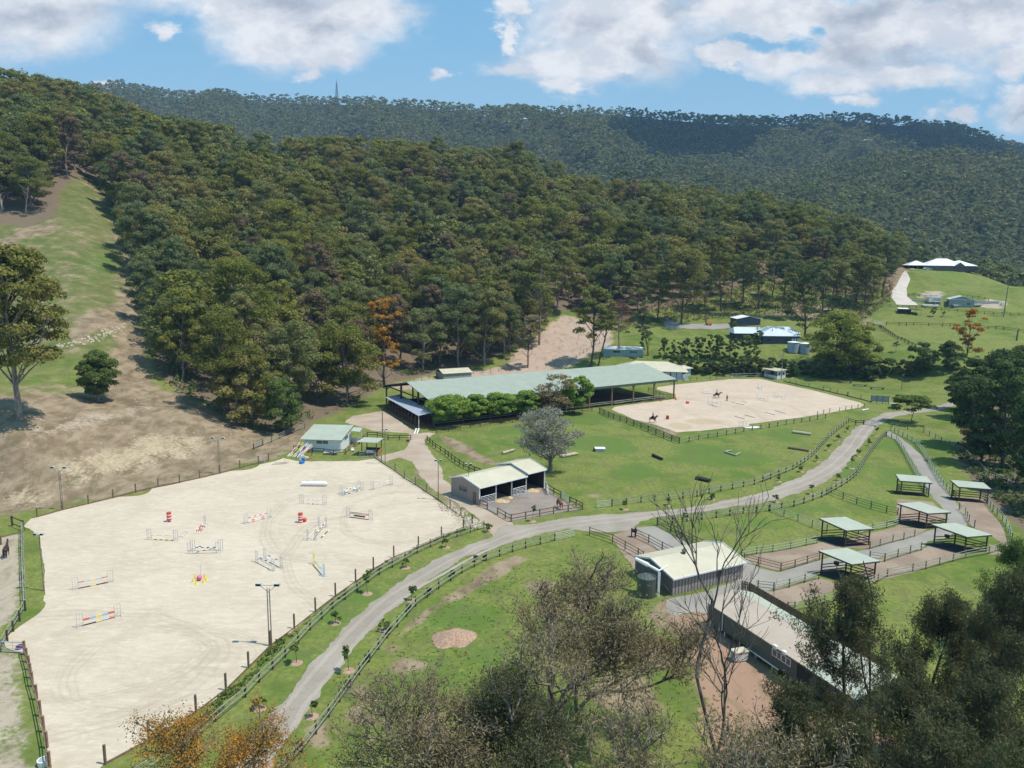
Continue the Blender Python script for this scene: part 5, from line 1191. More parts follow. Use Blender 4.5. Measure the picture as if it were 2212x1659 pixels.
# coop
P0 = at(*T('E6', 290, 1125)); P1 = at(*T('E6', 555, 1138)); B = Bld('bird_pen', 'black mesh animal pen with a small white roofed hut on the grass slope', 'pen', P0, P1, z=P0.z)
hk = max(1.6, hgt(P1, T('E6', 0, 1045)[1])); B.walls(-2, B.L * .42, 1.5, 5, hk, M_DARK, 'flrb', z0=-.5); MB().slab([(-2.3, 1.2, hk + .05), (B.L * .3, 1.2, hk + .05), (B.L * .3, 5.3, hk + .3), (-2.3, 5.3, hk + .3)], .08).build('hut_roof', M_ROOFW, B.e)
MB().slab([(B.L * .3, .5, hk + .02), (B.L, 0, hk - .25), (B.L, 5, hk - .1), (B.L * .3, 5, hk + .1)], .04).build('shade_cloth', M_DARK, B.e)
for x in (0, .33, .66, 1): B.post(B.L * x, 0, hk - .1, .08, M_BLACK)
for z in (.05, .9, hk - .2): MB().beam((0, 0, z), (B.L, 0, z), .04).build('pen_rail', M_BLACK, B.e)
# terrace clutter
def simple(name, label, cat, q, rz, parts, group=None):
    e = empty(name, q, rz); tag(e, label, cat, group)
    for nm, mb, m in parts: mb.build(nm, m, e)
    return e
simple('caravan', 'white boxy caravan standing beside the grey garage shed', 'caravan', at(*T('E6', 760, 935)), 0, [('body', MB().box(-2.9, 2.9, -1.1, 1.1, .5, 2.7), M_WHITE), ('roof', MB().box(-3.0, 3.0, -1.15, 1.15, 2.7, 2.85), M_ROOFW), ('wheel', MB().cyl((0, -1.15, .4), (0, -.95, .4), .4, 12), M_BLACK), ('awning', MB().box(-1.0, 2.6, -1.4, -1.12, 2.0, 2.3), M_PIPE)])
simple('pontoon_boat', 'long white flat boat on the terrace in front of the grey garage', 'boat', at(*T('E6', 700, 1000)), .05, [('hull', MB().prism([(-3.6, .5), (3.4, .5), (3.9, 1.1), (-3.8, 1.1)], -1, 1, 'y'), M_WHITE), ('canopy', MB().box(1.6, 3.6, -.9, .9, 2.4, 2.5), M_ROOFW), ('canopy_pole', MB().beam((1.7, -.8, 1.1), (1.7, -.8, 2.4), .06).beam((3.5, -.8, 1.1), (3.5, -.8, 2.4), .06), M_PIPE), ('outboard_motor', MB().box(3.9, 4.4, -.3, .3, .7, 1.8), M_BLACK)])
simple('work_skiff', 'small pale dinghy on a trailer right of the grey garage', 'boat', at(*T('E6', 1455, 990)), .1, [('hull', MB().prism([(-1.9, .5), (1.6, .5), (2.1, 1.2), (-2.0, 1.1)], -.8, .8, 'y'), flat('pale_grey_hull', (.55, .54, .50), .5)), ('trailer', MB().box(-1.5, 1.5, -.9, .9, .3, .48), M_BLACK)])
simple('stacked_steel', 'stack of pale steel lengths against the front wall of the grey garage', 'steel stack', at(*T('E6', 1150, 1003)), .05, [('steel_lengths', MB().box(-2.8, 3.0, -.4, .4, .5, 1.0).box(-2.6, 3.0, -.3, .3, 1.02, 1.3), M_PIPE), ('rack', MB().box(-2.9, -2.3, -.5, .5, 0, .95).box(2.6, 3.1, -.5, .5, 0, 1.6), M_GREEN)])
MBw = MB(); 
for i in range(3): MBw.box(-4.6, 4.6, -.2, .2, i * .45, i * .45 + .43)
simple('block_wall', 'low grey block retaining wall left of the white caravan', 'wall', at(*T('E6', 570, 925)), 0, [('blocks', MBw, M_CONC)])
MBw = MB()
for i in range(3): MBw.box(-6.2, 6.2, -.2, .2, i * .45, i * .45 + .43)
simple('block_wall', 'long low grey block retaining wall right of the garage shed', 'wall', at(*T('E6', 1580, 950)), -.05, [('blocks', MBw, M_CONC)])
simple('water_cube', 'small white cube tank on the grass right of the terrace', 'tank', at(*T('E6', 1872, 965)), 0, [('tank_body', MB().box(-.8, .8, -.6, .6, 0, 1.3), M_WHITE), ('tank_base', MB().box(-.85, .85, -.65, .65, -.2, 0), M_CONC)])
# forklift on the neighbour's drive
e = simple('forklift', 'red orange forklift parked on the grey driveway behind the clubhouse', 'forklift', at(1530, 703), math.pi, [
    ('body', MB().prism([(-1.3, .4), (-1.35, 1.1), (-.6, 1.25), (.5, .8), (.9, .8), (.9, .35)], -.55, .55, 'y'), M_ORANGE), ('roof_guard', MB().box(-.7, .8, -.55, .55, 2.1, 2.2), M_ORANGE), ('mast', MB().box(.95, 1.1, -.45, -.3, .1, 2.6).box(.95, 1.1, .3, .45, .1, 2.6), M_BLACK),
    ('guard_post', MB().beam((-.6, -.5, 1.2), (-.4, -.5, 2.1), .07).beam((.6, -.5, .8), (.7, -.5, 2.1), .07).beam((-.6, .5, 1.2), (-.4, .5, 2.1), .07).beam((.6, .5, .8), (.7, .5, 2.1), .07), M_ORANGE), ('forks', MB().box(1.1, 2.6, -.4, -.25, .1, .16).box(1.1, 2.6, .25, .4, .1, .16), M_BLACK)])
for x in (-.85, .6): MB().cyl((x, -.6, .32), (x, .6, .32), .32, 12).build('wheel', M_BLACK, e)
# houses on the far crest
for n_, (px, py, w, c, lb) in enumerate(((683, 412 * .3335 + 0, 0, 0, 0),)): pass
for px, py, w, m_, lb in ((1039, 257, 14, M_ROOFW, 'tiny white roofed house high on the far ridge, leftmost of the row'), (1088, 258, 14, M_ROOFG2, 'tiny pale roofed house in the middle of the row on the far ridge'), (1121, 259, 18, M_ROOFW, 'tiny broad grey roofed house ending the row on the far ridge'),
                          (1298, 233, 12, flat('salmon_roof', (.62, .36, .27), .7), 'tiny salmon roofed house on the crest of the far ridge'), (1336, 236, 11, M_ROOFW, 'tiny white roofed house right of the salmon one on the crest'), (542, 203, 9, M_ROOFW, 'tiny white house on the far left crest'), (1870, 256, 16, M_ROOFW, 'tiny white roofed house on the dark far crest at the right')):
    q = at(px, py + 4); u = q.x / q.y; yy = min(max(q.y, 1600), 2050) - 25; q = Vector((u * yy, yy, 0)); q.z = float(G(q.x, q.y)) + (9 if py > 250 else 12); B = Bld('distant_house', lb, 'house', q, q + Vector((w, 0, 0)), z=q.z)
    B.walls(0, w, 0, 9, 5, M_GREY, 'flrb', z0=-10); B.roof_hip(0, w, 0, 9, 5, 2.2, .5, m_)
# ---------------------------------------------------------------- fences
WIRES = (.35, .7, 1.05)
def ds(t, pts): return TT(t, pts)
F1 = ds('C0', [(1080, 1760), (1480, 1520), (1740, 1285), (1975, 1090)]) + ds('C1', [(75, 970), (285, 770), (485, 550), (665, 380), (862, 235), (1040, 105)]) + ds('B1', [(1145, 1550), (1345, 1435), (1555, 1340), (1773, 1270), (1882, 1235)])
fence('long two rail timber fence between the big arena and the gravel drive', F1, 2.9, 1.2, (.55, 1.08), .17, M_TIMB, M_TIMG)
F2 = ds('C1', [(180, 1800), (420, 1530), (635, 1250), (880, 910), (1105, 615), (1332, 360), (1518, 220), (1705, 95)]) + ds('B1', [(1900, 1497), (2112, 1425)]) + ds('B2', [(205, 1395), (440, 1335)])
fence('timber fence with black feeders along the lower side of the drive', F2, 2.6, 1.25, (.6, 1.15), .2, M_TIMB, M_TIMG, rnd=True)
gate('grey pipe gate ending the lower drive fence behind the brown leaved tree', T('B2', 440, 1335), T('B2', 600, 1298))
F3 = ds('B2', [(90, 1180), (430, 1118), (663, 1083)]); fence('brown timber front fence of the dirt yard where the chestnut horse stands', F3, 3.0, 1.25, (.55, 1.15), .19, M_TIMB2)
gate('pipe gate with a white notice in the long roadside fence', T('B2', 777, 1070), T('B2', 900, 1056))
F3b = ds('B2', [(900, 1056), (1133, 1027), (1353, 1005), (1583, 980), (1680, 955), (1868, 920), (2045, 885), (2175, 837)]) + ds('B3', [(108, 860), (237, 808), (352, 763), (445, 705), (500, 660), (560, 600), (640, 510), (720, 440), (798, 382)])
fence('long timber fence on the field side of the drive, curving up to the top gate', F3b, 2.7, 1.25, (.55, 1.15), .18, M_TIMB, M_TIMG)
fence('short dark two rail fence closing the field corner at the top of the drive', ds('B3', [(798, 382), (857, 400), (920, 400)]), 2.5, 1.2, (.6, 1.1), .18, M_TIMB)
fence('brown two rail fence piece at the near corner of the horse shed', ds('E2', [(555, 985), (680, 1032)]), 2.6, 1.2, (.6, 1.15), .18, M_TIMB2)
gate('light pipe gate in the side fence of the dirt yard', T('E2', 690, 1035), T('E2', 840, 1115))
fence('short brown fence run at the front corner of the dirt yard', ds('E2', [(845, 1117), (970, 1190), (1062, 1237)]), 2.4, 1.2, (.6, 1.15), .18, M_TIMB2)
fence('dark timber fence going down from the raised end of the horse shed', ds('B2', [(370, 920), (432, 960), (490, 990)]), 2.5, 1.2, (.6, 1.15), .18, M_TIMB)
gate('light pipe gate beside the chestnut horse', T('B2', 494, 992), T('B2', 556, 1030))
fence('dark timber fence piece joining the roadside fence behind the chestnut horse', ds('B2', [(560, 1032), (612, 1057), (663, 1083)]), 2.2, 1.2, (.6, 1.15), .18, M_TIMB)
F4 = ds('B2', [(1265, 1210), (1503, 1178), (1738, 1150), (1955, 1115), (2060, 1108)]) + ds('B3', [(160, 1095), (360, 1060), (440, 1035), (583, 985), (697, 925), (787, 870), (860, 810), (920, 720), (978, 630), (1030, 560), (1070, 512), (1098, 488)])
fence('long timber fence along the lower side of the upper drive past the shelters paddock', F4, 2.4, 1.25, (.55, 1.15), .19, M_TIMB, M_TIMG)
fence('dark single rail fence between the grey gravel patch and the grass paddock', ds('B2', [(1265, 1210), (1372, 1265), (1462, 1310), (1545, 1355), (1640, 1400)]), 3.0, 1.35, (.4, .8, 1.3), .18, M_TIMB, rh=.09)
fence('single rail fence along the left side of the grey gravel patch', ds('B2', [(1085, 1302), (1195, 1352), (1303, 1412), (1390, 1455)]), 3.0, 1.3, (.4, .8, 1.25), .12, M_TIMB, M_TIMB, rh=.07)
fence('single rail fence behind the brown leaved tree, left of the cream shed', ds('B2', [(720, 1290), (905, 1350), (1110, 1465), (1150, 1490)]), 3.0, 1.3, (.4, .8, 1.25), .12, M_TIMB, M_TIMB, rh=.07)
fence('green post and wire fence dividing the two near grass paddocks', ds('B3', [(170, 1095), (280, 1140), (392, 1175), (507, 1225), (625, 1265)]), 3.5, 1.25, (.4, .8, 1.2), .1, M_GREEN, M_PIPEG, rh=.05)
fence('green post and wire fence between the upper paddock and the third shelter', ds('B3', [(640, 955), (755, 1000), (865, 1040), (980, 1075), (1105, 1110), (1195, 1128)]), 3.4, 1.25, (.4, .8, 1.2), .12, M_GREEN, M_GREEN, rh=.06)
fence('pale green pipe fence along the bottom of the left grass paddock', ds('B3', [(-60, 1460), (60, 1440), (190, 1425), (333, 1400), (457, 1372), (545, 1355)]), 3.6, 1.2, (.35, .7, 1.1), .1, M_GREEN, M_PIPEG, rh=.07)
fence('pale green pipe fence along the bottom of the middle grass paddock', ds('B3', [(878, 1282), (992, 1252), (1105, 1232), (1195, 1205)]), 3.4, 1.2, (.35, .7, 1.1), .12, M_GREEN, M_PIPEG, rh=.07)
fence('green post and rail fence on the left edge of the gravel lane', ds('B3', [(1105, 492), (1185, 522), (1240, 605), (1280, 682), (1350, 812), (1400, 900), (1440, 985)]), 2.3, 1.2, (.35, .7, 1.15), .12, M_GREEN, M_PIPEG, rh=.07)
fence('green post and rail fence on the right edge of the gravel lane', ds('B3', [(1140, 445), (1200, 477), (1272, 512), (1345, 556), (1415, 652), (1490, 782), (1560, 892), (1640, 975)]), 2.3, 1.2, (.35, .7, 1.15), .12, M_GREEN, M_PIPEG, rh=.07)
fence('timber and wire boundary fence above the creek trees on the right', ds('B3', [(1150, 415), (1405, 462), (1545, 540), (1610, 567), (1715, 620), (1800, 692), (1925, 820), (1980, 837), (2070, 875), (2230, 950)]), 3.2, 1.2, (.4, .8, 1.15), .13, M_TIMB, M_TIMG, rh=.06)
fence('curved green pipe fence round the outer sand yard', ds('B3', [(1900, 1010), (1960, 1100), (1995, 1127), (2037, 1172), (2065, 1217), (2090, 1267), (2112, 1335)]), 2.2, 1.25, (.4, .8, 1.2), .1, M_GREEN, M_PIPEG, pipe=True, rw=.035)
fence('curved pipe rail between the gravel lane and the outer sand yard', ds('B3', [(1690, 1085), (1740, 1125), (1768, 1182), (1812, 1228)]), 2.0, 1.25, (.4, .8, 1.2), .1, M_TIMB, M_PIPEG, pipe=True, rw=.035)
fence('brown post and rail fence round the near left sand pad', ds('B3', [(-40, 1500), (75, 1532), (255, 1578), (368, 1550), (467, 1520), (565, 1492)]), 3.2, 1.2, (.4, .8, 1.15), .12, M_TIMB2, M_TIMB2, rh=.07)
fence('brown post and rail fence between the lane and the middle sand pad', ds('B3', [(970, 1402), (1053, 1377), (1155, 1347), (1243, 1327), (1330, 1302)]), 3.2, 1.2, (.4, .8, 1.15), .12, M_TIMB2, M_TIMG, rh=.07)
fence('post and rail fence along the lower side of the gravel lane', ds('B3', [(970, 1485), (1090, 1503), (1195, 1467), (1295, 1437), (1383, 1412)]), 3.2, 1.25, (.4, .8, 1.15), .12, M_TIMB, M_TIMG, rh=.07)
fence('post and rail fence from the paling fence up to the nearest shelter', ds('C3', [(70, 222), (197, 237), (322, 207), (447, 167), (560, 140)]), 3.0, 1.2, (.4, .8, 1.15), .12, M_TIMB, M_TIMG, rh=.07)
fence('long brown rail fence below the two nearest shelters, partly hidden by she-oaks', ds('C3', [(310, 398), (365, 397), (482, 372), (603, 337), (760, 300), (960, 200)]) + ds('B3', [(1110, 1625), (1315, 1582), (1420, 1562), (1530, 1532), (1640, 1502), (1740, 1475), (1930, 1440), (2090, 1390)]), 3.2, 1.2, (.4, .8, 1.15), .12, M_TIMB2, M_TIMG, rh=.07)
# arena two
fence('dark four rail fence along the near left side of the smaller arena', ds('B2', [(800, 305), (912, 355), (1018, 385), (1133, 430), (1253, 480), (1380, 530), (1442, 553)]), 3.0, 1.45, (.35, .7, 1.05, 1.4), .2, M_GREEN)
fence('dark green timber fence along the near side of the smaller arena', ds('B2', [(1442, 553), (1597, 520), (1747, 497), (1892, 470), (2028, 447), (2165, 425)]) + ds('B3', [(160, 425), (297, 400), (423, 382), (550, 360), (615, 348)]), 3.3, 1.25, (.5, 1.15), .18, M_GREEN, M_TIMG, rh=.08)
fence('wire fence with dark posts along the far right side of the smaller arena', ds('E5', [(945, 1390), (1143, 1440), (1350, 1485), (1580, 1535), (1803, 1590), (1970, 1625)]) + ds('B3', [(795, 172), (898, 197), (985, 220)]), 4.2, 1.3, (.6, 1.2), .14, M_GREEN, M_WIRE, rh=.025, rw=.025, board=.25)
fence('wire fence with dark posts closing the right tip of the smaller arena', ds('B3', [(925, 262), (825, 277), (728, 292), (648, 302), (550, 325)]), 3.4, 1.2, (.6, 1.1), .13, M_TIMB2, M_WIRE, rh=.025, rw=.025)
fence('low wire fence along the far side of the smaller arena', ds('E3', [(625, 325), (800, 300), (975, 275), (1160, 270), (1322, 247), (1430, 237)]), 4.2, 1.2, (.6, 1.1), .13, M_GREEN, M_WIRE, rh=.03, rw=.03)
gate('wide pipe gate in the far fence of the smaller arena', T('E3', 1432, 236), T('E3', 1590, 232), 1.3, 4)
fence("white topped rail fence running from the wide gate to the judge's box", ds('E3', [(1592, 232), (1735, 228), (1860, 222)]), 4.5, 1.3, (.5, 1.2), .14, M_GREEN, M_WHITE, rh=.1)
fence('brown two rail fence inside the open end of the long barn', ds('E3', [(318, 430), (420, 460), (520, 512), (625, 525)]), 3.4, 1.25, (.6, 1.15), .15, M_TIMB2)
fence('light rail fence across the barn opening beside the smaller arena', ds('E3', [(-150, 620), (0, 598), (190, 572), (350, 552), (500, 535)]), 4.0, 1.3, (.6, 1.2), .14, M_TIMB, M_TIMG)
fence('dark rail fence in the shade of the leafy trees along the long barn', ds('B1', [(1500, 470), (1690, 440), (1930, 405), (2110, 385)]) + ds('B2', [(180, 370), (330, 330), (740, 290)]), 3.4, 1.3, (.45, .85, 1.25), .16, M_TIMB, rh=.09)
fence('timber rail fence on the grass between the small open shelter and the yard track', ds('E1', [(1160, 470), (1285, 352)]) , 3.0, 1.2, (.6, 1.1), .14, M_TIMB)
fence('timber rail fence beside the track behind the small open shelter', ds('E1', [(1285, 352), (1445, 358), (1620, 402), (1800, 405), (1985, 405)]), 3.4, 1.2, (.6, 1.1), .15, M_TIMB)
fence('dark rail fence in front of the white office', ds('E1', [(340, 600), (405, 612), (590, 627), (740, 650), (930, 640)]), 3.2, 1.2, (.6, 1.1), .14, M_TIMB)
fence('dark rail fence along the right side of the white office', ds('E1', [(930, 640), (990, 580), (1068, 530), (1150, 470)]), 2.8, 1.2, (.6, 1.1), .14, M_TIMB2)
fence('timber fence down the left edge of the big field beside the brown track', ds('B1', [(1425, 532), (1493, 592), (1570, 642), (1648, 702), (1720, 750), (1805, 785), (1850, 800)]), 2.4, 1.25, (.6, 1.15), .18, M_TIMB)
# big arena surround
fence('tall sparse posts with a low board behind the big arena, under the bare bank', ds('B0', [(300, 1147), (505, 1090), (712, 1040), (910, 992), (1092, 945), (1273, 902), (1445, 868), (1607, 833), (1770, 795), (1930, 750), (2080, 712)]) + ds('B1', [(150, 690)]), 6.2, 1.55, (), .18, M_TIMB2, name='arena_fence', board=.3)
fence('wire fence with tall posts down the right side of the big arena', ds('B1', [(1000, 665), (1057, 707), (1168, 777), (1243, 835), (1332, 887), (1420, 947), (1515, 1007), (1610, 1082), (1697, 1142), (1788, 1202)]), 4.8, 1.6, (.5, .9, 1.3), .17, M_TIMB2, M_WIRE, rh=.02, rw=.02, board=.22, name='arena_fence')
fence('sparse upright posts with a low board on the drive side of the big arena', ds('B1', [(1718, 1252), (1540, 1312), (1355, 1392), (1157, 1472), (993, 1568)]) + ds('C1', [(850, 165), (688, 280), (527, 405), (357, 540), (165, 680)]) + ds('C0', [(2000, 855), (1818, 1035), (1578, 1215), (1200, 1440), (848, 1632)]), 5.3, 1.75, (), .17, M_TIMB2, name='arena_fence', board=.2)
fence('rail fence in the shade at the foot of the bank, left of the white office', ds('B0', [(2040, 600), (2110, 570)]) + ds('B1', [(30, 600), (105, 565), (175, 540), (240, 510), (330, 470), (440, 430)]), 3.6, 1.3, (.5, .85, 1.2), .15, M_TIMB, M_TIMG, rh=.08)
fence('dark stepped post and rail fence down the left side of the big arena', ds('C0', [(200, 748), (235, 870), (262, 1005), (295, 1112), (325, 1242), (352, 1372), (378, 1500), (400, 1665), (410, 1800)]), 2.3, 1.5, (.7, 1.35), .2, M_TIMB2, rh=.14)
fence('rail fence along the left horse pen beside the green grass strip', ds('B0', [(185, 1255), (185, 1400), (190, 1540), (192, 1659)]) + ds('C0', [(195, 110), (205, 395)]), 2.6, 1.35, (.6, 1.25), .15, M_TIMG, M_TIMG)
fence('rail fence bending from the green strip to the far left pen gate', ds('C0', [(205, 395), (160, 480), (108, 565), (10, 725)]), 2.8, 1.3, (.6, 1.2), .16, M_TIMB, M_TIMG)
gate('wide flat pipe gate with a purple tub hung on it at the left arena corner', T('C0', 12, 728), T('C0', 200, 735), 1.2, 4)
fence('dark rail panel at the top left corner of the big arena', ds('B0', [(100, 1215), (190, 1252)]), 3.0, 1.6, (.5, 1.5), .2, M_TIMB)
fence('brown rail fence at the very left edge behind the dark horse', ds('B0', [(-90, 1395), (8, 1365), (180, 1320)]), 3.4, 1.3, (1.15,), .2, M_TIMB2)
# far side paddocks
fence('long dark two rail fence crossing the green slope below the bird pen', ds('E6', [(0, 1283), (200, 1290), (437, 1293), (675, 1300), (900, 1308), (1140, 1315), (1400, 1328), (1632, 1352), (1880, 1365), (2125, 1400), (2330, 1420)]), 3.6, 1.3, (.55, 1.15), .2, M_TIMB)
fence('dark two rail fence running down the grass slope towards the hedge', ds('E6', [(-110, 1330), (0, 1400), (125, 1480), (235, 1535), (350, 1592), (470, 1645)]), 2.4, 1.3, (.5, .85, 1.2), .2, M_TIMB)
fence('short dark fence by the white gate on the green slope', ds('A3', [(950, 1105), (1000, 1118), (1062, 1135)]), 3.0, 1.3, (.5, .85, 1.2), .2, M_TIMB)
gate('white slatted gate at the corner of the green slope paddocks', T('A3', 1003, 1100), T('A3', 1085, 1103), 1.4, 5, M_WHITE)
fence('dark rail fence above the terrace of the grey garage, left part', ds('E6', [(345, 832), (435, 822), (620, 850), (800, 852)]), 3.2, 1.3, (.55, 1.15), .16, M_TIMB)
fence('dark rail fence above the terrace of the grey garage, right part', ds('E6', [(1290, 855), (1380, 862), (1480, 868), (1580, 882), (1640, 905)]), 3.2, 1.3, (.55, 1.15), .16, M_TIMB)
fence('dark rail fence on the edge of the terrace, from the utility pole rightwards', ds('E6', [(1460, 1108), (1575, 1117), (1715, 1122), (1855, 1130), (1990, 1140), (2130, 1140), (2300, 1145)]), 3.4, 1.3, (.55, 1.15), .16, M_TIMB)
fence('dark rail fence along the track in front of the garage terrace', ds('E6', [(-250, 975), (-60, 985), (175, 1010)]), 3.4, 1.3, (.55, 1.15), .16, M_TIMB, M_TIMG)
fence('dark rail fence behind the bird pen along the terrace', ds('E6', [(255, 1012), (480, 1020), (760, 1045), (1000, 1068), (1280, 1090)]), 3.4, 1.3, (.55, 1.15), .16, M_TIMB)
fence('dark boarded fence at the back of the slate blue house garden', ds('A2', [(1400, 1003), (1480, 1010), (1600, 1020), (1700, 1032), (1850, 1038)]) + ds('E5', [(550, 372), (850, 378), (1080, 380)]), 3.4, 1.5, (.3, .6, .9, 1.35), .18, M_TIMB, M_BRICK, rh=.25)
fence('pale topped rail fence among the trunks on the wooded right slope', ds('A3', [(145, 795), (250, 812), (330, 832), (410, 850)]), 3.0, 1.3, (.6, 1.15), .16, M_TIMB, M_TIMG)
fence('wire fence climbing the pink earth slope behind the barn', ds('A2', [(515, 1452), (560, 1412), (640, 1352), (700, 1315), (800, 1255), (925, 1218)]), 3.2, 1.3, (.4, .8, 1.2), .13, M_GREEN, M_WIRE, rh=.03, rw=.03)
fence('rail fence at the foot of the wood behind the long barn', ds('A1', [(1320, 1570), (1500, 1530)]) + ds('A1', [(1870, 1490), (2000, 1480), (2100, 1470)]), 4.0, 1.2, (.6, 1.1), .13, M_TIMB, M_TIMG, rh=.06)
# ---------------------------------------------------------------- jumps in the arenas
def ramp_mats(cols):
    pal = {'w': M_WHITE, 'r': M_RED, 'y': M_YEL, 'b': M_SKY, 'k': M_DARK, 'g': M_PIPE, 'G': M_GREEN, 'o': M_WOODF}
    return [pal[c] for c in cols]
def pole_on(e, p, q, cols, r=.055, name='pole'):
    b = MB(); p = Vector(p); q = Vector(q); u = []; n = len(cols)
    for i, c in enumerate(cols):
        if c not in u: u.append(c)
        b.m = u.index(c); b.cyl(p.lerp(q, i / n), p.lerp(q, (i + 1) / n), r, 8)
    return b.build(name, ramp_mats(u), e)
def wing(e, x, y, sx, h=1.55, w=.6, mat=None):
    m = MB()
    for t in (0, w * .5, w): m.beam((x + sx * t, y, .0), (x + sx * t, y, h), .05 if t != w * .5 else .03)
    for z in (.35, h - .02): m.beam((x, y, z), (x + sx * w, y, z), .045)
    for t in (0, w): m.beam((x + sx * t, y - .35, .03), (x + sx * t, y + .35, .03), .06)
    return m.build('wing', mat or M_PIPE, e)
def jump(label, A, B, bars, double=0.0, h=1.55, extra=None, wm=(None, None), name='show_jump', group='show jumps in the big arena', gate_=None):
    A = Vector(A); B = Vector(B); v = B - A; Ln = v.to_2d().length; e = empty(name, (A.x, A.y, .045), math.atan2(v.y, v.x)); tag(e, label, 'show jump', group)
    ys = (-double / 2, double / 2) if double else (0,)
    for y in ys: wing(e, 0, y, -1, h, mat=wm[0]); wing(e, Ln, y, 1, h, mat=wm[1])
    for (h0, h1, cols, k) in bars: pole_on(e, (.03, ys[k] if k < len(ys) else 0, h0), (Ln - .03, ys[k] if k < len(ys) else 0, h1), cols)
    if gate_: gate_(e, Ln)
    return e
def jt(t, a, b): return atT(t, *a, z=0), atT(t, *b, z=0)
def sc(A, B, L_=3.4):
    """keep a real jump width: shift both ends onto a width between 2.6 and 4.4 m"""
    return A, B
def J(label, t, a, b, bars, **k): A, B = jt(t, a, b); return jump(label, A, B, bars, **k)
J('grey framed jump with pale yellow poles, left of the crossed pole jump', 'B0', (1218, 1328), (1398, 1335), [(.75, .75, 'ywgywgyw', 0), (.06, .06, 'ykykykyk', 0)])
J('double jump with crossed black and white poles under a straight pole', 'B0', (1560, 1428), (1748, 1425), [(.85, .85, 'wkwkwkwk', 0), (.10, .75, 'wkwkwkw', 0), (.75, .10, 'wkwkwkw', 1)], double=1.0)
J('jump with one red blue yellow pole, upper of the two at the left', 'C0', (632, 220), (868, 172), [(.80, .80, 'rbybr', 0), (.06, .06, 'kkykk', 0)])
J('jump with two red blue yellow poles, nearest one at the left of the arena', 'C0', (670, 520), (925, 452), [(.78, .78, 'rbybr', 0), (.64, .64, 'rbybr', 0), (.10, .10, 'kkybr', 0)])
J('jump with red tipped white poles between the drum and the left jumps', 'B0', (1996, 1192), (2152, 1152), [(.78, .78, 'rwrwrwr', 0), (.35, .35, 'wrwwrw', 0), (.08, .08, 'wrwwrw', 0)])
J('jump with one white pole up and one down, above the red and white drum', 'B1', (430, 1038), (586, 1046), [(.74, .74, 'wwgwgwgww', 0), (.06, .06, 'wwgwkwgww', 0)])
def filler8(e, Ln):
    for i, x in enumerate((.16, .72)): MB().box(Ln * x - .25, Ln * x + .25, -.2, .2, .02, .5).build('filler_block', M_WHITE, e)
J('double jump with white filler blocks near the far right of the arena', 'E1', (905, 1278), (1148, 1212), [(.82, .95, 'wwkwwkww', 0), (.60, .60, 'wwkwwkww', 1), (.10, .10, 'wkwwkw', 0)], double=.9, gate_=filler8)
J('single white pole jump nearest the right corner of the big arena', 'E1', (1387, 1202), (1645, 1132), [(.82, .82, 'wwgwgww', 0)])
def plank(e, Ln):
    p = MB().box(Ln * .22, Ln * .80, -.03, .03, .28, .52).build('sign_plank', M_DARK, e); t = MB(); r = random.Random(9)
    for i in range(20): x = Ln * (.25 + .026 * i); t.beam((x, -.04, .34), (x + .03, -.04, .38 + r.random() * .1), .018, .01)
    t.build('lettering', M_WHITE, p)
J('jump with red and dark green poles and a black lettered plank', 'B1', (803, 1148), (957, 1168), [(.88, .88, 'GGrr', 0), (.68, .68, 'gg', 0), (.07, .07, 'GGrr', 0)], gate_=plank)
J('jump standing almost end on with black and white poles, right of the drum', 'B1', (500, 1322), (578, 1228), [(.82, .82, 'kwkwkw', 0), (.15, .15, 'wwww', 1)], double=1.1)
J('double jump with white and green poles, left of the yellow and blue jump', 'B1', (98, 1502), (212, 1560), [(.86, .86, 'wGwGwG', 0), (.55, .55, 'wwww', 0), (.82, .82, 'wGwwGw', 1), (.30, .30, 'wwww', 1)], double=1.2)
J('yellow and blue jump standing end on near the drive side of the arena', 'B1', (520, 1530), (590, 1612), [(.75, .75, 'ybyb', 0), (.45, .45, 'bybw', 0)], wm=(M_YEL, M_SKY))
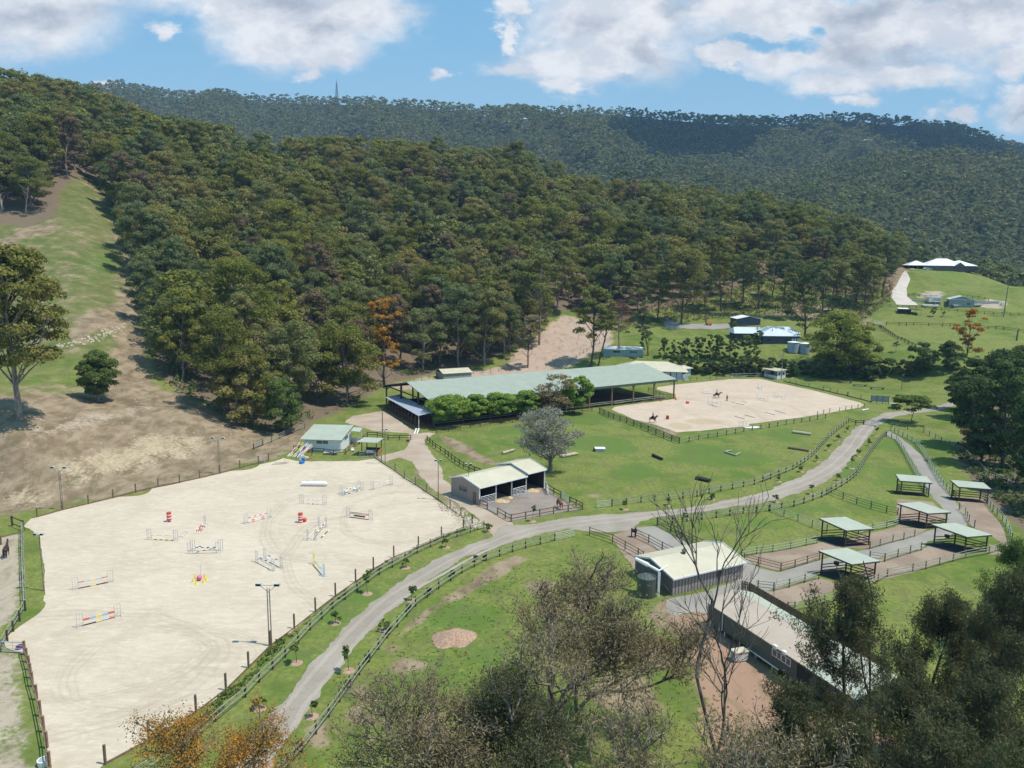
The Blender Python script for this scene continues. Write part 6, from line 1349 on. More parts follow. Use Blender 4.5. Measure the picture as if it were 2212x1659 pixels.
# fallen jump
A, B_ = jt('B0', (1655, 1205), (1580, 1278)); e = empty('fallen_jump', (A.x, A.y, .045), math.atan2(B_.y - A.y, B_.x - A.x)); tag(e, 'fallen jump, one wing flat on the sand beside piled red and white poles', 'show jump')
wing(e, 0, 0, 1); Lf = (B_ - A).length
for k in range(3): pole_on(e, (.6, .25 * k - .2, .35 - .1 * k), (Lf, .3 * k - .3, .08), 'wrwrrw' if k else 'wrrwrw')
MB().beam((Lf - .6, -2.0, .05), (Lf + 1.4, -2.0, .05), .05).beam((Lf - .6, -1.4, .05), (Lf + 1.4, -1.4, .05), .05).beam((Lf - .6, -2.0, .05), (Lf - .6, -1.4, .05), .05).beam((Lf + 1.4, -2, .05), (Lf + 1.4, -1.4, .05), .05).build('wing', M_PIPE, e)
G2 = 'show jumps in the smaller arena'
for a, b, lb, bars, kw in (((1055, 450), (1212, 470), 'low white jump behind the walking horse in the smaller arena', [(.62, .62, 'gwgwgwg', 0), (.06, .06, 'gwgwgw', 0)], {}),
    ((1165, 600), (1268, 640), 'double white jump below the walking horse in the smaller arena', [(.8, .8, 'wwgww', 0), (.6, .6, 'wwgww', 1), (.1, .1, 'wkw', 0)], dict(double=1.2)),
    ((1428, 572), (1555, 605), 'white wing jump just right of the standing person', [(.12, .12, 'gkgkg', 0)], {}),
    ((1805, 530), (1928, 566), 'crossed pole jump with a white lattice panel wing', [(.1, .8, 'wgwgw', 0), (.8, .1, 'wgwgw', 0)], {}),
    ((2045, 505), (2172, 535), 'crossed pole jump farthest right in the smaller arena', [(.1, .75, 'wgwgw', 0), (.75, .1, 'wgwgw', 0)], {}),
    ((1812, 385), (1852, 412), "small jump seen end on below the judge's box", [(.7, .7, 'ww', 0), (.3, .3, 'ww', 0)], {})):
    A, B_ = jt('E3', a, b); jump(lb, A, B_, bars, group=G2, wm=(M_WHITE, M_WHITE), **kw)
def gpole(label, t, a, b, cols, grp=None, r=.06):
    A, B_ = jt(t, a, b); e = empty('ground_pole', (A.x, A.y, .045)); tag(e, label, 'pole', grp); pole_on(e, (0, 0, r), (B_.x - A.x, B_.y - A.y, r), cols, r)
for a, b, lb in (((1490, 768), (1625, 808), 'grey pole lying on the sand, leftmost of the row of four'), ((1625, 748), (1765, 790), 'grey pole lying on the sand, second from the left of the row of four'),
                 ((1895, 712), (2040, 752), 'grey pole lying on the sand, third from the left of the row of four'), ((2040, 693), (2185, 733), 'grey pole lying on the sand, rightmost of the row of four')): gpole(lb, 'E3', a, b, 'gg', 'row of poles lying in the smaller arena', .08)
gpole('pole lying right of the white wing jump, nearer the lattice panel', 'E3', (1590, 565), (1665, 583), 'gkg'); gpole('dark pole lying below the white wing jump', 'E3', (1560, 606), (1625, 610), 'kk'); gpole('black and white pole lying beside the end on jump', 'B1', (572, 1315), (636, 1250), 'kwkkw')
# drums, cones, balls
def drum(label, q, h, r, bands, legs=False, name='striped_drum'):
    e = empty(name, q); tag(e, label, 'drum'); n = len(bands); b = MB(); u = []; z0 = .25 if legs else 0
    for i, c in enumerate(bands):
        if c not in u: u.append(c)
        b.m = u.index(c); b.cyl((0, 0, z0 + h * i / n), (0, 0, z0 + h * (i + 1) / n), r, 14)
    b.build('drum_body', ramp_mats(u), e)
    if legs:
        for k in range(3): a = k * 2.1; MB().beam((r * .7 * math.cos(a), r * .7 * math.sin(a), z0 + .02), (r * 1.2 * math.cos(a), r * 1.2 * math.sin(a), 0), .05).build('leg', M_WHITE, e)
    return e
drum('red and white banded drum on short legs, the leftmost of the two drums', atT('B0', 1362, 1180, z=.045), 1.25, .34, 'rrwrrwrr', True)
drum('tall red and white banded drum in the middle of the big arena', atT('B1', 408, 1186, z=.045), 1.5, .36, 'rwrrwrwrr')
e = empty('red_ball', atT('B1', 440, 1180, z=.045)); tag(e, 'round red ball beside the banded drum', 'ball'); me_ = bpy.data.meshes.new('ball'); bm = bmesh.new(); bmesh.ops.create_uvsphere(bm, u_segments=16, v_segments=10, radius=.32); bm.to_mesh(me_); bm.free(); me_.materials.append(M_RED); link('ball', me_, e, (0, 0, .32))
drum('rusty red drum standing alone near the cantering horse', atT('E3', 578, 804, z=.045), .95, .4, 'okrr', name='rusty_drum')
def cone(label, q, mat, h=.5, grp=None, r=.16):
    e = empty('traffic_cone', q); tag(e, label, 'cone', grp); MB().cyl((0, 0, .04), (0, 0, h), r * .7, 10, .03).build('cone_body', mat, e); MB().box(-r, r, -r, r, 0, .04).build('cone_base', mat, e)
for i, (x, y) in enumerate(((1553, 165), (1580, 182), (1636, 172), (1662, 150), (1648, 128), (1572, 132))): cone('small yellow cone in the ring of cones round the pink ball', atT('C0', x, y, z=.045), M_YEL, .55, 'yellow cones round the pink ball', .2)
e = empty('pink_ball', atT('C0', 1604, 150, z=.045)); tag(e, 'pink ball with an upright stick inside the ring of yellow cones', 'ball'); o = link('ball', bpy.data.meshes['ball'].copy(), e, (0, 0, .36)); o.data.materials[0] = flat('pink_plastic', (.68, .14, .28), .45); MB().cyl((.1, .3, 0), (.1, .3, 2.0), .03, 6).build('stick', M_PIPE, e)
cone('red cone at the foot of a barn post inside the opening', atT('E3', 486, 560, z=.045), M_RED, .8, r=.3); cone('red cone at the corner post of the long barn', atT('E3', 690, 538, z=.045), M_RED, .7, r=.45)
simple('mounting_block', 'small red block on the sand between the barn and the low jump', 'block', atT('E3', 850, 592, z=.045), .3, [('block', MB().box(-.35, .35, -.3, .3, 0, .6), M_RED)])
simple('marker_pole', 'thin upright marker pole standing beside the small red block', 'pole', atT('E3', 846, 590, z=.045), 0, [('stick', MB().cyl((-.15, .4, 0), (-.15, .4, 2.6), .03, 5), M_WHITE)])
# white roll
q = atT('E1', 430, 1140, z=.045); e = empty('white_barrel_jump', q); tag(e, 'long white barrel lying on the sand in front of the white office', 'barrel'); MB().cyl((-2.1, 0, .42), (1.9, 0, .42), .40, 14, .42).cyl((1.9, 0, .42), (2.3, 0, .42), .42, 14, .25).build('barrel', M_WHITE, e)
MB().cyl((-2.14, 0, .42), (-2.1, 0, .42), .3, 12).box(-1.3, -1.0, -.1, .1, .8, .86).build('barrel_end', M_GREY, e); MB().cyl((.1, .6, 0), (.1, .6, 1.5), .025, 5).build('stick', M_PIPE, e)
# blue chair and the rack of coloured poles
simple('plastic_chair', 'bright blue plastic chair at the edge of the big arena near the pole rack', 'chair', atT('E1', 232, 780, z=.045), -.6, [('seat', MB().box(-.45, .45, -.4, .4, .42, .5), M_BLUE), ('backrest', MB().box(-.45, .45, .35, .43, .5, 1.05), M_BLUE), ('base', MB().box(-.4, .4, -.35, .35, 0, .42), M_BLUE)])
A = atT('E1', 35, 660, z=0); B_ = atT('E1', 260, 690, z=0); v = B_ - A; e = empty('pole_rack', A, math.atan2(v.y, v.x)); tag(e, 'leaning rack of colourful striped jump poles beside the white office', 'pole rack'); rr = random.Random(5); Lr = v.length
cs = ['wrwrw', 'wwrww', 'ywywy', 'wwww', 'ykyky', 'ywyyw', 'yyyy', 'bbwb', 'bbbb', 'wrwrw', 'rwrwr', 'wwrw', 'wgwg', 'wwww', 'wrrw', 'wywy']
for i, c in enumerate(cs):
    x = Lr * i / len(cs); pole_on(e, (x - .2 + rr.uniform(-.1, .1), -.4 - .2 * rr.random(), .05), (x + 1.3 + rr.uniform(-.2, .2), 1.7, 2.2 + .5 * rr.random()), c, .085)
MB().beam((0, 1.3, 0), (0, 1.3, 1.9), .1).beam((Lr + 1, 1.3, 0), (Lr + 1, 1.3, 1.9), .1).beam((0, 1.3, 1.85), (Lr + 1, 1.3, 1.85), .1).build('rack_frame', M_TIMB2, e)
simple('crumpled_tarp', 'crumpled pale tarp with orange straps at the foot of the pole rack', 'tarp', atT('E1', 265, 710, z=0), .4, [('tarp', MB().prism([(-1, 0), (-.6, .7), (-.1, .9), (.3, .5), (.9, .35), (1.1, 0)], -.5, .5, 'y'), flat('pale_tarp', (.5, .5, .42), .8)), ('strap', MB().beam((.3, -.6, .1), (1.5, -.5, .5), .12).beam((.8, .5, .1), (1.6, .2, .1), .1), M_ORANGE)])
simple('garden_bench', 'white lattice bench in front of the dark rail fence by the office', 'bench', atT('E1', 700, 640, z=0), -.03, [('seat', MB().box(-1.5, 1.5, -.25, .25, .48, .56), M_WHITE), ('lattice', MB().box(-1.2, 1.2, .2, .25, 0, .46), M_PIPE)])
simple('plastic_chair', 'white plastic chair on the grass between office and small shelter', 'chair', atT('E1', 1050, 590, z=0), .4, [('seat', MB().box(-.3, .3, -.3, .3, .38, .44), M_WHITE), ('backrest', MB().box(-.3, .3, .26, .32, .44, .85), M_WHITE), ('legs', MB().box(-.28, -.22, -.28, .28, 0, .38).box(.22, .28, -.28, .28, 0, .38), M_WHITE)])
simple('feed_tub', 'small dark tub on the grass at the end of the track fence', 'tub', atT('E1', 1940, 425, z=0), 0, [('tub', MB().cyl((0, 0, 0), (0, 0, .4), .3, 12, .38), M_GREEN)])
simple('loading_ramp', 'two white planks leaning at the corner of the stall row', 'ramp', atT('B1', 1335, 470, z=0), .2, [('plank', MB().beam((-.4, -.6, .05), (.2, 1.3, .9), .3, .06), M_WHITE), ('plank', MB().beam((.2, -.6, .05), (.8, 1.3, .9), .3, .06), M_WHITE)])
simple('show_jump_stand', 'spare grey metal wings stacked at the top left corner of the big arena', 'jump stands', atT('B0', 2115, 712, z=0), .1, [('wing', MB().beam((-.9 + .3 * k, 0, 0), (-.9 + .3 * k, 0, 1.5), .05), M_PIPE) for k in range(6)] + [('top_bar', MB().beam((-.9, 0, 1.5), (.6, 0, 1.5), .05), M_PIPE)])
simple('spare_rails', 'pinkish broken rails lying at the far edge of the big arena', 'rails', atT('B1', 245, 715, z=.045), .2, [('rail', MB().beam((-1.6, -.5, .1), (1.2, -.2, .1), .1).beam((-1.2, .6, .1), (1.6, .3, .2), .1).beam((.9, -.2, 0), (.9, -.2, 1.0), .08), flat('faded_pink_rail', (.52, .38, .34), .8))])
# ---------------------------------------------------------------- light poles
def flood(label, base, topy, twin=False, r=.085, heads=2, grp=None, lean=0.0):
    base = Vector(base); h = max(4.0, hgt(base, topy)); e = empty('light_pole', base); tag(e, label, 'light pole', grp)
    if twin:
        for s in (-.14, .14): MB().cyl((s, 0, -.3), (s * .8, 0, h), r * .8, 8, r * .6).build('pole', M_TIMG if False else flat('weathered_pole', (.25, .21, .17), .85, .2, 3), e)
        MB().beam((-.9, 0, h + .35), (.9, 0, h + .35), .06).beam((0, 0, h - .4), (-.85, 0, h + .33), .05).beam((0, 0, h - .4), (.85, 0, h + .33), .05).build('cross_arm', M_PIPE, e)
        for s in (-1, 1):
            l = MB().box(s * .95 - .28, s * .95 + .28, -.22, .16, h + .32, h + .58).build('floodlight', M_PIPE, e); MB().box(s * .95 - .24, s * .95 + .24, -.25, -.22, h + .34, h + .56).build('lens', M_BLACK, l)
    else:
        MB().cyl((0, 0, -.3), (lean * h, 0, h), r, 8, r * .7).build('pole', flat('weathered_pole', (.25, .21, .17), .85, .2, 3), e)
        MB().beam((lean * h - .4, 0, h), (lean * h + .4, 0, h), .06).build('cross_arm', M_PIPE, e)
        for s in ((-1, 1) if heads > 1 else (1,)):
            l = MB().box(lean * h + s * .4 - .2, lean * h + s * .4 + .2, -.22, .12, h - .02, h + .22).build('floodlight', M_PIPE, e); MB().box(lean * h + s * .4 - .17, lean * h + s * .4 + .17, -.24, -.22, h, h + .2).build('lens', M_BLACK, l)
    return e
flood('tall twin timber light pole with two floodlights beside the drive, nearest the camera', atT('C0', 2176, 676, z=0), T('C0', 0, 215)[1], True)
flood('twin timber light pole at the left end of the arena under the bare bank', atT('B0', 503, 1086, z=0), T('B0', 0, 765)[1], True)
flood('twin timber light pole behind the arena near the pale rock face', atT('B0', 1768, 796, z=0), T('B0', 0, 525)[1], True)
flood('single light pole at the right corner of the big arena by the horse shed track', atT('B1', 1515, 1006, z=0), T('B1', 0, 690)[1])
flood('thin light pole standing in front of the track right of the small shelter', atT('E1', 1573, 795, z=0), T('E1', 0, 238)[1])
flood('light pole at the left edge of the arena beside the green grass strip', atT('C0', 356, 232, z=0), T('B0', 0, 1285)[1])
flood('pole lamp on the end wall of the horse shed', atT('E2', 376, 872, z=0), T('E2', 0, 315)[1], r=.06)
flood("pole with a lamp right beside the judge's box", atT('E5', 905, 1362, z=0), T('E5', 0, 900)[1], r=.14)
flood('light pole standing on the grass beyond the benches', atT('B3', 1226, 127, z=0), T('B3', 0, 0)[1], r=.09, heads=1)
def upole(label, base, topy, r=.14, arm=True, lean=0.0):
    base = Vector(base); h = hgt(base, topy); e = empty('utility_pole', base); tag(e, label, 'utility pole'); MB().cyl((0, 0, -.5), (lean * h, 0, h), r, 10, r * .7).build('pole', flat('old_pole_timber', (.17, .145, .115), .9, .2, 3), e)
    if arm: MB().beam((lean * h - .9, 0, h - .5), (lean * h + .9, 0, h - .5), .1).build('cross_arm', M_TIMG, e)
    return base + Vector((lean * h, 0, h - .45))
U1 = upole('tall dark utility pole by the track behind the small open shelter', atT('E1', 1532, 396, z=0), T('B1', 0, 262)[1], .13, False)
U2 = upole('tall dark utility pole on the green slope right of the grey garage', atT('E6', 1882, 1157), T('E6', 0, 560)[1], .2, False, .035)
U3 = upole('utility pole with a cross arm behind the hedge and leafy tree', atT('A3', 957, 1352), T('A3', 0, 1220)[1], .15)
upole('short thick dark pole stump on the right green slope', atT('E6', 2090, 1540), T('E6', 0, 1365)[1], .35, False, .05)
def wire(label, p, q, sag, r=.022):
    e = empty('power_line', p); tag(e, label, 'power line'); P = [p.lerp(q, t) - Vector((0, 0, sag * 4 * t * (1 - t))) - p for t in np.linspace(0, 1, 15)]
    V, F = tube([tuple(v) for v in P], [r] * 15, 4); link('wire', mesh_np('wire', V, F, M_BLACK), e)
Lf = at(-60, 902, z=14.0); wire('upper power line strung across the foot of the wood to the dark utility pole', Vector((-150, 150, 17)), U1 + Vector((0, 0, .2)), 3.0)
wire('power line sagging from the hedge pole to the lamp pole beside the judge box', U3, Vector(atT('E5', 905, 1362, z=0)) + Vector((0, 0, 8.0)), 1.5)
wire('power line from the lamp pole towards the cream clubhouse roof', Vector(atT('E5', 905, 1362, z=0)) + Vector((0, 0, 8.4)), Vector(at(1479, 820, z=0)) + Vector((-3, 5, 4.3)), 2.0)
# radio tower on the crest
q = at(728, 222); u = q.x / q.y; yy = 2062.0; q = Vector((u * yy, yy, float(G(u * yy, yy)))); e = empty('radio_tower', q); tag(e, 'slender lattice radio tower standing on the far ridge crest', 'tower'); ht = hgt(q, 178); t_ = MB()
for sx_ in (-1, 1):
    for sy_ in (-1, 1): t_.beam((sx_ * 4.5, sy_ * 4.5, 0), (sx_ * .7, sy_ * .7, ht), .9)
n = 9
for i in range(n):
    z0, z1 = ht * i / n, ht * (i + 1) / n; w0 = 4.5 - 3.8 * i / n; w1 = 4.5 - 3.8 * (i + 1) / n
    for s in (-1, 1): t_.beam((-w0, s * w0, z0), (w1, s * w1, z1), .5); t_.beam((w0, s * w0, z0), (-w1, s * w1, z1), .5); t_.beam((-w0, s * w0, z0), (w0, s * w0, z0), .5)
t_.build('lattice', flat('tower_steel', (.25, .30, .35), .5), e); MB().cyl((0, 0, ht), (0, 0, ht + 9), .4, 6).build('antenna', flat('tower_steel', (.25, .30, .35), .5), e)
# ---------------------------------------------------------------- feeders on the drive fence
tubm = MB(); tubm.cyl((0, 0, -.22), (0, 0, .22), .26, 12, .33); tubme = tubm.mesh('tub', M_BLACK)
for i, (t, x, y) in enumerate((('C1', 1632, 118), ('C1', 1440, 262), ('C1', 1278, 400), ('C1', 1117, 580), ('C1', 945, 812), ('C1', 790, 1022), ('C1', 402, 1525), ('B1', 1887, 1490), ('B1', 1815, 1500))):
    q = atT(t, x, y, z=0) + Vector((0, 0, .55)); o = empty('fence_feeder', q); tag(o, 'black round feeder tub hung on the lower drive fence', 'feeder', 'black feeders on the drive fence'); link('tub', tubme, o)
q = atT('E4', 150, 395, z=0); simple('fence_feeder', 'black feeder tub on short posts at the corner of the brown pen', 'feeder', q, 0, [('tub', MB().cyl((0, 0, .8), (0, 0, 1.15), .34, 12, .42), M_BLACK), ('post', MB().box(-.5, -.35, -.1, .1, 0, 1.4), M_TIMB), ('post', MB().box(.1, .25, -.1, .1, 0, 1.5), M_TIMB)])
simple('purple_tub', 'purple feed tub standing at the far left arena gate', 'tub', atT('C0', 163, 700, z=0), 0, [('tub', MB().cyl((0, 0, 0), (0, 0, .35), .3, 12, .4), M_PURP), ('inside', MB().cyl((0, 0, .352), (0, 0, .36), .34, 12), M_DARK)])
simple('water_trough', 'round white rimmed water trough at the bottom of the left arena fence', 'trough', atT('C0', 355, 1635, z=0), 0, [('trough', MB().cyl((0, 0, 0), (0, 0, .5), .42, 16, .48), M_WHITE), ('water', MB().cyl((0, 0, .502), (0, 0, .51), .38, 14), M_GREY)])
simple('pet_kennel', 'small white louvred box unit on the mulch below the cabin block', 'box', atT('C2', 1922, 790, z=0), .3, [('case', MB().box(-.75, .75, -.45, .45, .1, 1.0), M_WHITE), ('lid', MB().box(-.8, .8, -.5, .5, 1.0, 1.1), M_ROOFC), ('door', MB().box(-.81, -.76, -.3, .3, .2, .9), M_GREY)])
# ---------------------------------------------------------------- field furniture
simple('water_box', 'white lidded box trough standing alone in the big grass field', 'trough', atT('B2', 803, 612, z=0), 0, [('box', MB().box(-1.0, 1.0, -.7, .7, 0, .6), M_PIPE), ('lid', MB().box(-1.1, 1.1, -.8, .8, .6, .72), M_WHITE), ('side_board', MB().box(-1.35, -1.12, -.6, .6, 0, .65), M_TIMB)])
def log(label, t, a, b, r=.3, mat=None, n=1, name='log_jump'):
    A, B_ = jt(t, a, b); e = empty(name, A); tag(e, label, 'log'); v = B_ - A; v.z = 0; s = Vector((-v.y, v.x, 0)).normalized()
    for k in range(n): MB().cyl(s * (k - (n - 1) / 2) * r * 1.9 + Vector((0, 0, r)), s * (k - (n - 1) / 2) * r * 1.9 + v + Vector((0, 0, r)), r, 10, r * .85).build('log', mat or M_DARK, e)
    return e
log('dark fallen log in the middle of the big grass field', 'B2', (1228, 655), (1305, 688), .32); log('pair of dark logs near the drive fence, behind the tips of the bare tree', 'B2', (1580, 838), (1688, 862), .3, n=2)
log('stack of pale grey logs at the right of the grass field', 'B3', (350, 465), (498, 485), .3, M_STONE, 2); log('long low dark log beside the curving drive fence', 'B3', (315, 592), (480, 618), .28, M_TIMB2)
log('pair of pale sleepers lying under the grey leafless tree', 'B2', (490, 665), (615, 640), .28, M_STONE, 2); log('grey fallen log with a stump at the left of the grey tree', 'B2', (20, 640), (112, 612), .3, M_STONE)
log('low angled timber jump in the field, long arm', 'B2', (1808, 625), (1890, 652), .2, M_TIMG); log('low angled timber jump in the field, short arm', 'B2', (1890, 654), (1932, 632), .2, M_TIMG); log('short timber behind the angled jump in the field', 'B2', (1812, 622), (1862, 612), .18, M_TIMG)
for i, (x, y) in enumerate(((632, 36), (773, 66), (890, 92), (1030, 115))):
    simple('low_bench', ['low dark bench in the shade beyond the smaller arena, farthest back', 'low dark bench beyond the smaller arena, second from the back', 'low dark bench beyond the smaller arena, third from the back', 'low dark bench nearest the light pole beyond the smaller arena'][i], 'bench', atT('B3', x, y, z=0), -.12,
           [('seat', MB().box(-2.3, 2.3, -.35, .35, .5, .62), M_TIMB), ('leg', MB().box(-1.9, -1.6, -.3, .3, 0, .5), M_TIMB), ('leg', MB().box(1.6, 1.9, -.3, .3, 0, .5), M_TIMB), ('top_board', MB().box(-2.2, 2.2, -.2, .0, .63, .7), M_GREY)], 'low benches beyond the smaller arena')
q = atT('B3', 1050, 232, z=0); simple('notice_board', 'three panel grey notice board at the tip of the smaller arena', 'board', q, -.3, [('panel', MB().box(-2.3 + 1.55 * k, -.85 + 1.55 * k, -.05, .05, .6, 2.4), M_GREY) for k in range(3)] + [('post', MB().box(-2.4 + 1.55 * k, -2.28 + 1.55 * k, -.08, .08, 0, 2.5), M_TIMB) for k in range(4)])
log('white painted pole lying on the grass below the arena tip', 'B3', (905, 290), (958, 280), .2, M_WHITE, name='white_log'); log('short white plank lying by the notice board', 'B3', (1128, 232), (1182, 236), .14, M_WHITE, name='white_log')
gate('mesh gate with a white notice standing open across the drive', T('B3', 925, 400), T('B3', 1045, 415), 1.5, 7, M_WIRE)
simple('gate_notice', 'small white notice hanging on the mesh drive gate', 'notice', atT('B3', 1005, 412, z=0), -.1, [('plate', MB().box(-.9, .9, -.12, -.09, .8, 1.5), M_WHITE), ('stay', MB().box(-.05, .05, -.09, 0, .6, 1.6), M_WIRE)])
simple('roadside_sign', 'small white sign panel in front of the clubhouse corner', 'sign', atT('E3', 812, 300, z=0), -.2, [('plate', MB().box(-.8, .8, -.05, .05, 1.1, 2.6), M_WHITE), ('post', MB().box(-.9, -.8, -.05, .05, 0, 2.4), M_TIMB)])
simple('white_ground_mat', 'white mat lying inside the near fence of the smaller arena', 'mat', atT('E3', 1720, 915, z=.045), .1, [('mat', MB().box(-2.0, 2.0, -.8, .8, 0, .05), M_WHITE)])
simple('spare_wings', 'pair of grey arched jump wings leaning near the smaller arena fence', 'jump stands', atT('E3', 1600, 915, z=.045), .1, [('wing', MB().beam((-.9, 0, 0), (-.9, 0, 1.3), .06).beam((-.2, 0, 0), (-.2, 0, 1.3), .06).beam((-.9, 0, 1.3), (-.2, 0, 1.3), .06), M_PIPE), ('wing', MB().beam((.2, .3, 0), (.2, .3, 1.5), .06).beam((.9, .3, 0), (.9, .3, 1.5), .06).beam((.2, .3, 1.5), (.9, .3, 1.5), .06), M_PIPE)])
# mound
def mound(label, q, rx, ry, h, mat, name='dirt_mound', seed=1):
    n, m = 28, 12; V = [(0, 0, h)]; F = []
    for j in range(1, m + 1):
        r = j / m
        for i in range(n):
            a = 2 * math.pi * i / n; k = 1 + .16 * math.sin(2 * a + seed) + .08 * math.sin(5 * a)
            x, y = r * rx * k * math.cos(a), r * ry * k * math.sin(a); V.append((x, y, h * (1 - r * r) ** 1.2 + .22 * h * (fbm(x * 1.5 + seed, y * 1.5, 3, seed) - .5) * (1 - r) - .02))
    for i in range(n): F.append((0, 1 + i, 1 + (i + 1) % n, 1 + (i + 1) % n))
    tri = [(0, 1 + i, 1 + (i + 1) % n) for i in range(n)]; me = bpy.data.meshes.new(name)
    qd = [(1 + (j - 1) * n + i, 1 + j * n + i, 1 + j * n + (i + 1) % n, 1 + (j - 1) * n + (i + 1) % n) for j in range(1, m) for i in range(n)]
    me.from_pydata([tuple(map(float, v)) for v in V], [], tri + qd); me.materials.append(mat)
    for p in me.polygons: p.use_smooth = True
    return tag(link(name, me, None, q), label, 'mound')
mound('low heap of reddish mulch on the grass below the drive', atT('C1', 1640, 615, z=0), 2.1, 2.5, .75, M_MULCH)
for i, (x, y, r) in enumerate(((905, 900, 1.5), (1400, 730, 1.6), (1040, 850, .7))): mound(['pile of loose hay spilling from the open left bay of the horse shed', 'pile of loose hay at the raised right bay of the horse shed', 'small scatter of hay at the middle post of the horse shed'][i], atT('E2', x, y, z=.012), r, r * .7, .3, M_HAY, 'hay_pile', i + 3)
# ---------------------------------------------------------------- stones
def stones(label, line, n, spread, smin, smax, seed, name='stones'):
    rng = np.random.default_rng(seed); g = Geo(); P = [at(*p) for p in line]; ts = rng.random(n) * (len(P) - 1)
    base = np.array([(-1, -1, -.5), (1, -1, -.5), (1, 1, -.5), (-1, 1, -.5), (-.7, -.7, .6), (.7, -.6, .7), (.6, .7, .5), (-.7, .6, .6)]); F = np.array([(0, 1, 5, 4), (1, 2, 6, 5), (2, 3, 7, 6), (3, 0, 4, 7), (4, 5, 6, 7)])
    for t in ts:
        k = int(t); p = P[k].lerp(P[k + 1], t - k); x, y = p.x + rng.normal() * spread, p.y + rng.normal() * spread; s = rng.uniform(smin, smax) ** 1.5; a = rng.uniform(0, 6.28)
        b = base * s * rng.uniform(.7, 1.3, 3) + rng.normal(size=(8, 3)) * .12 * s; c, sn = math.cos(a), math.sin(a)
        g.add(np.stack([b[:, 0] * c - b[:, 1] * sn + x, b[:, 0] * sn + b[:, 1] * c + y, b[:, 2] + float(G(x, y)) + .05], 1), F)
    return tag(link(name, g.mesh(name, M_STONE)), label, 'stones', kind='stuff')
stones('line of broken pale stones across the grassy clearing on the left', [(40, 775), (100, 755), (160, 742), (210, 728), (250, 710), (300, 690)], 170, .9, .22, .48, 3)
stones('pale stones scattered over the bare bank above the arena', [(0, 1060), (120, 1010), (250, 985), (380, 960), (500, 930)], 90, 4.5, .14, .32, 4)
stones('small stones scattered over the upper bank', [(60, 900), (200, 890), (350, 860), (500, 930)], 60, 5.0, .12, .28, 5)
stones('rubble along the outer edge of the big arena beside the brown track', TT('B1', [(1540, 1040), (1640, 1110), (1740, 1180), (1830, 1220)]), 260, .8, .15, .42, 6)
stones('creek stones showing under the dark trees on the right', [(2120, 962), (2160, 975), (2212, 985)], 200, 2.0, .3, .6, 7)
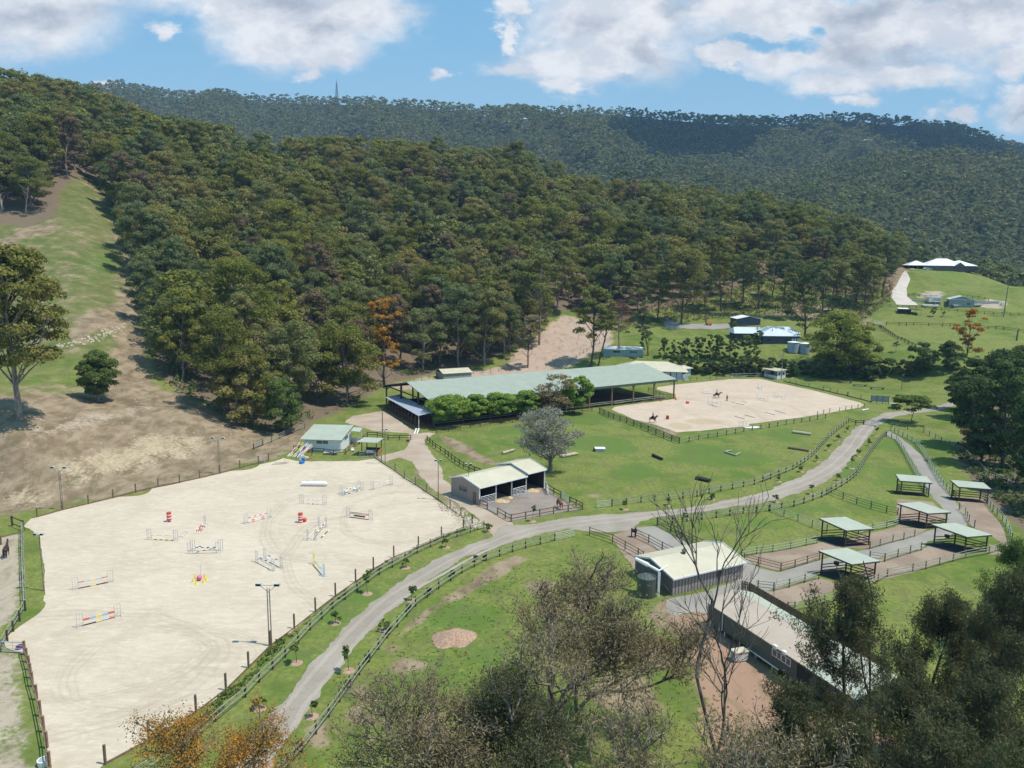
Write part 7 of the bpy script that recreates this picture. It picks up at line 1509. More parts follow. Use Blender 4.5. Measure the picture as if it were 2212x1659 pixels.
# ---------------------------------------------------------------- horses and people
def skinned(name, pts, edges, rad, mat, parent, sub=1):
    me = bpy.data.meshes.new(name); me.from_pydata([tuple(p) for p in pts], edges, []); o = bpy.data.objects.new(name, me); COL.objects.link(o)
    m = o.modifiers.new('s', 'SKIN'); sv = me.skin_vertices[0].data
    for i, r in enumerate(rad): sv[i].radius = (r, r) if not isinstance(r, tuple) else r
    sv[0].use_root = True; s = o.modifiers.new('u', 'SUBSURF'); s.levels = sub; s.render_levels = sub
    dg = bpy.context.evaluated_depsgraph_get(); nm = bpy.data.meshes.new_from_object(o.evaluated_get(dg)); nm.name = name; nm.materials.clear(); nm.materials.append(mat)
    for p in nm.polygons: p.use_smooth = True
    bpy.data.objects.remove(o); bpy.data.meshes.remove(me); return link(name, nm, parent)
def horse(label, q, rz, coat, hair, head='up', gait='stand', tack=False):
    e = empty('horse', q, rz); tag(e, label, 'horse')
    P = [(0, 0, 1.17), (.45, 0, 1.19), (.72, 0, 1.22), (-.42, 0, 1.22), (-.72, 0, 1.17)]; R = [(.28, .31), (.27, .31), (.2, .26), (.27, .29), (.19, .22)]; E = [(0, 1), (1, 2), (0, 3), (3, 4)]
    hp = {'up': [(.98, 0, 1.52), (1.18, 0, 1.82), (1.34, 0, 1.90), (1.55, 0, 1.72), (1.68, 0, 1.60)], 'down': [(1.02, 0, 1.18), (1.28, 0, .85), (1.40, 0, .62), (1.42, 0, .32), (1.40, 0, .14)], 'fwd': [(1.0, 0, 1.45), (1.25, 0, 1.66), (1.42, 0, 1.70), (1.65, 0, 1.52), (1.78, 0, 1.42)]}[head]
    k = len(P); P += hp; R += [(.15, .21), (.10, .15), (.10, .125), (.075, .095), (.055, .065)]; E += [(2, k)] + [(k + i, k + i + 1) for i in range(4)]
    sw = {'stand': (0, 0, 0, 0), 'walk': (.28, -.25, -.22, .3), 'canter': (.45, .1, -.45, -.1)}[gait]
    for j, (x, s, a) in enumerate(((.55, 1, sw[0]), (.55, -1, sw[1]), (-.6, 1, sw[2]), (-.6, -1, sw[3]))):
        y = .17 * s; k = len(P); lift = .18 if gait == 'canter' and j in (0, 2) else 0
        if x > 0: pts = [(x + .04, y, .95), (x + a * .5 + .02, y, .52), (x + a * .8 - lift * .5, y, .28 + lift * .3), (x + a, y, .07 + lift), (x + a + .07, y, .03 + lift)]
        else: pts = [(x + .06, y, .92), (x + a * .45 - .1, y, .55), (x + a * .8 - .02, y, .28), (x + a + .0, y, .07 + lift), (x + a + .08, y, .03 + lift)]
        P += pts; R += [.135 if x > 0 else .17, .068, .046, .05, .055]; E += [(1 if x > 0 else 3, k)] + [(k + i, k + i + 1) for i in range(4)]
    b = skinned('body', P, E, R, coat, e)
    ears = MB(); hd = hp[2]
    for s in (-.06, .06): ears.cyl((hd[0] - .04, s, hd[2] + .06), (hd[0] - .03, s * 1.3, hd[2] + .22), .035, 5, .008)
    ears.build('ears', coat, e)
    mn = MB(); nk = [(.72, 0, 1.5)] + hp[:2] + [hp[2]]
    for a_, c_ in zip(nk, nk[1:]): mn.beam((a_[0] - .07, 0, a_[2] + .13), (c_[0] - .07, 0, c_[2] + .12), .05, .16)
    mn.build('mane', hair, e); tl = MB().cyl((-.88, 0, 1.28), (-1.0, 0, .95), .06, 7, .09); tl.cyl((-1.0, 0, .95), (-1.02, 0, .45), .09, 7, .03); tl.build('tail', hair, e)
    if tack:
        s = MB().box(-.28, .28, -.34, .34, 1.46, 1.52).box(-.25, -.12, -.2, .2, 1.5, 1.62).build('saddle', M_DARK, e); MB().box(-.34, .34, -.345, -.315, 1.05, 1.47).box(-.34, .34, .315, .345, 1.05, 1.47).build('saddle_cloth', M_DARK, e)
    return e
def person(label, q, rz, pose, top, legs, skin, hair, hat=None):
    e = empty('person', q, rz); tag(e, label, 'person')
    if pose == 'ride': hip = 1.62; K = lambda s: [(.05, .13 * s, hip), (.38, .30 * s, hip - .22), (.22, .36 * s, hip - .66), (.40, .36 * s, hip - .72)]; arm = lambda s: [(.02, .19 * s, hip + .52), (.08, .27 * s, hip + .26), (.36, .16 * s, hip + .22)]
    else:
        hip = .93; K = lambda s: [(0, .11 * s, hip), (.10 * s, .13 * s, .5), (.06 * s - .03, .14 * s, .09), (.06 * s + .14, .15 * s, .04)]
        arm = lambda s: [(0, .19 * s, hip + .52), (.02, .33 * s, hip + .30), (.24, .27 * s, hip + .42)] if s > 0 else [(0, .19 * s, hip + .52), (-.03, .32 * s, hip + .28), (.14, .22 * s, hip + .12)]
    P = [(0, 0, hip), (0, 0, hip + .25), (0, 0, hip + .48), (.01, 0, hip + .60), (.02, 0, hip + .68)]; R = [(.14, .17), (.11, .14), (.12, .17), .055, .05]; E = [(0, 1), (1, 2), (2, 3), (3, 4)]
    P += [(.03, 0, hip + .76), (.02, 0, hip + .86)]; R += [.095, .09]; E += [(4, 5), (5, 6)]
    for s in (1, -1):
        k = len(P); P += K(s); R += [.105, .075, .05, .045]; E += [(0, k), (k, k + 1), (k + 1, k + 2), (k + 2, k + 3)]
        k = len(P); a = arm(s); P += a; R += [.06, .045, .034]; E += [(2, k), (k, k + 1), (k + 1, k + 2)]
        w = Vector(a[2]); d = (w - Vector(a[1])).normalized(); sd = d.cross(Vector((0, 0, 1))).normalized(); pk = len(P); P.append(tuple(w + d * .07)); R.append(.036); E.append((k + 2, pk))
        for f in range(5):
            o_ = (f - 2) * .021; ln = (.045, .075, .085, .078, .06)[f] if f else .05; st = w + d * (.10 if f else .04) + sd * (o_ if f else -.05); q_ = len(P)
            P += [tuple(st), tuple(st + d * ln + Vector((0, 0, -.03)))]; R += [.011, .008]; E += [(pk, q_), (q_, q_ + 1)]
    skinned('body', P, E, R, skin, e); hz = hip + .82
    face = MB()
    for s in (-.032, .032): face.box(.105, .115, s - .012, s + .012, hz - .01, hz + .005)
    face.box(.108, .12, -.022, .022, hz - .065, hz - .057); face.build('eyes_and_mouth', M_DARK, e); MB().cyl((.10, 0, hz - .035), (.135, 0, hz - .03), .014, 5, .01).build('nose', skin, e)
    h_ = bpy.data.meshes['ball'].copy(); o = link('hair', h_, e, (-.015, 0, hz + .03)); h_.materials[0] = hair; o.scale = (.36, .33, .34)
    tp = [(0, 0, hip + .02), (0, 0, hip + .25), (0, 0, hip + .5)]; Et = [(0, 1), (1, 2)]; Rt = [(.155, .185), (.125, .155), (.13, .185)]
    for s in (1, -1): k = len(tp); a = arm(s); tp += [a[0], tuple(Vector(a[0]).lerp(Vector(a[1]), .6))]; Rt += [.072, .062]; Et += [(2, k), (k, k + 1)]
    skinned('shirt', tp, Et, Rt, top, e)
    lp = [(0, 0, hip)]; Rl = [(.15, .18)]; El = []
    for s in (1, -1): k = len(lp); a = K(s); lp += a[:3]; Rl += [.118, .085, .062]; El += [(0, k), (k, k + 1), (k + 1, k + 2)]
    skinned('trousers', lp, El, Rl, legs, e)
    for s in (1, -1): a = K(s); MB().box(a[2][0] - .06, a[3][0] + .08, a[2][1] - .05, a[2][1] + .05, a[3][2] - .05, a[2][2] + .02).build('boot', M_DARK, e)
    if hat: o = link('helmet', bpy.data.meshes['ball'].copy(), e, (0, 0, hz + .07)); o.data.materials[0] = hat; o.scale = (.42, .36, .30)
    return e
CH = flat('chestnut_coat', (.20, .065, .035), .55); BR = flat('dark_bay_coat', (.055, .030, .022), .5); BY = flat('bay_coat', (.13, .055, .03), .55); HB = flat('black_horse_hair', (.015, .012, .01), .6); SK = flat('skin', (.45, .29, .21), .6); BLK = flat('black_clothing', (.03, .03, .035), .8)
horse('dark brown horse standing in the left pen, seen from behind with its head turned right', atT('B0', 52, 1462, z=.01), 1.95, BR, HB, 'up')
horse('chestnut horse standing in the dirt yard behind the brown rail fence', atT('B2', 482, 1075, z=.02), 1.9, CH, CH, 'down')
h1 = horse('bay horse walking to the right under a rider near the low jump', atT('E3', 1245, 519, z=.045), .05, BY, HB, 'fwd', 'walk', True); person('rider in dark clothes sitting upright on the walking bay horse', h1.location, .05, 'ride', BLK, flat('dark_breeches', (.06, .055, .06), .8), SK, M_DARK, M_BLACK)
h2 = horse('dark bay horse cantering to the right by the green fence', atT('E3', 375, 850, z=.045), -.75, BY, HB, 'up', 'canter', True); person('rider in black on the cantering dark bay horse', h2.location, -.75, 'ride', BLK, BLK, SK, M_DARK, M_BLACK)
person('person standing on the sand with one hand raised, dark trousers and grey top', atT('E3', 1386, 555, z=.045), .9, 'stand', flat('grey_top', (.24, .24, .24), .8), BLK, SK, flat('brown_hair', (.12, .07, .04), .7))
# ---------------------------------------------------------------- individual trees
M_BARKBR = bark_mat('brown_grey_bark', (.12, .095, .07), (.31, .26, .205))
M_LILAC = leaf_mat('grey_twig_foliage', [(.40, .375, .33), (.30, .295, .22)], .6, 1.3, rnd=.2)
M_OAKOR = leaf_mat('silky_oak_flower', [(.62, .25, .03), (.50, .25, .05), (.30, .24, .06)], .7, 1.3, rnd=0)
M_SHEOAK = leaf_mat('sheoak_foliage', [(.12, .13, .06), (.155, .14, .068), (.09, .11, .052)], .6, 1.35, rnd=.6)
M_GUMBR = leaf_mat('brown_olive_gum_leaves', [(.30, .225, .12), (.24, .215, .10), (.34, .25, .15), (.19, .20, .085)], .6, 1.3, rnd=.15)
M_YELG = leaf_mat('yellow_green_foliage', [(.27, .32, .07), (.33, .32, .08)], .6, 1.3, rnd=0)
M_POIN = leaf_mat('poinciana_foliage', [(.20, .31, .06), (.27, .36, .075)], .55, 1.3, rnd=.2)
M_MIDG = leaf_mat('mid_green_foliage', [(.13, .19, .055), (.165, .215, .065)], .55, 1.3, rnd=.6)
def place(kind, label, base, topy, width, mat, bark, style='round', seed=1, base_frac=.3, cat='tree', group=None, ncl=40, per=120, size=.45, flat_=.72, trunk=None, name='tree', asp=1.5, droop=.3, k_open=.0):
    """a tree given by its foot, the pixel row of its top and its crown width in pixels"""
    base = Vector(base); h = max(1.5, hgt(base, topy)); dep = proj([base + Vector((0, 0, h * .6))])[2][0]; R = width / 2 / FPX * dep
    rng = np.random.default_rng(seed); e = empty(name, base - Vector((0, 0, .2))); tag(e, label, cat, group); tr = Geo(); cr = Geo()
    tp, d = path(rng, (0, 0, -.2), (rng.normal() * .04, rng.normal() * .04, 1), h * .75, 7, .05); r0 = trunk or h * .014
    tr.add(*tube(tp, np.linspace(r0, r0 * .35, 8), 7)); C = []; Rr = []
    for i in range(ncl):
        z = rng.random()
        if style == 'round': zz = base_frac + (1 - base_frac) * (.06 + .88 * z); rad = R * math.sqrt(max(.02, 1 - (2 * z - 1) ** 2)) * math.sqrt(rng.uniform(.1, 1)) * .86
        elif style == 'flat': zz = 1 - (1 - base_frac) * (.08 + .6 * z * z); rad = R * math.sqrt(rng.uniform(0, 1)) * .9; zz -= .18 * (rad / R) ** 2
        elif style == 'cone': zz = base_frac + (1 - base_frac) * (.03 + .95 * z); rad = R * (1.05 - z) * math.sqrt(rng.uniform(.2, 1))
        elif style == 'column': zz = base_frac + (1 - base_frac) * (.03 + .93 * z); rad = R * math.sqrt(rng.uniform(.05, 1)) * (.75 + .35 * math.sin(9 * z + seed)) * (1 if z < .8 else .6)
        else: zz = base_frac + (1 - base_frac) * (.05 + .9 * z ** .8); rad = R * (math.sin(math.pi * min(1, .18 + z * .78)) ** .6) * math.sqrt(rng.uniform(.06, 1)) * .9
        th = rng.uniform(0, 6.283); q = tp[min(int(zz / .75 * 7), 7)]
        C.append((q[0] * .8 + rad * math.cos(th), q[1] * .8 + rad * math.sin(th), zz * h)); Rr.append(R * rng.uniform(.17, .30) * (.8 if style == 'column' else 1))
    C = np.array(C); C[:, 2] = np.minimum(C[:, 2], h - np.array(Rr) * flat_)
    for i in range(0, ncl, 2):
        c = C[i]; k = min(max(int((c[2] / h - .14) / .75 * 7), 1), 6); s = tp[k]; mid = (s + c) / 2 + rng.normal(size=3) * .03 * h
        tr.add(*tube([s, mid, c], [r0 * .38, r0 * .22, r0 * .08], 4))
    for m_ in ([mat] if not isinstance(mat, list) else mat): pass
    V, F, T_ = blob_crown(rng, C, np.array(Rr), per, size, asp, flat_, .4 if not k_open else .9, droop, .25 if not k_open else .7)
    hv = np.repeat(rng.random(len(V) // 4) * .5, 4) + .4 * np.clip(V[:, 2] / h, 0, 1) * (1 if style == 'column' else .6)
    cr.add(V, F, T_, 1 - np.clip(hv, 0, 1) if style == 'column' else hv); link('trunk', tr.mesh('trunk', bark, True), e); link('crown', cr.mesh('crown', mat), e); return e
def pl(label, x, y, top, w, mat=None, bark=None, z=None, **k): return place('t', label, at(x, y, z=z), top, w, mat or M_LEAF, bark or M_BARK, **k)
pl('large spreading gum with a pale forked trunk at the left edge above the bank', 42, 905, 522, 235, M_GUMDK if 'M_GUMDK' in globals() else M_LEAF, M_BARKP, style='gum', base_frac=.26, ncl=130, per=230, size=.36, seed=3, name='gum_tree', trunk=.55)
pl('small round dark green tree standing alone in the grassy clearing', 213, 866, 754, 88, M_MIDG, M_BARK, style='round', base_frac=.10, ncl=90, per=260, size=.24, seed=4, name='round_tree')
pl('bushy bright green tree at the wood edge left of the white office', 615, 934, 815, 96, M_LEAFB if False else M_MIDG, M_BARK, style='round', base_frac=.05, ncl=60, per=170, size=.3, seed=5, name='bushy_tree', flat_=.85)
pl('tall narrow silky oak with orange flowers at the edge of the wood', 831, 836, 640, 84, M_OAKOR, M_BARKD, style='column', base_frac=.18, ncl=60, per=70, size=.36, seed=6, name='silky_oak')
for i, (x, y, t, w, lb) in enumerate(((968, 922, 853, 105, 'leafy bright green tree nearest the stall row, in front of the long barn'), (1022, 914, 851, 70, 'leafy bright green tree second from the stall row, in front of the barn'), (1082, 908, 846, 84, 'leafy bright green tree third from the stall row, in front of the barn'), (1136, 903, 842, 76, 'leafy bright green tree fourth from the stall row, beside the grey bare tree'))):
    pl(lb, x, y, t, w, M_POIN, M_BARKD, 0, style='round', base_frac=.22, ncl=60, per=150, size=.32, seed=20 + i, name='leafy_tree', group='bright green trees in front of the barn', flat_=.65)
pl('thin brownish half bare tree between the leafy trees and the barn roof', 1192, 902, 806, 92, M_GUMBR, M_BARK, 0, style='gum', base_frac=.15, ncl=50, per=60, size=.28, seed=30, name='half_bare_tree', k_open=1)
pl('fresh green tree against the barn roof behind the grey leafless tree', 1240, 893, 806, 78, M_POIN, M_BARKD, 0, style='round', base_frac=.15, ncl=50, per=130, size=.32, seed=31, name='leafy_tree')
pl('silver grey lichen covered tree standing in the field behind the horse shed', 1188, 1020, 880, 160, M_LILAC, M_BARK, 0, style='round', base_frac=.24, ncl=90, per=150, size=.2, seed=32, name='grey_tree', trunk=.38, k_open=1, flat_=.8)
pl('flat topped dark green tree beside the top of the drive', 1967, 915, 850, 90, M_MIDG, M_BARKD, 0, style='flat', base_frac=.40, ncl=40, per=110, size=.34, seed=33, name='flat_topped_tree', flat_=.4)
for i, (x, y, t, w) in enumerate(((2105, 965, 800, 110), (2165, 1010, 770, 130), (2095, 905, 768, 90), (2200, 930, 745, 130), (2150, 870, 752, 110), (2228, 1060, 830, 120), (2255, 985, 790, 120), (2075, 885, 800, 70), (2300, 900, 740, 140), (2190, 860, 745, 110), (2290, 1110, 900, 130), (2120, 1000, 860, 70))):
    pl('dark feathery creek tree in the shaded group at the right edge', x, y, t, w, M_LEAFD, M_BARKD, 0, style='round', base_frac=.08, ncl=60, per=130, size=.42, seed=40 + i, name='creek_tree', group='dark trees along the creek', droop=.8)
pl('brownish thin leaved small tree in front of the dark creek trees', 2098, 980, 905, 60, M_GUMBR, M_BARKD, 0, style='round', base_frac=.15, ncl=34, per=70, size=.3, seed=55, name='half_bare_tree', k_open=1)
pl('big leafy yellow green tree beside the round tanks', 1800, 806, 668, 128, M_YELG, M_BARKD, style='round', base_frac=.06, ncl=120, per=200, size=.38, seed=60, name='leafy_tree')
pl('lower leafy olive tree overlapping the big yellow green tree on the right', 1858, 806, 700, 84, M_YELG, M_BARKD, style='round', base_frac=.04, ncl=90, per=200, size=.36, seed=61, name='leafy_tree')
pl('tall dark pine like tree behind the slate blue house', 1739, 728, 556, 92, M_LEAFD, M_BARKD, style='column', base_frac=.12, ncl=60, per=60, size=.5, seed=62, name='pine_tree')
pl('gum with a slim forked trunk on the slope above the slate blue house', 1798, 678, 562, 78, M_LEAF, M_BARKD, style='gum', base_frac=.35, ncl=36, per=120, size=.5, seed=63, name='gum_tree')
pl('spreading gum left of the pale hill driveway', 1869, 662, 548, 96, M_LEAF, M_BARKD, style='gum', base_frac=.22, ncl=46, per=130, size=.5, seed=64, name='gum_tree')
pl('orange topped silky oak rising in front of the garage terrace', 2088, 770, 662, 62, M_OAKOR, M_BARKD, style='column', base_frac=.1, ncl=46, per=70, size=.4, seed=65, name='silky_oak')
pl('dark bushy tree at the foot of the green slope, left of the orange topped tree', 1990, 806, 738, 66, M_LEAFD, M_BARKD, style='round', base_frac=.03, ncl=46, per=100, size=.42, seed=66, name='bushy_tree')
pl('dark bushy tree under the orange topped silky oak', 2053, 800, 735, 60, M_LEAFD, M_BARKD, style='round', base_frac=.03, ncl=46, per=100, size=.42, seed=67, name='bushy_tree')
pl('tall gum with two dark trunks in front of the pink slope behind the barn', 1276, 792, 616, 92, M_LEAF, M_BARKD, style='gum', base_frac=.34, ncl=46, per=110, size=.45, seed=68, name='gum_tree')
pl('second tall gum trunk just right of the twin trunk gum behind the barn', 1292, 790, 640, 60, M_LEAF, M_BARKD, style='gum', base_frac=.42, ncl=24, per=100, size=.45, seed=69, name='gum_tree')
pl('brown leaved slim tree standing on the pink slope', 1140, 794, 678, 66, M_GUMBR, M_BARKD, style='gum', base_frac=.3, ncl=34, per=90, size=.38, seed=70, name='brown_leaved_tree')
pl('large gum crown above the pink slope left of the twin trunk gum', 1165, 745, 545, 110, M_LEAFBR if False else M_LEAF, M_BARK, style='gum', base_frac=.28, ncl=46, per=120, size=.5, seed=71, name='gum_tree')
pl('reddish brown leafless tree right of the twin trunk gum', 1337, 768, 643, 66, leaf_mat('reddish_twigs', [(.20, .105, .075), (.17, .11, .08)], .7, 1.3, rnd=0), M_BARKP, style='gum', base_frac=.35, ncl=34, per=60, size=.3, seed=72, name='leafless_tree', k_open=1)
pl('slim grey green tree right of the reddish leafless tree', 1400, 768, 645, 52, M_LEAFG, M_BARKD, style='column', base_frac=.28, ncl=34, per=90, size=.4, seed=73, name='slim_tree')
pl('huge domed gum crown left of the neighbouring driveway', 1471, 700, 536, 122, M_LEAF, M_BARKD, style='gum', base_frac=.32, ncl=60, per=130, size=.5, seed=74, name='gum_tree')
pl('tall gum right of the domed gum on the wooded slope', 1420, 690, 570, 70, M_LEAF, M_BARKD, style='gum', base_frac=.3, ncl=40, per=110, size=.5, seed=79, name='gum_tree')
pl('little dark cypress by the teal shed', 1386, 757, 724, 13, M_LEAFD, M_BARKD, style='cone', base_frac=.03, ncl=24, per=40, size=.4, seed=75, name='cypress_tree')
pl('small sapling with a light crown on the green slope below the white gate', 1935, 762, 735, 14, M_LEAFG, M_BARKD, style='flat', base_frac=.4, ncl=12, per=40, size=.3, seed=76, name='young_tree')
pl('small round young tree beside the bird pen', 2015, 683, 664, 16, M_MIDG, M_BARKD, style='round', base_frac=.3, ncl=14, per=40, size=.35, seed=77, name='young_tree')
pl('thin young tree right of the bird pen', 2038, 683, 669, 8, M_LEAFG, M_BARKD, style='round', base_frac=.35, ncl=8, per=30, size=.3, seed=78, name='young_tree')
pl('small olive tree in front of the dark hedge near the bench lawn', 1871, 818, 768, 34, M_YELG, M_BARKD, style='round', base_frac=.1, ncl=30, per=80, size=.35, seed=80, name='young_tree')
for i, (x, y) in enumerate(((1500, 642), (1522, 664), (1558, 672), (1580, 640), (1604, 655), (1640, 668), (1668, 640), (1690, 664), (1716, 645), (1762, 650), (1775, 690), (1825, 645), (1850, 652), (1905, 642), (1700, 690))):
    pl('gum standing on the open dry slope between the wood and the right hand houses', x, y, y - 118 + 22 * math.sin(i * 2.3), 58 + 14 * math.sin(i * 1.7), [M_LEAF, M_LEAFG, M_LEAF][i % 3], M_BARKD, style='gum', base_frac=.3, ncl=34, per=170, size=.34, seed=400 + i, name='gum_tree', group='gums on the open dry slope')
for i, (x, y, t, w, lb) in enumerate(((1585, 712, 692, 18, 'round shrub at the corner of the charcoal shed'), (1640, 742, 712, 34, 'dark bushy shrub against the slate blue house'), (1612, 745, 722, 30, 'olive shrub left of the slate blue house'), (1560, 745, 735, 14, 'small dark shrub on the neighbouring lawn'))):
    pl(lb, x, y, t, w, M_MIDG, M_BARKD, style='round', base_frac=.0, ncl=24, per=70, size=.35, seed=90 + i, cat='shrub', name='shrub')
# bamboo like clumps and the tall hedge
rngH = np.random.default_rng(31); hp = []
def hedge(kind, label, group, line, n, top, w, mat, seed, name, cat, per=80, size=.4):
    P = [at(*p) for p in line]
    for i in range(n):
        t = (i + .5) / n * (len(P) - 1); k = int(t); p = P[k].lerp(P[k + 1], t - k); p = on(p.x + rngH.normal() * .6, p.y + rngH.normal() * .8); px_, py__, _ = proj([p])
        tp = np.interp(t / (len(P) - 1), np.linspace(0, 1, len(top)), top) + rngH.normal() * 4
        place('t', label, p, float(tp), w * rngH.uniform(.85, 1.2), mat, M_BARKD, style=kind, seed=seed + i, base_frac=.0, ncl=26, per=per, size=size, name=name, cat=cat, group=group, flat_=.8)
hedge('column', 'feathery bamboo like shrub in the row on the lawn behind the clubhouse', 'bamboo like shrubs behind the clubhouse', [(1428, 772), (1500, 775), (1560, 776), (1640, 780)], 13, [724, 728, 722, 730], 26, M_MIDG, 200, 'bamboo_clump', 'shrub')
hedge('round', 'dark glossy hedge bush in the long hedge behind the smaller arena', 'hedge bushes behind the smaller arena', [(1448, 800), (1560, 806), (1640, 806), (1760, 812), (1870, 818), (1975, 812)], 26, [768, 772, 772, 776, 780, 774], 34, M_LEAFD, 240, 'hedge_bush', 'hedge')
# ---------------------------------------------------------------- branching trees close to the camera
def grow(rng, tr, ends, p, d, ln, r, lvl, maxl, spread=.55, lift=.05, nb=(2, 4), sides=(8, 6, 5, 4, 3, 3), wob=.13):
    P, d2 = path(rng, p, d, ln, 5 if lvl < 3 else 3, wob, lift); n = len(P); tr.add(*tube(P, np.linspace(r, r * .55, n), sides[min(lvl, 5)]))
    if lvl >= maxl: ends.append((P[-1], d2)); ends.append((P[n // 2], d2)); return
    k = rng.integers(nb[0], nb[1] + 1) + (1 if lvl >= 2 else 0)
    for i in range(k):
        t = rng.uniform(.45, 1.0) if i else 1.0; j = int(t * (n - 1)); a = rng.uniform(0, 6.283); ax = unit(np.cross(d2, rng.normal(size=3)))
        nd = unit(d2 + ax * spread * rng.uniform(.6, 1.5) + np.array([0, 0, lift])); grow(rng, tr, ends, P[j], nd, ln * rng.uniform(.58, .82), r * (.62 if i else .72) * (1 - .0 * t), lvl + 1, maxl, spread, lift, nb, sides, wob)
def near_tree(name, label, base, h, R, seed, mat, bark, stems=1, r0=.3, per=14, leaf=.22, asp=3.0, maxl=4, spread=.6, lift=.10, first=.34, droop=1.2, up=0.0, lean=(0, 0), tuft=.5, nb=(2, 4), extra=None, wob=.13):
    rng = np.random.default_rng(seed); base = Vector(base); tr = Geo(); ends = []; e = empty(name, base - Vector((0, 0, .3))); tag(e, label, 'tree')
    def run(r_):
        for s in range(stems): grow(rng, tr, ends, (rng.normal() * .25 * (stems > 1), rng.normal() * .25 * (stems > 1), 0), (lean[0] + rng.normal() * .08 * stems, lean[1] + rng.normal() * .08 * stems, 1), h * first, r_, 0, maxl, spread, lift, nb, wob=wob)
    run(r0); V = np.concatenate(tr.V); rmax = np.percentile(np.hypot(V[:, 0] - V[:, 0].mean(), V[:, 1] - V[:, 1].mean()), 97) + .01; kx = min(R / rmax, 2.2)
    rng = np.random.default_rng(seed); tr = Geo(); ends = []; run(r0 / max(1, kx) ** .8)
    V = np.concatenate(tr.V); zmax = V[:, 2].max(); rmax = np.percentile(np.hypot(V[:, 0] - V[:, 0].mean(), V[:, 1] - V[:, 1].mean()), 97) + .01
    S = np.array([R / rmax, R / rmax, h / zmax]); S[:2] = np.minimum(S[:2], 2.2)
    ws = np.clip(V[:, 2:3] / (zmax * .35), 0, 1); tr.V = [V * np.concatenate([1 + (S[:2] - 1) * ws, np.full((len(V), 1), S[2])], 1)]; tr.F = [np.concatenate(tr.F)]; tr.T = [np.concatenate(tr.T)]; tr.H = [np.concatenate(tr.H)]
    link('trunk', tr.mesh('trunk', bark, True), e)
    if per:
        Ce = np.array([p for p, d in ends]); De = np.array([d for p, d in ends]); we = np.clip(Ce[:, 2:3] / (zmax * .35), 0, 1); Ce = Ce * np.concatenate([1 + (S[:2] - 1) * we, np.full((len(Ce), 1), S[2])], 1)
        n = len(Ce); C = np.repeat(Ce, per, 0); C = C + rng.normal(size=C.shape) * tuft * np.array([1, 1, .8]); nn = unit(rng.normal(size=C.shape) + np.array([0, 0, .3])); tone = np.repeat(rng.random(n), per) * .6 + rng.random(n * per) * .4
        V, F, T_ = quads(C, nn, leaf, asp, rng, np.clip(tone, 0, 1), droop, up); g = Geo(); g.add(V, F, T_, np.repeat(np.repeat(rng.random(n), per) * .8 + rng.random(n * per) * .2, 4)); link('crown', g.mesh('crown', mat), e)
    return e
def B0(px, py): return at(px, py, z=0)
near_tree('brown_gum', 'big thin leaved brown gum with two slim trunks in the lower centre', B0(1246, 1540), 16.5, 11.0, 5, M_GUMBR, M_BARKBR, stems=2, r0=.30, per=5, leaf=.078, asp=3.4, maxl=6, spread=.62, first=.24, tuft=.38, nb=(2, 3))
near_tree('brown_gum', 'brown gum at the bottom centre with a pale leaning trunk', B0(1305, 1775), 15.5, 9.0, 17, M_GUMBR, M_BARKBR, stems=1, r0=.36, per=5, leaf=.078, asp=3.4, maxl=6, spread=.7, first=.32, lean=(.1, .1), tuft=.38, nb=(2, 3))
near_tree('brown_gum', 'dark limbed thin gum at the bottom between the brown gums and bare tree', B0(1440, 1880), 15.0, 8.5, 23, M_GUMBR, M_BARKBR, stems=1, r0=.32, per=4, leaf=.078, asp=3.4, maxl=6, spread=.75, first=.30, tuft=.38, nb=(2, 3))
near_tree('brown_gum', 'low spreading brown gum left of the big thin leaved gum', B0(1060, 1800), 12.5, 8.0, 29, M_GUMBR, M_BARKBR, stems=2, r0=.26, per=5, leaf=.078, asp=3.4, maxl=6, spread=.8, first=.28, tuft=.38, nb=(2, 3))
near_tree('olive_gum', 'dense dark olive gum crown at the bottom left of the brown gums', B0(1040, 1880), 13.2, 5.0, 31, M_SHEOAK, M_BARKP, stems=1, r0=.3, per=18, leaf=.075, asp=2.6, maxl=6, spread=.6, first=.28, tuft=.5, nb=(2, 3))
near_tree('bare_tree', 'tall dark bare tree rising in front of the cream shed', B0(1558, 1740), 25.0, 5.2, 37, M_GUMBR, bark_mat('bare_tree_bark', (.075, .06, .05), (.22, .19, .16)), stems=1, r0=.20, per=0, maxl=5, spread=.44, lift=.14, first=.52, nb=(2, 3), wob=.10)
near_tree('dead_tree', 'dead broken branch tree poking above the she-oaks at the right', B0(1892, 1690), 18.4, 2.2, 41, M_GUMBR, M_BARKD, stems=1, r0=.26, per=0, maxl=2, spread=.5, lift=.1, first=.5, nb=(1, 2))
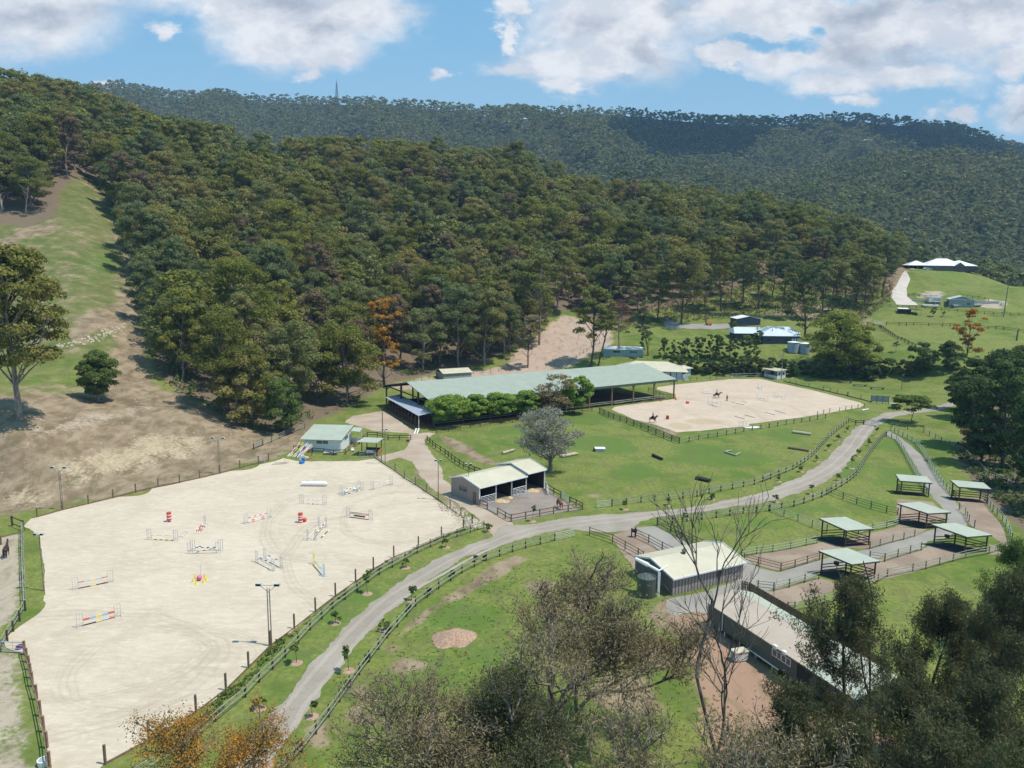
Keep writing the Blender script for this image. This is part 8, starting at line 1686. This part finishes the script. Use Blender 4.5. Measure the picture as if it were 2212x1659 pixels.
def she_oak(label, base, h, R, seed, mat):
    """a straight leader with ascending side limbs that end in upright wisps"""
    rng = np.random.default_rng(seed); tr = Geo(); ends = []; e = empty('she_oak', base - Vector((0, 0, .3))); tag(e, label, 'tree')
    P, d = path(rng, (0, 0, 0), (rng.normal() * .05, rng.normal() * .05, 1), h * .97, 12, .05); tr.add(*tube(P, np.linspace(.22, .03, 13), 7))
    for i in range(30):
        t = .20 + .78 * (i + rng.random()) / 30; k = min(int(t * 12), 11); q = P[k] + (P[k + 1] - P[k]) * (t * 12 - k); a = rng.uniform(0, 6.283); el = .35 + .75 * t
        ln = R * 1.2 * (1.08 - .80 * t ** 1.5) * rng.uniform(.5, 1.25) * (.6 if t < .3 else 1)
        sub = []; grow(rng, tr, sub, q, (math.cos(a), math.sin(a), el), ln * .62, .06 * (1.15 - t), 3, 5, .55, .14, (2, 3)); ends += sub
    link('trunk', tr.mesh('trunk', M_BARKD, True), e); Ce = np.array([p for p, d in ends]); n = len(Ce); per = max(12, int(32000 / n)); C = np.repeat(Ce, per, 0) + rng.normal(size=(n * per, 3)) * .22 * np.array([1, 1, 1.2]); nn = unit(rng.normal(size=C.shape) * np.array([1, 1, .6])); tone = np.repeat(rng.random(n), per) * .6 + rng.random(n * per) * .4
    V, F, T_ = quads(C, nn, .058, 4.6, rng, tone, 0, .9); g = Geo(); g.add(V, F, T_, np.repeat(np.repeat(rng.random(n), per), 4)); link('crown', g.mesh('crown', mat), e); return e
for i, (x, y, t, R, sd, lb) in enumerate(((1815, 1700, 1236, 5.2, 51, 'dark she-oak in front of the far end of the cabin block'), (2065, 1770, 1228, 4.6, 53, 'tall dark she-oak with a straight trunk near the right edge'), (2200, 1760, 1200, 5.0, 55, 'dense dark she-oak cut by the right edge of the picture'),
        (1700, 1860, 1540, 4.6, 57, 'low dark she-oak hiding the near wall of the cabin block'), (1930, 1900, 1500, 5.2, 59, 'dark she-oak at the bottom right between the two tall ones'), (2120, 1560, 1330, 4.5, 61, 'she-oak on the grass behind the tall straight trunked one'), (2190, 1440, 1205, 4.6, 63, 'fresher green she-oak at the right edge beside the sand pads'), (1800, 1960, 1590, 4.5, 65, 'she-oak at the very bottom right of the centre'), (2180, 1950, 1500, 5.0, 67, 'shadowy she-oak in the bottom right corner'), (1960, 1640, 1300, 5.0, 69, 'she-oak filling the gap between the cabin end and the tall straight one'), (2000, 2000, 1560, 5.5, 75, 'broad low she-oak at the very bottom right edge'))):
    b = B0(x, y); she_oak(lb, b, hgt(b, t), R, sd, M_MIDG if i == 6 else M_SHEOAK)
b = B0(420, 1900); near_tree('grevillea_tree', 'orange flowering tree at the bottom left corner of the drive', b, hgt(b, 1512), 4.8, 71, leaf_mat('grevillea_leaves', [(.17, .19, .07), (.19, .19, .075), (.62, .25, .04), (.66, .28, .04), (.20, .19, .07), (.17, .18, .07)], .6, 1.3, rnd=0), M_BARKBR, stems=2, r0=.2, per=24, leaf=.075, asp=1.8, maxl=5, spread=.6, first=.3, droop=.2, up=.3, tuft=.33, nb=(2, 3))
# ---------------------------------------------------------------- roadside saplings in mulch rings
SAP = [('C1', 375, 815, 640), ('C1', 792, 878, 650), ('C1', 500, 1245, 1090), ('C1', 132, 1630, 1360), ('C1', 75, 1182, 1140), ('C1', 685, 495, 410), ('C1', 945, 258, 75), ('C1', 1300, 310, 180), ('B1', 1252, 1552, 1480), ('B1', 1577, 1388, 1310), ('B1', 1912, 1262, 1200),
       ('B2', 262, 1178, 1035), ('B2', 1008, 1082, 1018), ('B2', 1352, 1048, 985), ('B2', 1702, 1003, 960), ('B3', 420, 778, 732), ('B3', 547, 697, 650), ('B3', 637, 608, 556), ('B3', 713, 532, 482), ('B3', 785, 458, 416), ('B3', 238, 858, 815), ('B3', 507, 957, 870), ('B3', 826, 752, 650), ('B3', 708, 852, 795),
       ('B3', 882, 652, 598), ('B3', 960, 568, 520), ('B3', 1017, 490, 410), ('B3', 213, 1022, 958), ('B2', 1490, 1155, 1118), ('C1', 1075, 548, 500)]
for i, (t, x, y, ty) in enumerate(SAP):
    b = atT(t, x, y, z=0); h = max(.9, hgt(b, T(t, 0, ty)[1])); rng = np.random.default_rng(300 + i); e = empty('young_tree', b); tag(e, 'thin young tree in a reddish mulch ring on the verge of the drive', 'young tree', 'young trees along the drive')
    m = MB(); m.cyl((0, 0, .0), (0, 0, .07), .62, 14, .4); m.build('mulch_ring', M_MULCH, e)
    tr = Geo(); P, d = path(rng, (0, 0, 0), (0, 0, 1), h * .85, 5, .04); tr.add(*tube(P, np.linspace(.035, .015, 6), 5)); C = np.array([P[-1] + rng.normal(size=3) * .2 * np.array([1, 1, .8]) - np.array([0, 0, .25 * rng.random() * h]) for _ in range(7)])
    for c in C: tr.add(*tube([P[3], (P[3] + c) / 2, c], [.012, .01, .006], 3))
    link('trunk', tr.mesh('trunk', M_BARKD), e); V, F, T_ = blob_crown(rng, C, np.full(7, .24), 16, .2, 1.8, .7, .7, .4, .5); g = Geo(); g.add(V, F, T_); link('crown', g.mesh('crown', M_MIDG), e)
# ---------------------------------------------------------------- undergrowth, tall grass
def tufts(name, label, poly, n, size, hgt_, mat, seed, raw=False, asp=2.0):
    rng = np.random.default_rng(seed); w = poly if raw else wpoly(poly); xs = [p[0] for p in w]; ys = [p[1] for p in w]; X = rng.uniform(min(xs), max(xs), n * 4); Y = rng.uniform(min(ys), max(ys), n * 4); k = inside(w, X, Y); X, Y = X[k][:n], Y[k][:n]; Z = G(X, Y); m = 7
    C = np.stack([np.repeat(X, m), np.repeat(Y, m), np.repeat(Z, m)], 1) + rng.normal(size=(len(X) * m, 3)) * np.array([size, size, 0]); C[:, 2] += rng.uniform(.2, 1, len(C)) * hgt_; nn = unit(rng.normal(size=C.shape) * np.array([1, 1, .5]) + np.array([0, 0, 1.1]))
    V, F, T_ = quads(C, nn, size * .9, asp, rng, rng.random(len(C)), 0, 1.0); g = Geo(); g.add(V, F, T_, np.repeat(rng.random(len(X)), m * 4)); return tag(link(name, g.mesh(name, mat)), label, 'undergrowth', kind='stuff')
edge = wpoly([(205, 392), (236, 436), (268, 500), (286, 560), (288, 640), (300, 690), (320, 745), (338, 800), (395, 862), (445, 882), (500, 910), (555, 935), (640, 925), (700, 895), (770, 872), (835, 826), (950, 790), (1040, 776)])
inn = [(x * 1.0 + (6 if i < 9 else 2), y + (4 if i < 9 else 16)) for i, (x, y) in enumerate(edge)]
tufts('undergrowth', 'low scrubby undergrowth along the foot of the wood', edge + inn[::-1], 2600, .55, 1.6, M_MIDG, 7, raw=True, asp=1.3)
e2 = wpoly([(1235, 672), (1330, 690), (1420, 655), (1560, 622), (1700, 605), (1850, 626), (1930, 600), (1925, 650), (1850, 700), (1700, 680), (1560, 690), (1400, 700), (1330, 720)])
tufts('dry_scrub', 'dry grass and scrub on the open wooded slope at the right', e2, 3000, .5, .8, leaf_mat('dry_scrub_leaves', [(.20, .16, .075), (.13, .14, .05), (.24, .19, .10)], rnd=0), 8, raw=True, asp=1.4)
tufts('tall_grass', 'tall unmown grass along the drive fence of the big arena', TT('B1', [(1880, 1240), (1760, 1250), (1540, 1320), (1340, 1410), (1150, 1500), (980, 1600)]) + TT('C1', [(820, 220), (560, 420), (300, 640), (60, 880)]) + TT('C0', [(1800, 1200), (1500, 1460), (1450, 1400), (1790, 1080), (2040, 880)]) + TT('C1', [(200, 660), (380, 560), (540, 440), (700, 300), (860, 190)]) + TT('B1', [(1000, 1570), (1170, 1480), (1360, 1400), (1550, 1310), (1730, 1245)]), 2600, .16, .28, leaf_mat('grass_blades', [(.09, .16, .03), (.14, .20, .05), (.20, .20, .09)], rnd=0), 9, asp=2.5)
tufts('tall_grass', 'scattered grass tufts on the open ground below the drive', TT('C1', [(2212, 0), (1700, 160), (1200, 560), (900, 1000), (600, 1400), (420, 1800)]) + [(1700, 1750), (1500, 1400), (1330, 1220)], 1500, .10, .08, leaf_mat('grass_blades_dry', [(.20, .28, .06), (.26, .30, .09), (.33, .31, .14)], rnd=0), 10, asp=2.2)
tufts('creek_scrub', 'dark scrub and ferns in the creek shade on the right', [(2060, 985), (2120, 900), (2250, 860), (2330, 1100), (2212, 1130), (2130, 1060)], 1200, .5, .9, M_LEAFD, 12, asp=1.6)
# ---------------------------------------------------------------- the cumulus whose shadow darkens the far ridge
def cloud(label, c, rad, n, seed):
    rng = np.random.default_rng(seed); bm = bmesh.new()
    for i in range(n):
        p = Vector((c[0] + rng.uniform(-1, 1) * rad[0], c[1] + rng.uniform(-1, 1) * rad[1], c[2] + rng.uniform(-.2, 1) * rad[2])); r = rng.uniform(.45, .9) * min(rad[0], rad[1])
        q = bmesh.ops.create_icosphere(bm, subdivisions=3, radius=1.0)
        for v in q['verts']:
            nrm = v.co.normalized(); k = 1 + .16 * (fbm(nrm.x * 3 + i, nrm.y * 3 + nrm.z * 2, 3, i) - .5); v.co = Vector((nrm.x * r * k, nrm.y * r * k, nrm.z * r * .45 * k)) + p
    me = bpy.data.meshes.new('cloud'); bm.to_mesh(me); bm.free(); me.materials.append(flat('cloud_white', (.85, .85, .87), 1.0, .02, .001))
    for p in me.polygons: p.use_smooth = True
    return tag(link('cloud', me), label, 'cloud', kind='stuff')
def shade(px, py, y, r, n, seed, up=1250, lb=''):
    d = ray(px, py); x = d[0] / d[1] * y; z = float(G(x, y)); k = (up - z) / SUN.z; c = (x + SUN.x * k, y + SUN.y * k, up); return cloud(lb, c, r, n, seed)
shade(2020, 285, 1950, (220, 130, 50), 9, 8, 1400, 'cumulus cloud at the right of the large one, high above the picture')
shade(1780, 262, 1900, (420, 220, 60), 24, 3, 1400, 'white cumulus cloud high over the dark end of the far ridge, above the picture')
shade(1560, 250, 1950, (200, 60, 40), 7, 5, 1400, 'smaller cumulus cloud beside the large one, high above the picture')
# ---------------------------------------------------------------- the air between here and the ranges
def haze():
    m, nt = new_mat('haze_air')
    v = nt.nodes.new('ShaderNodeVolumePrincipled'); v.inputs['Density'].default_value = HAZE_D
    v.inputs['Color'].default_value = (.42, .64, 1.0, 1); v.inputs['Anisotropy'].default_value = 0.0
    o = nt.nodes.new('ShaderNodeOutputMaterial'); L(nt, v.outputs[0], o.inputs['Volume'])
    x0, x1, y0, y1, z0, z1 = -9000, 9500, -60, 4300, -3, 600
    V = [(x, y, z) for z in (z0, z1) for y in (y0, y1) for x in (x0, x1)]
    Fq = [(0, 2, 3, 1), (4, 5, 7, 6), (0, 1, 5, 4), (2, 6, 7, 3), (0, 4, 6, 2), (1, 3, 7, 5)]
    tag(link('haze', mesh_np('haze', V, Fq, m)), 'thin blue haze in the air over the valley and the hills', 'haze', kind='stuff')
HAZE_D = 0.00010
haze()
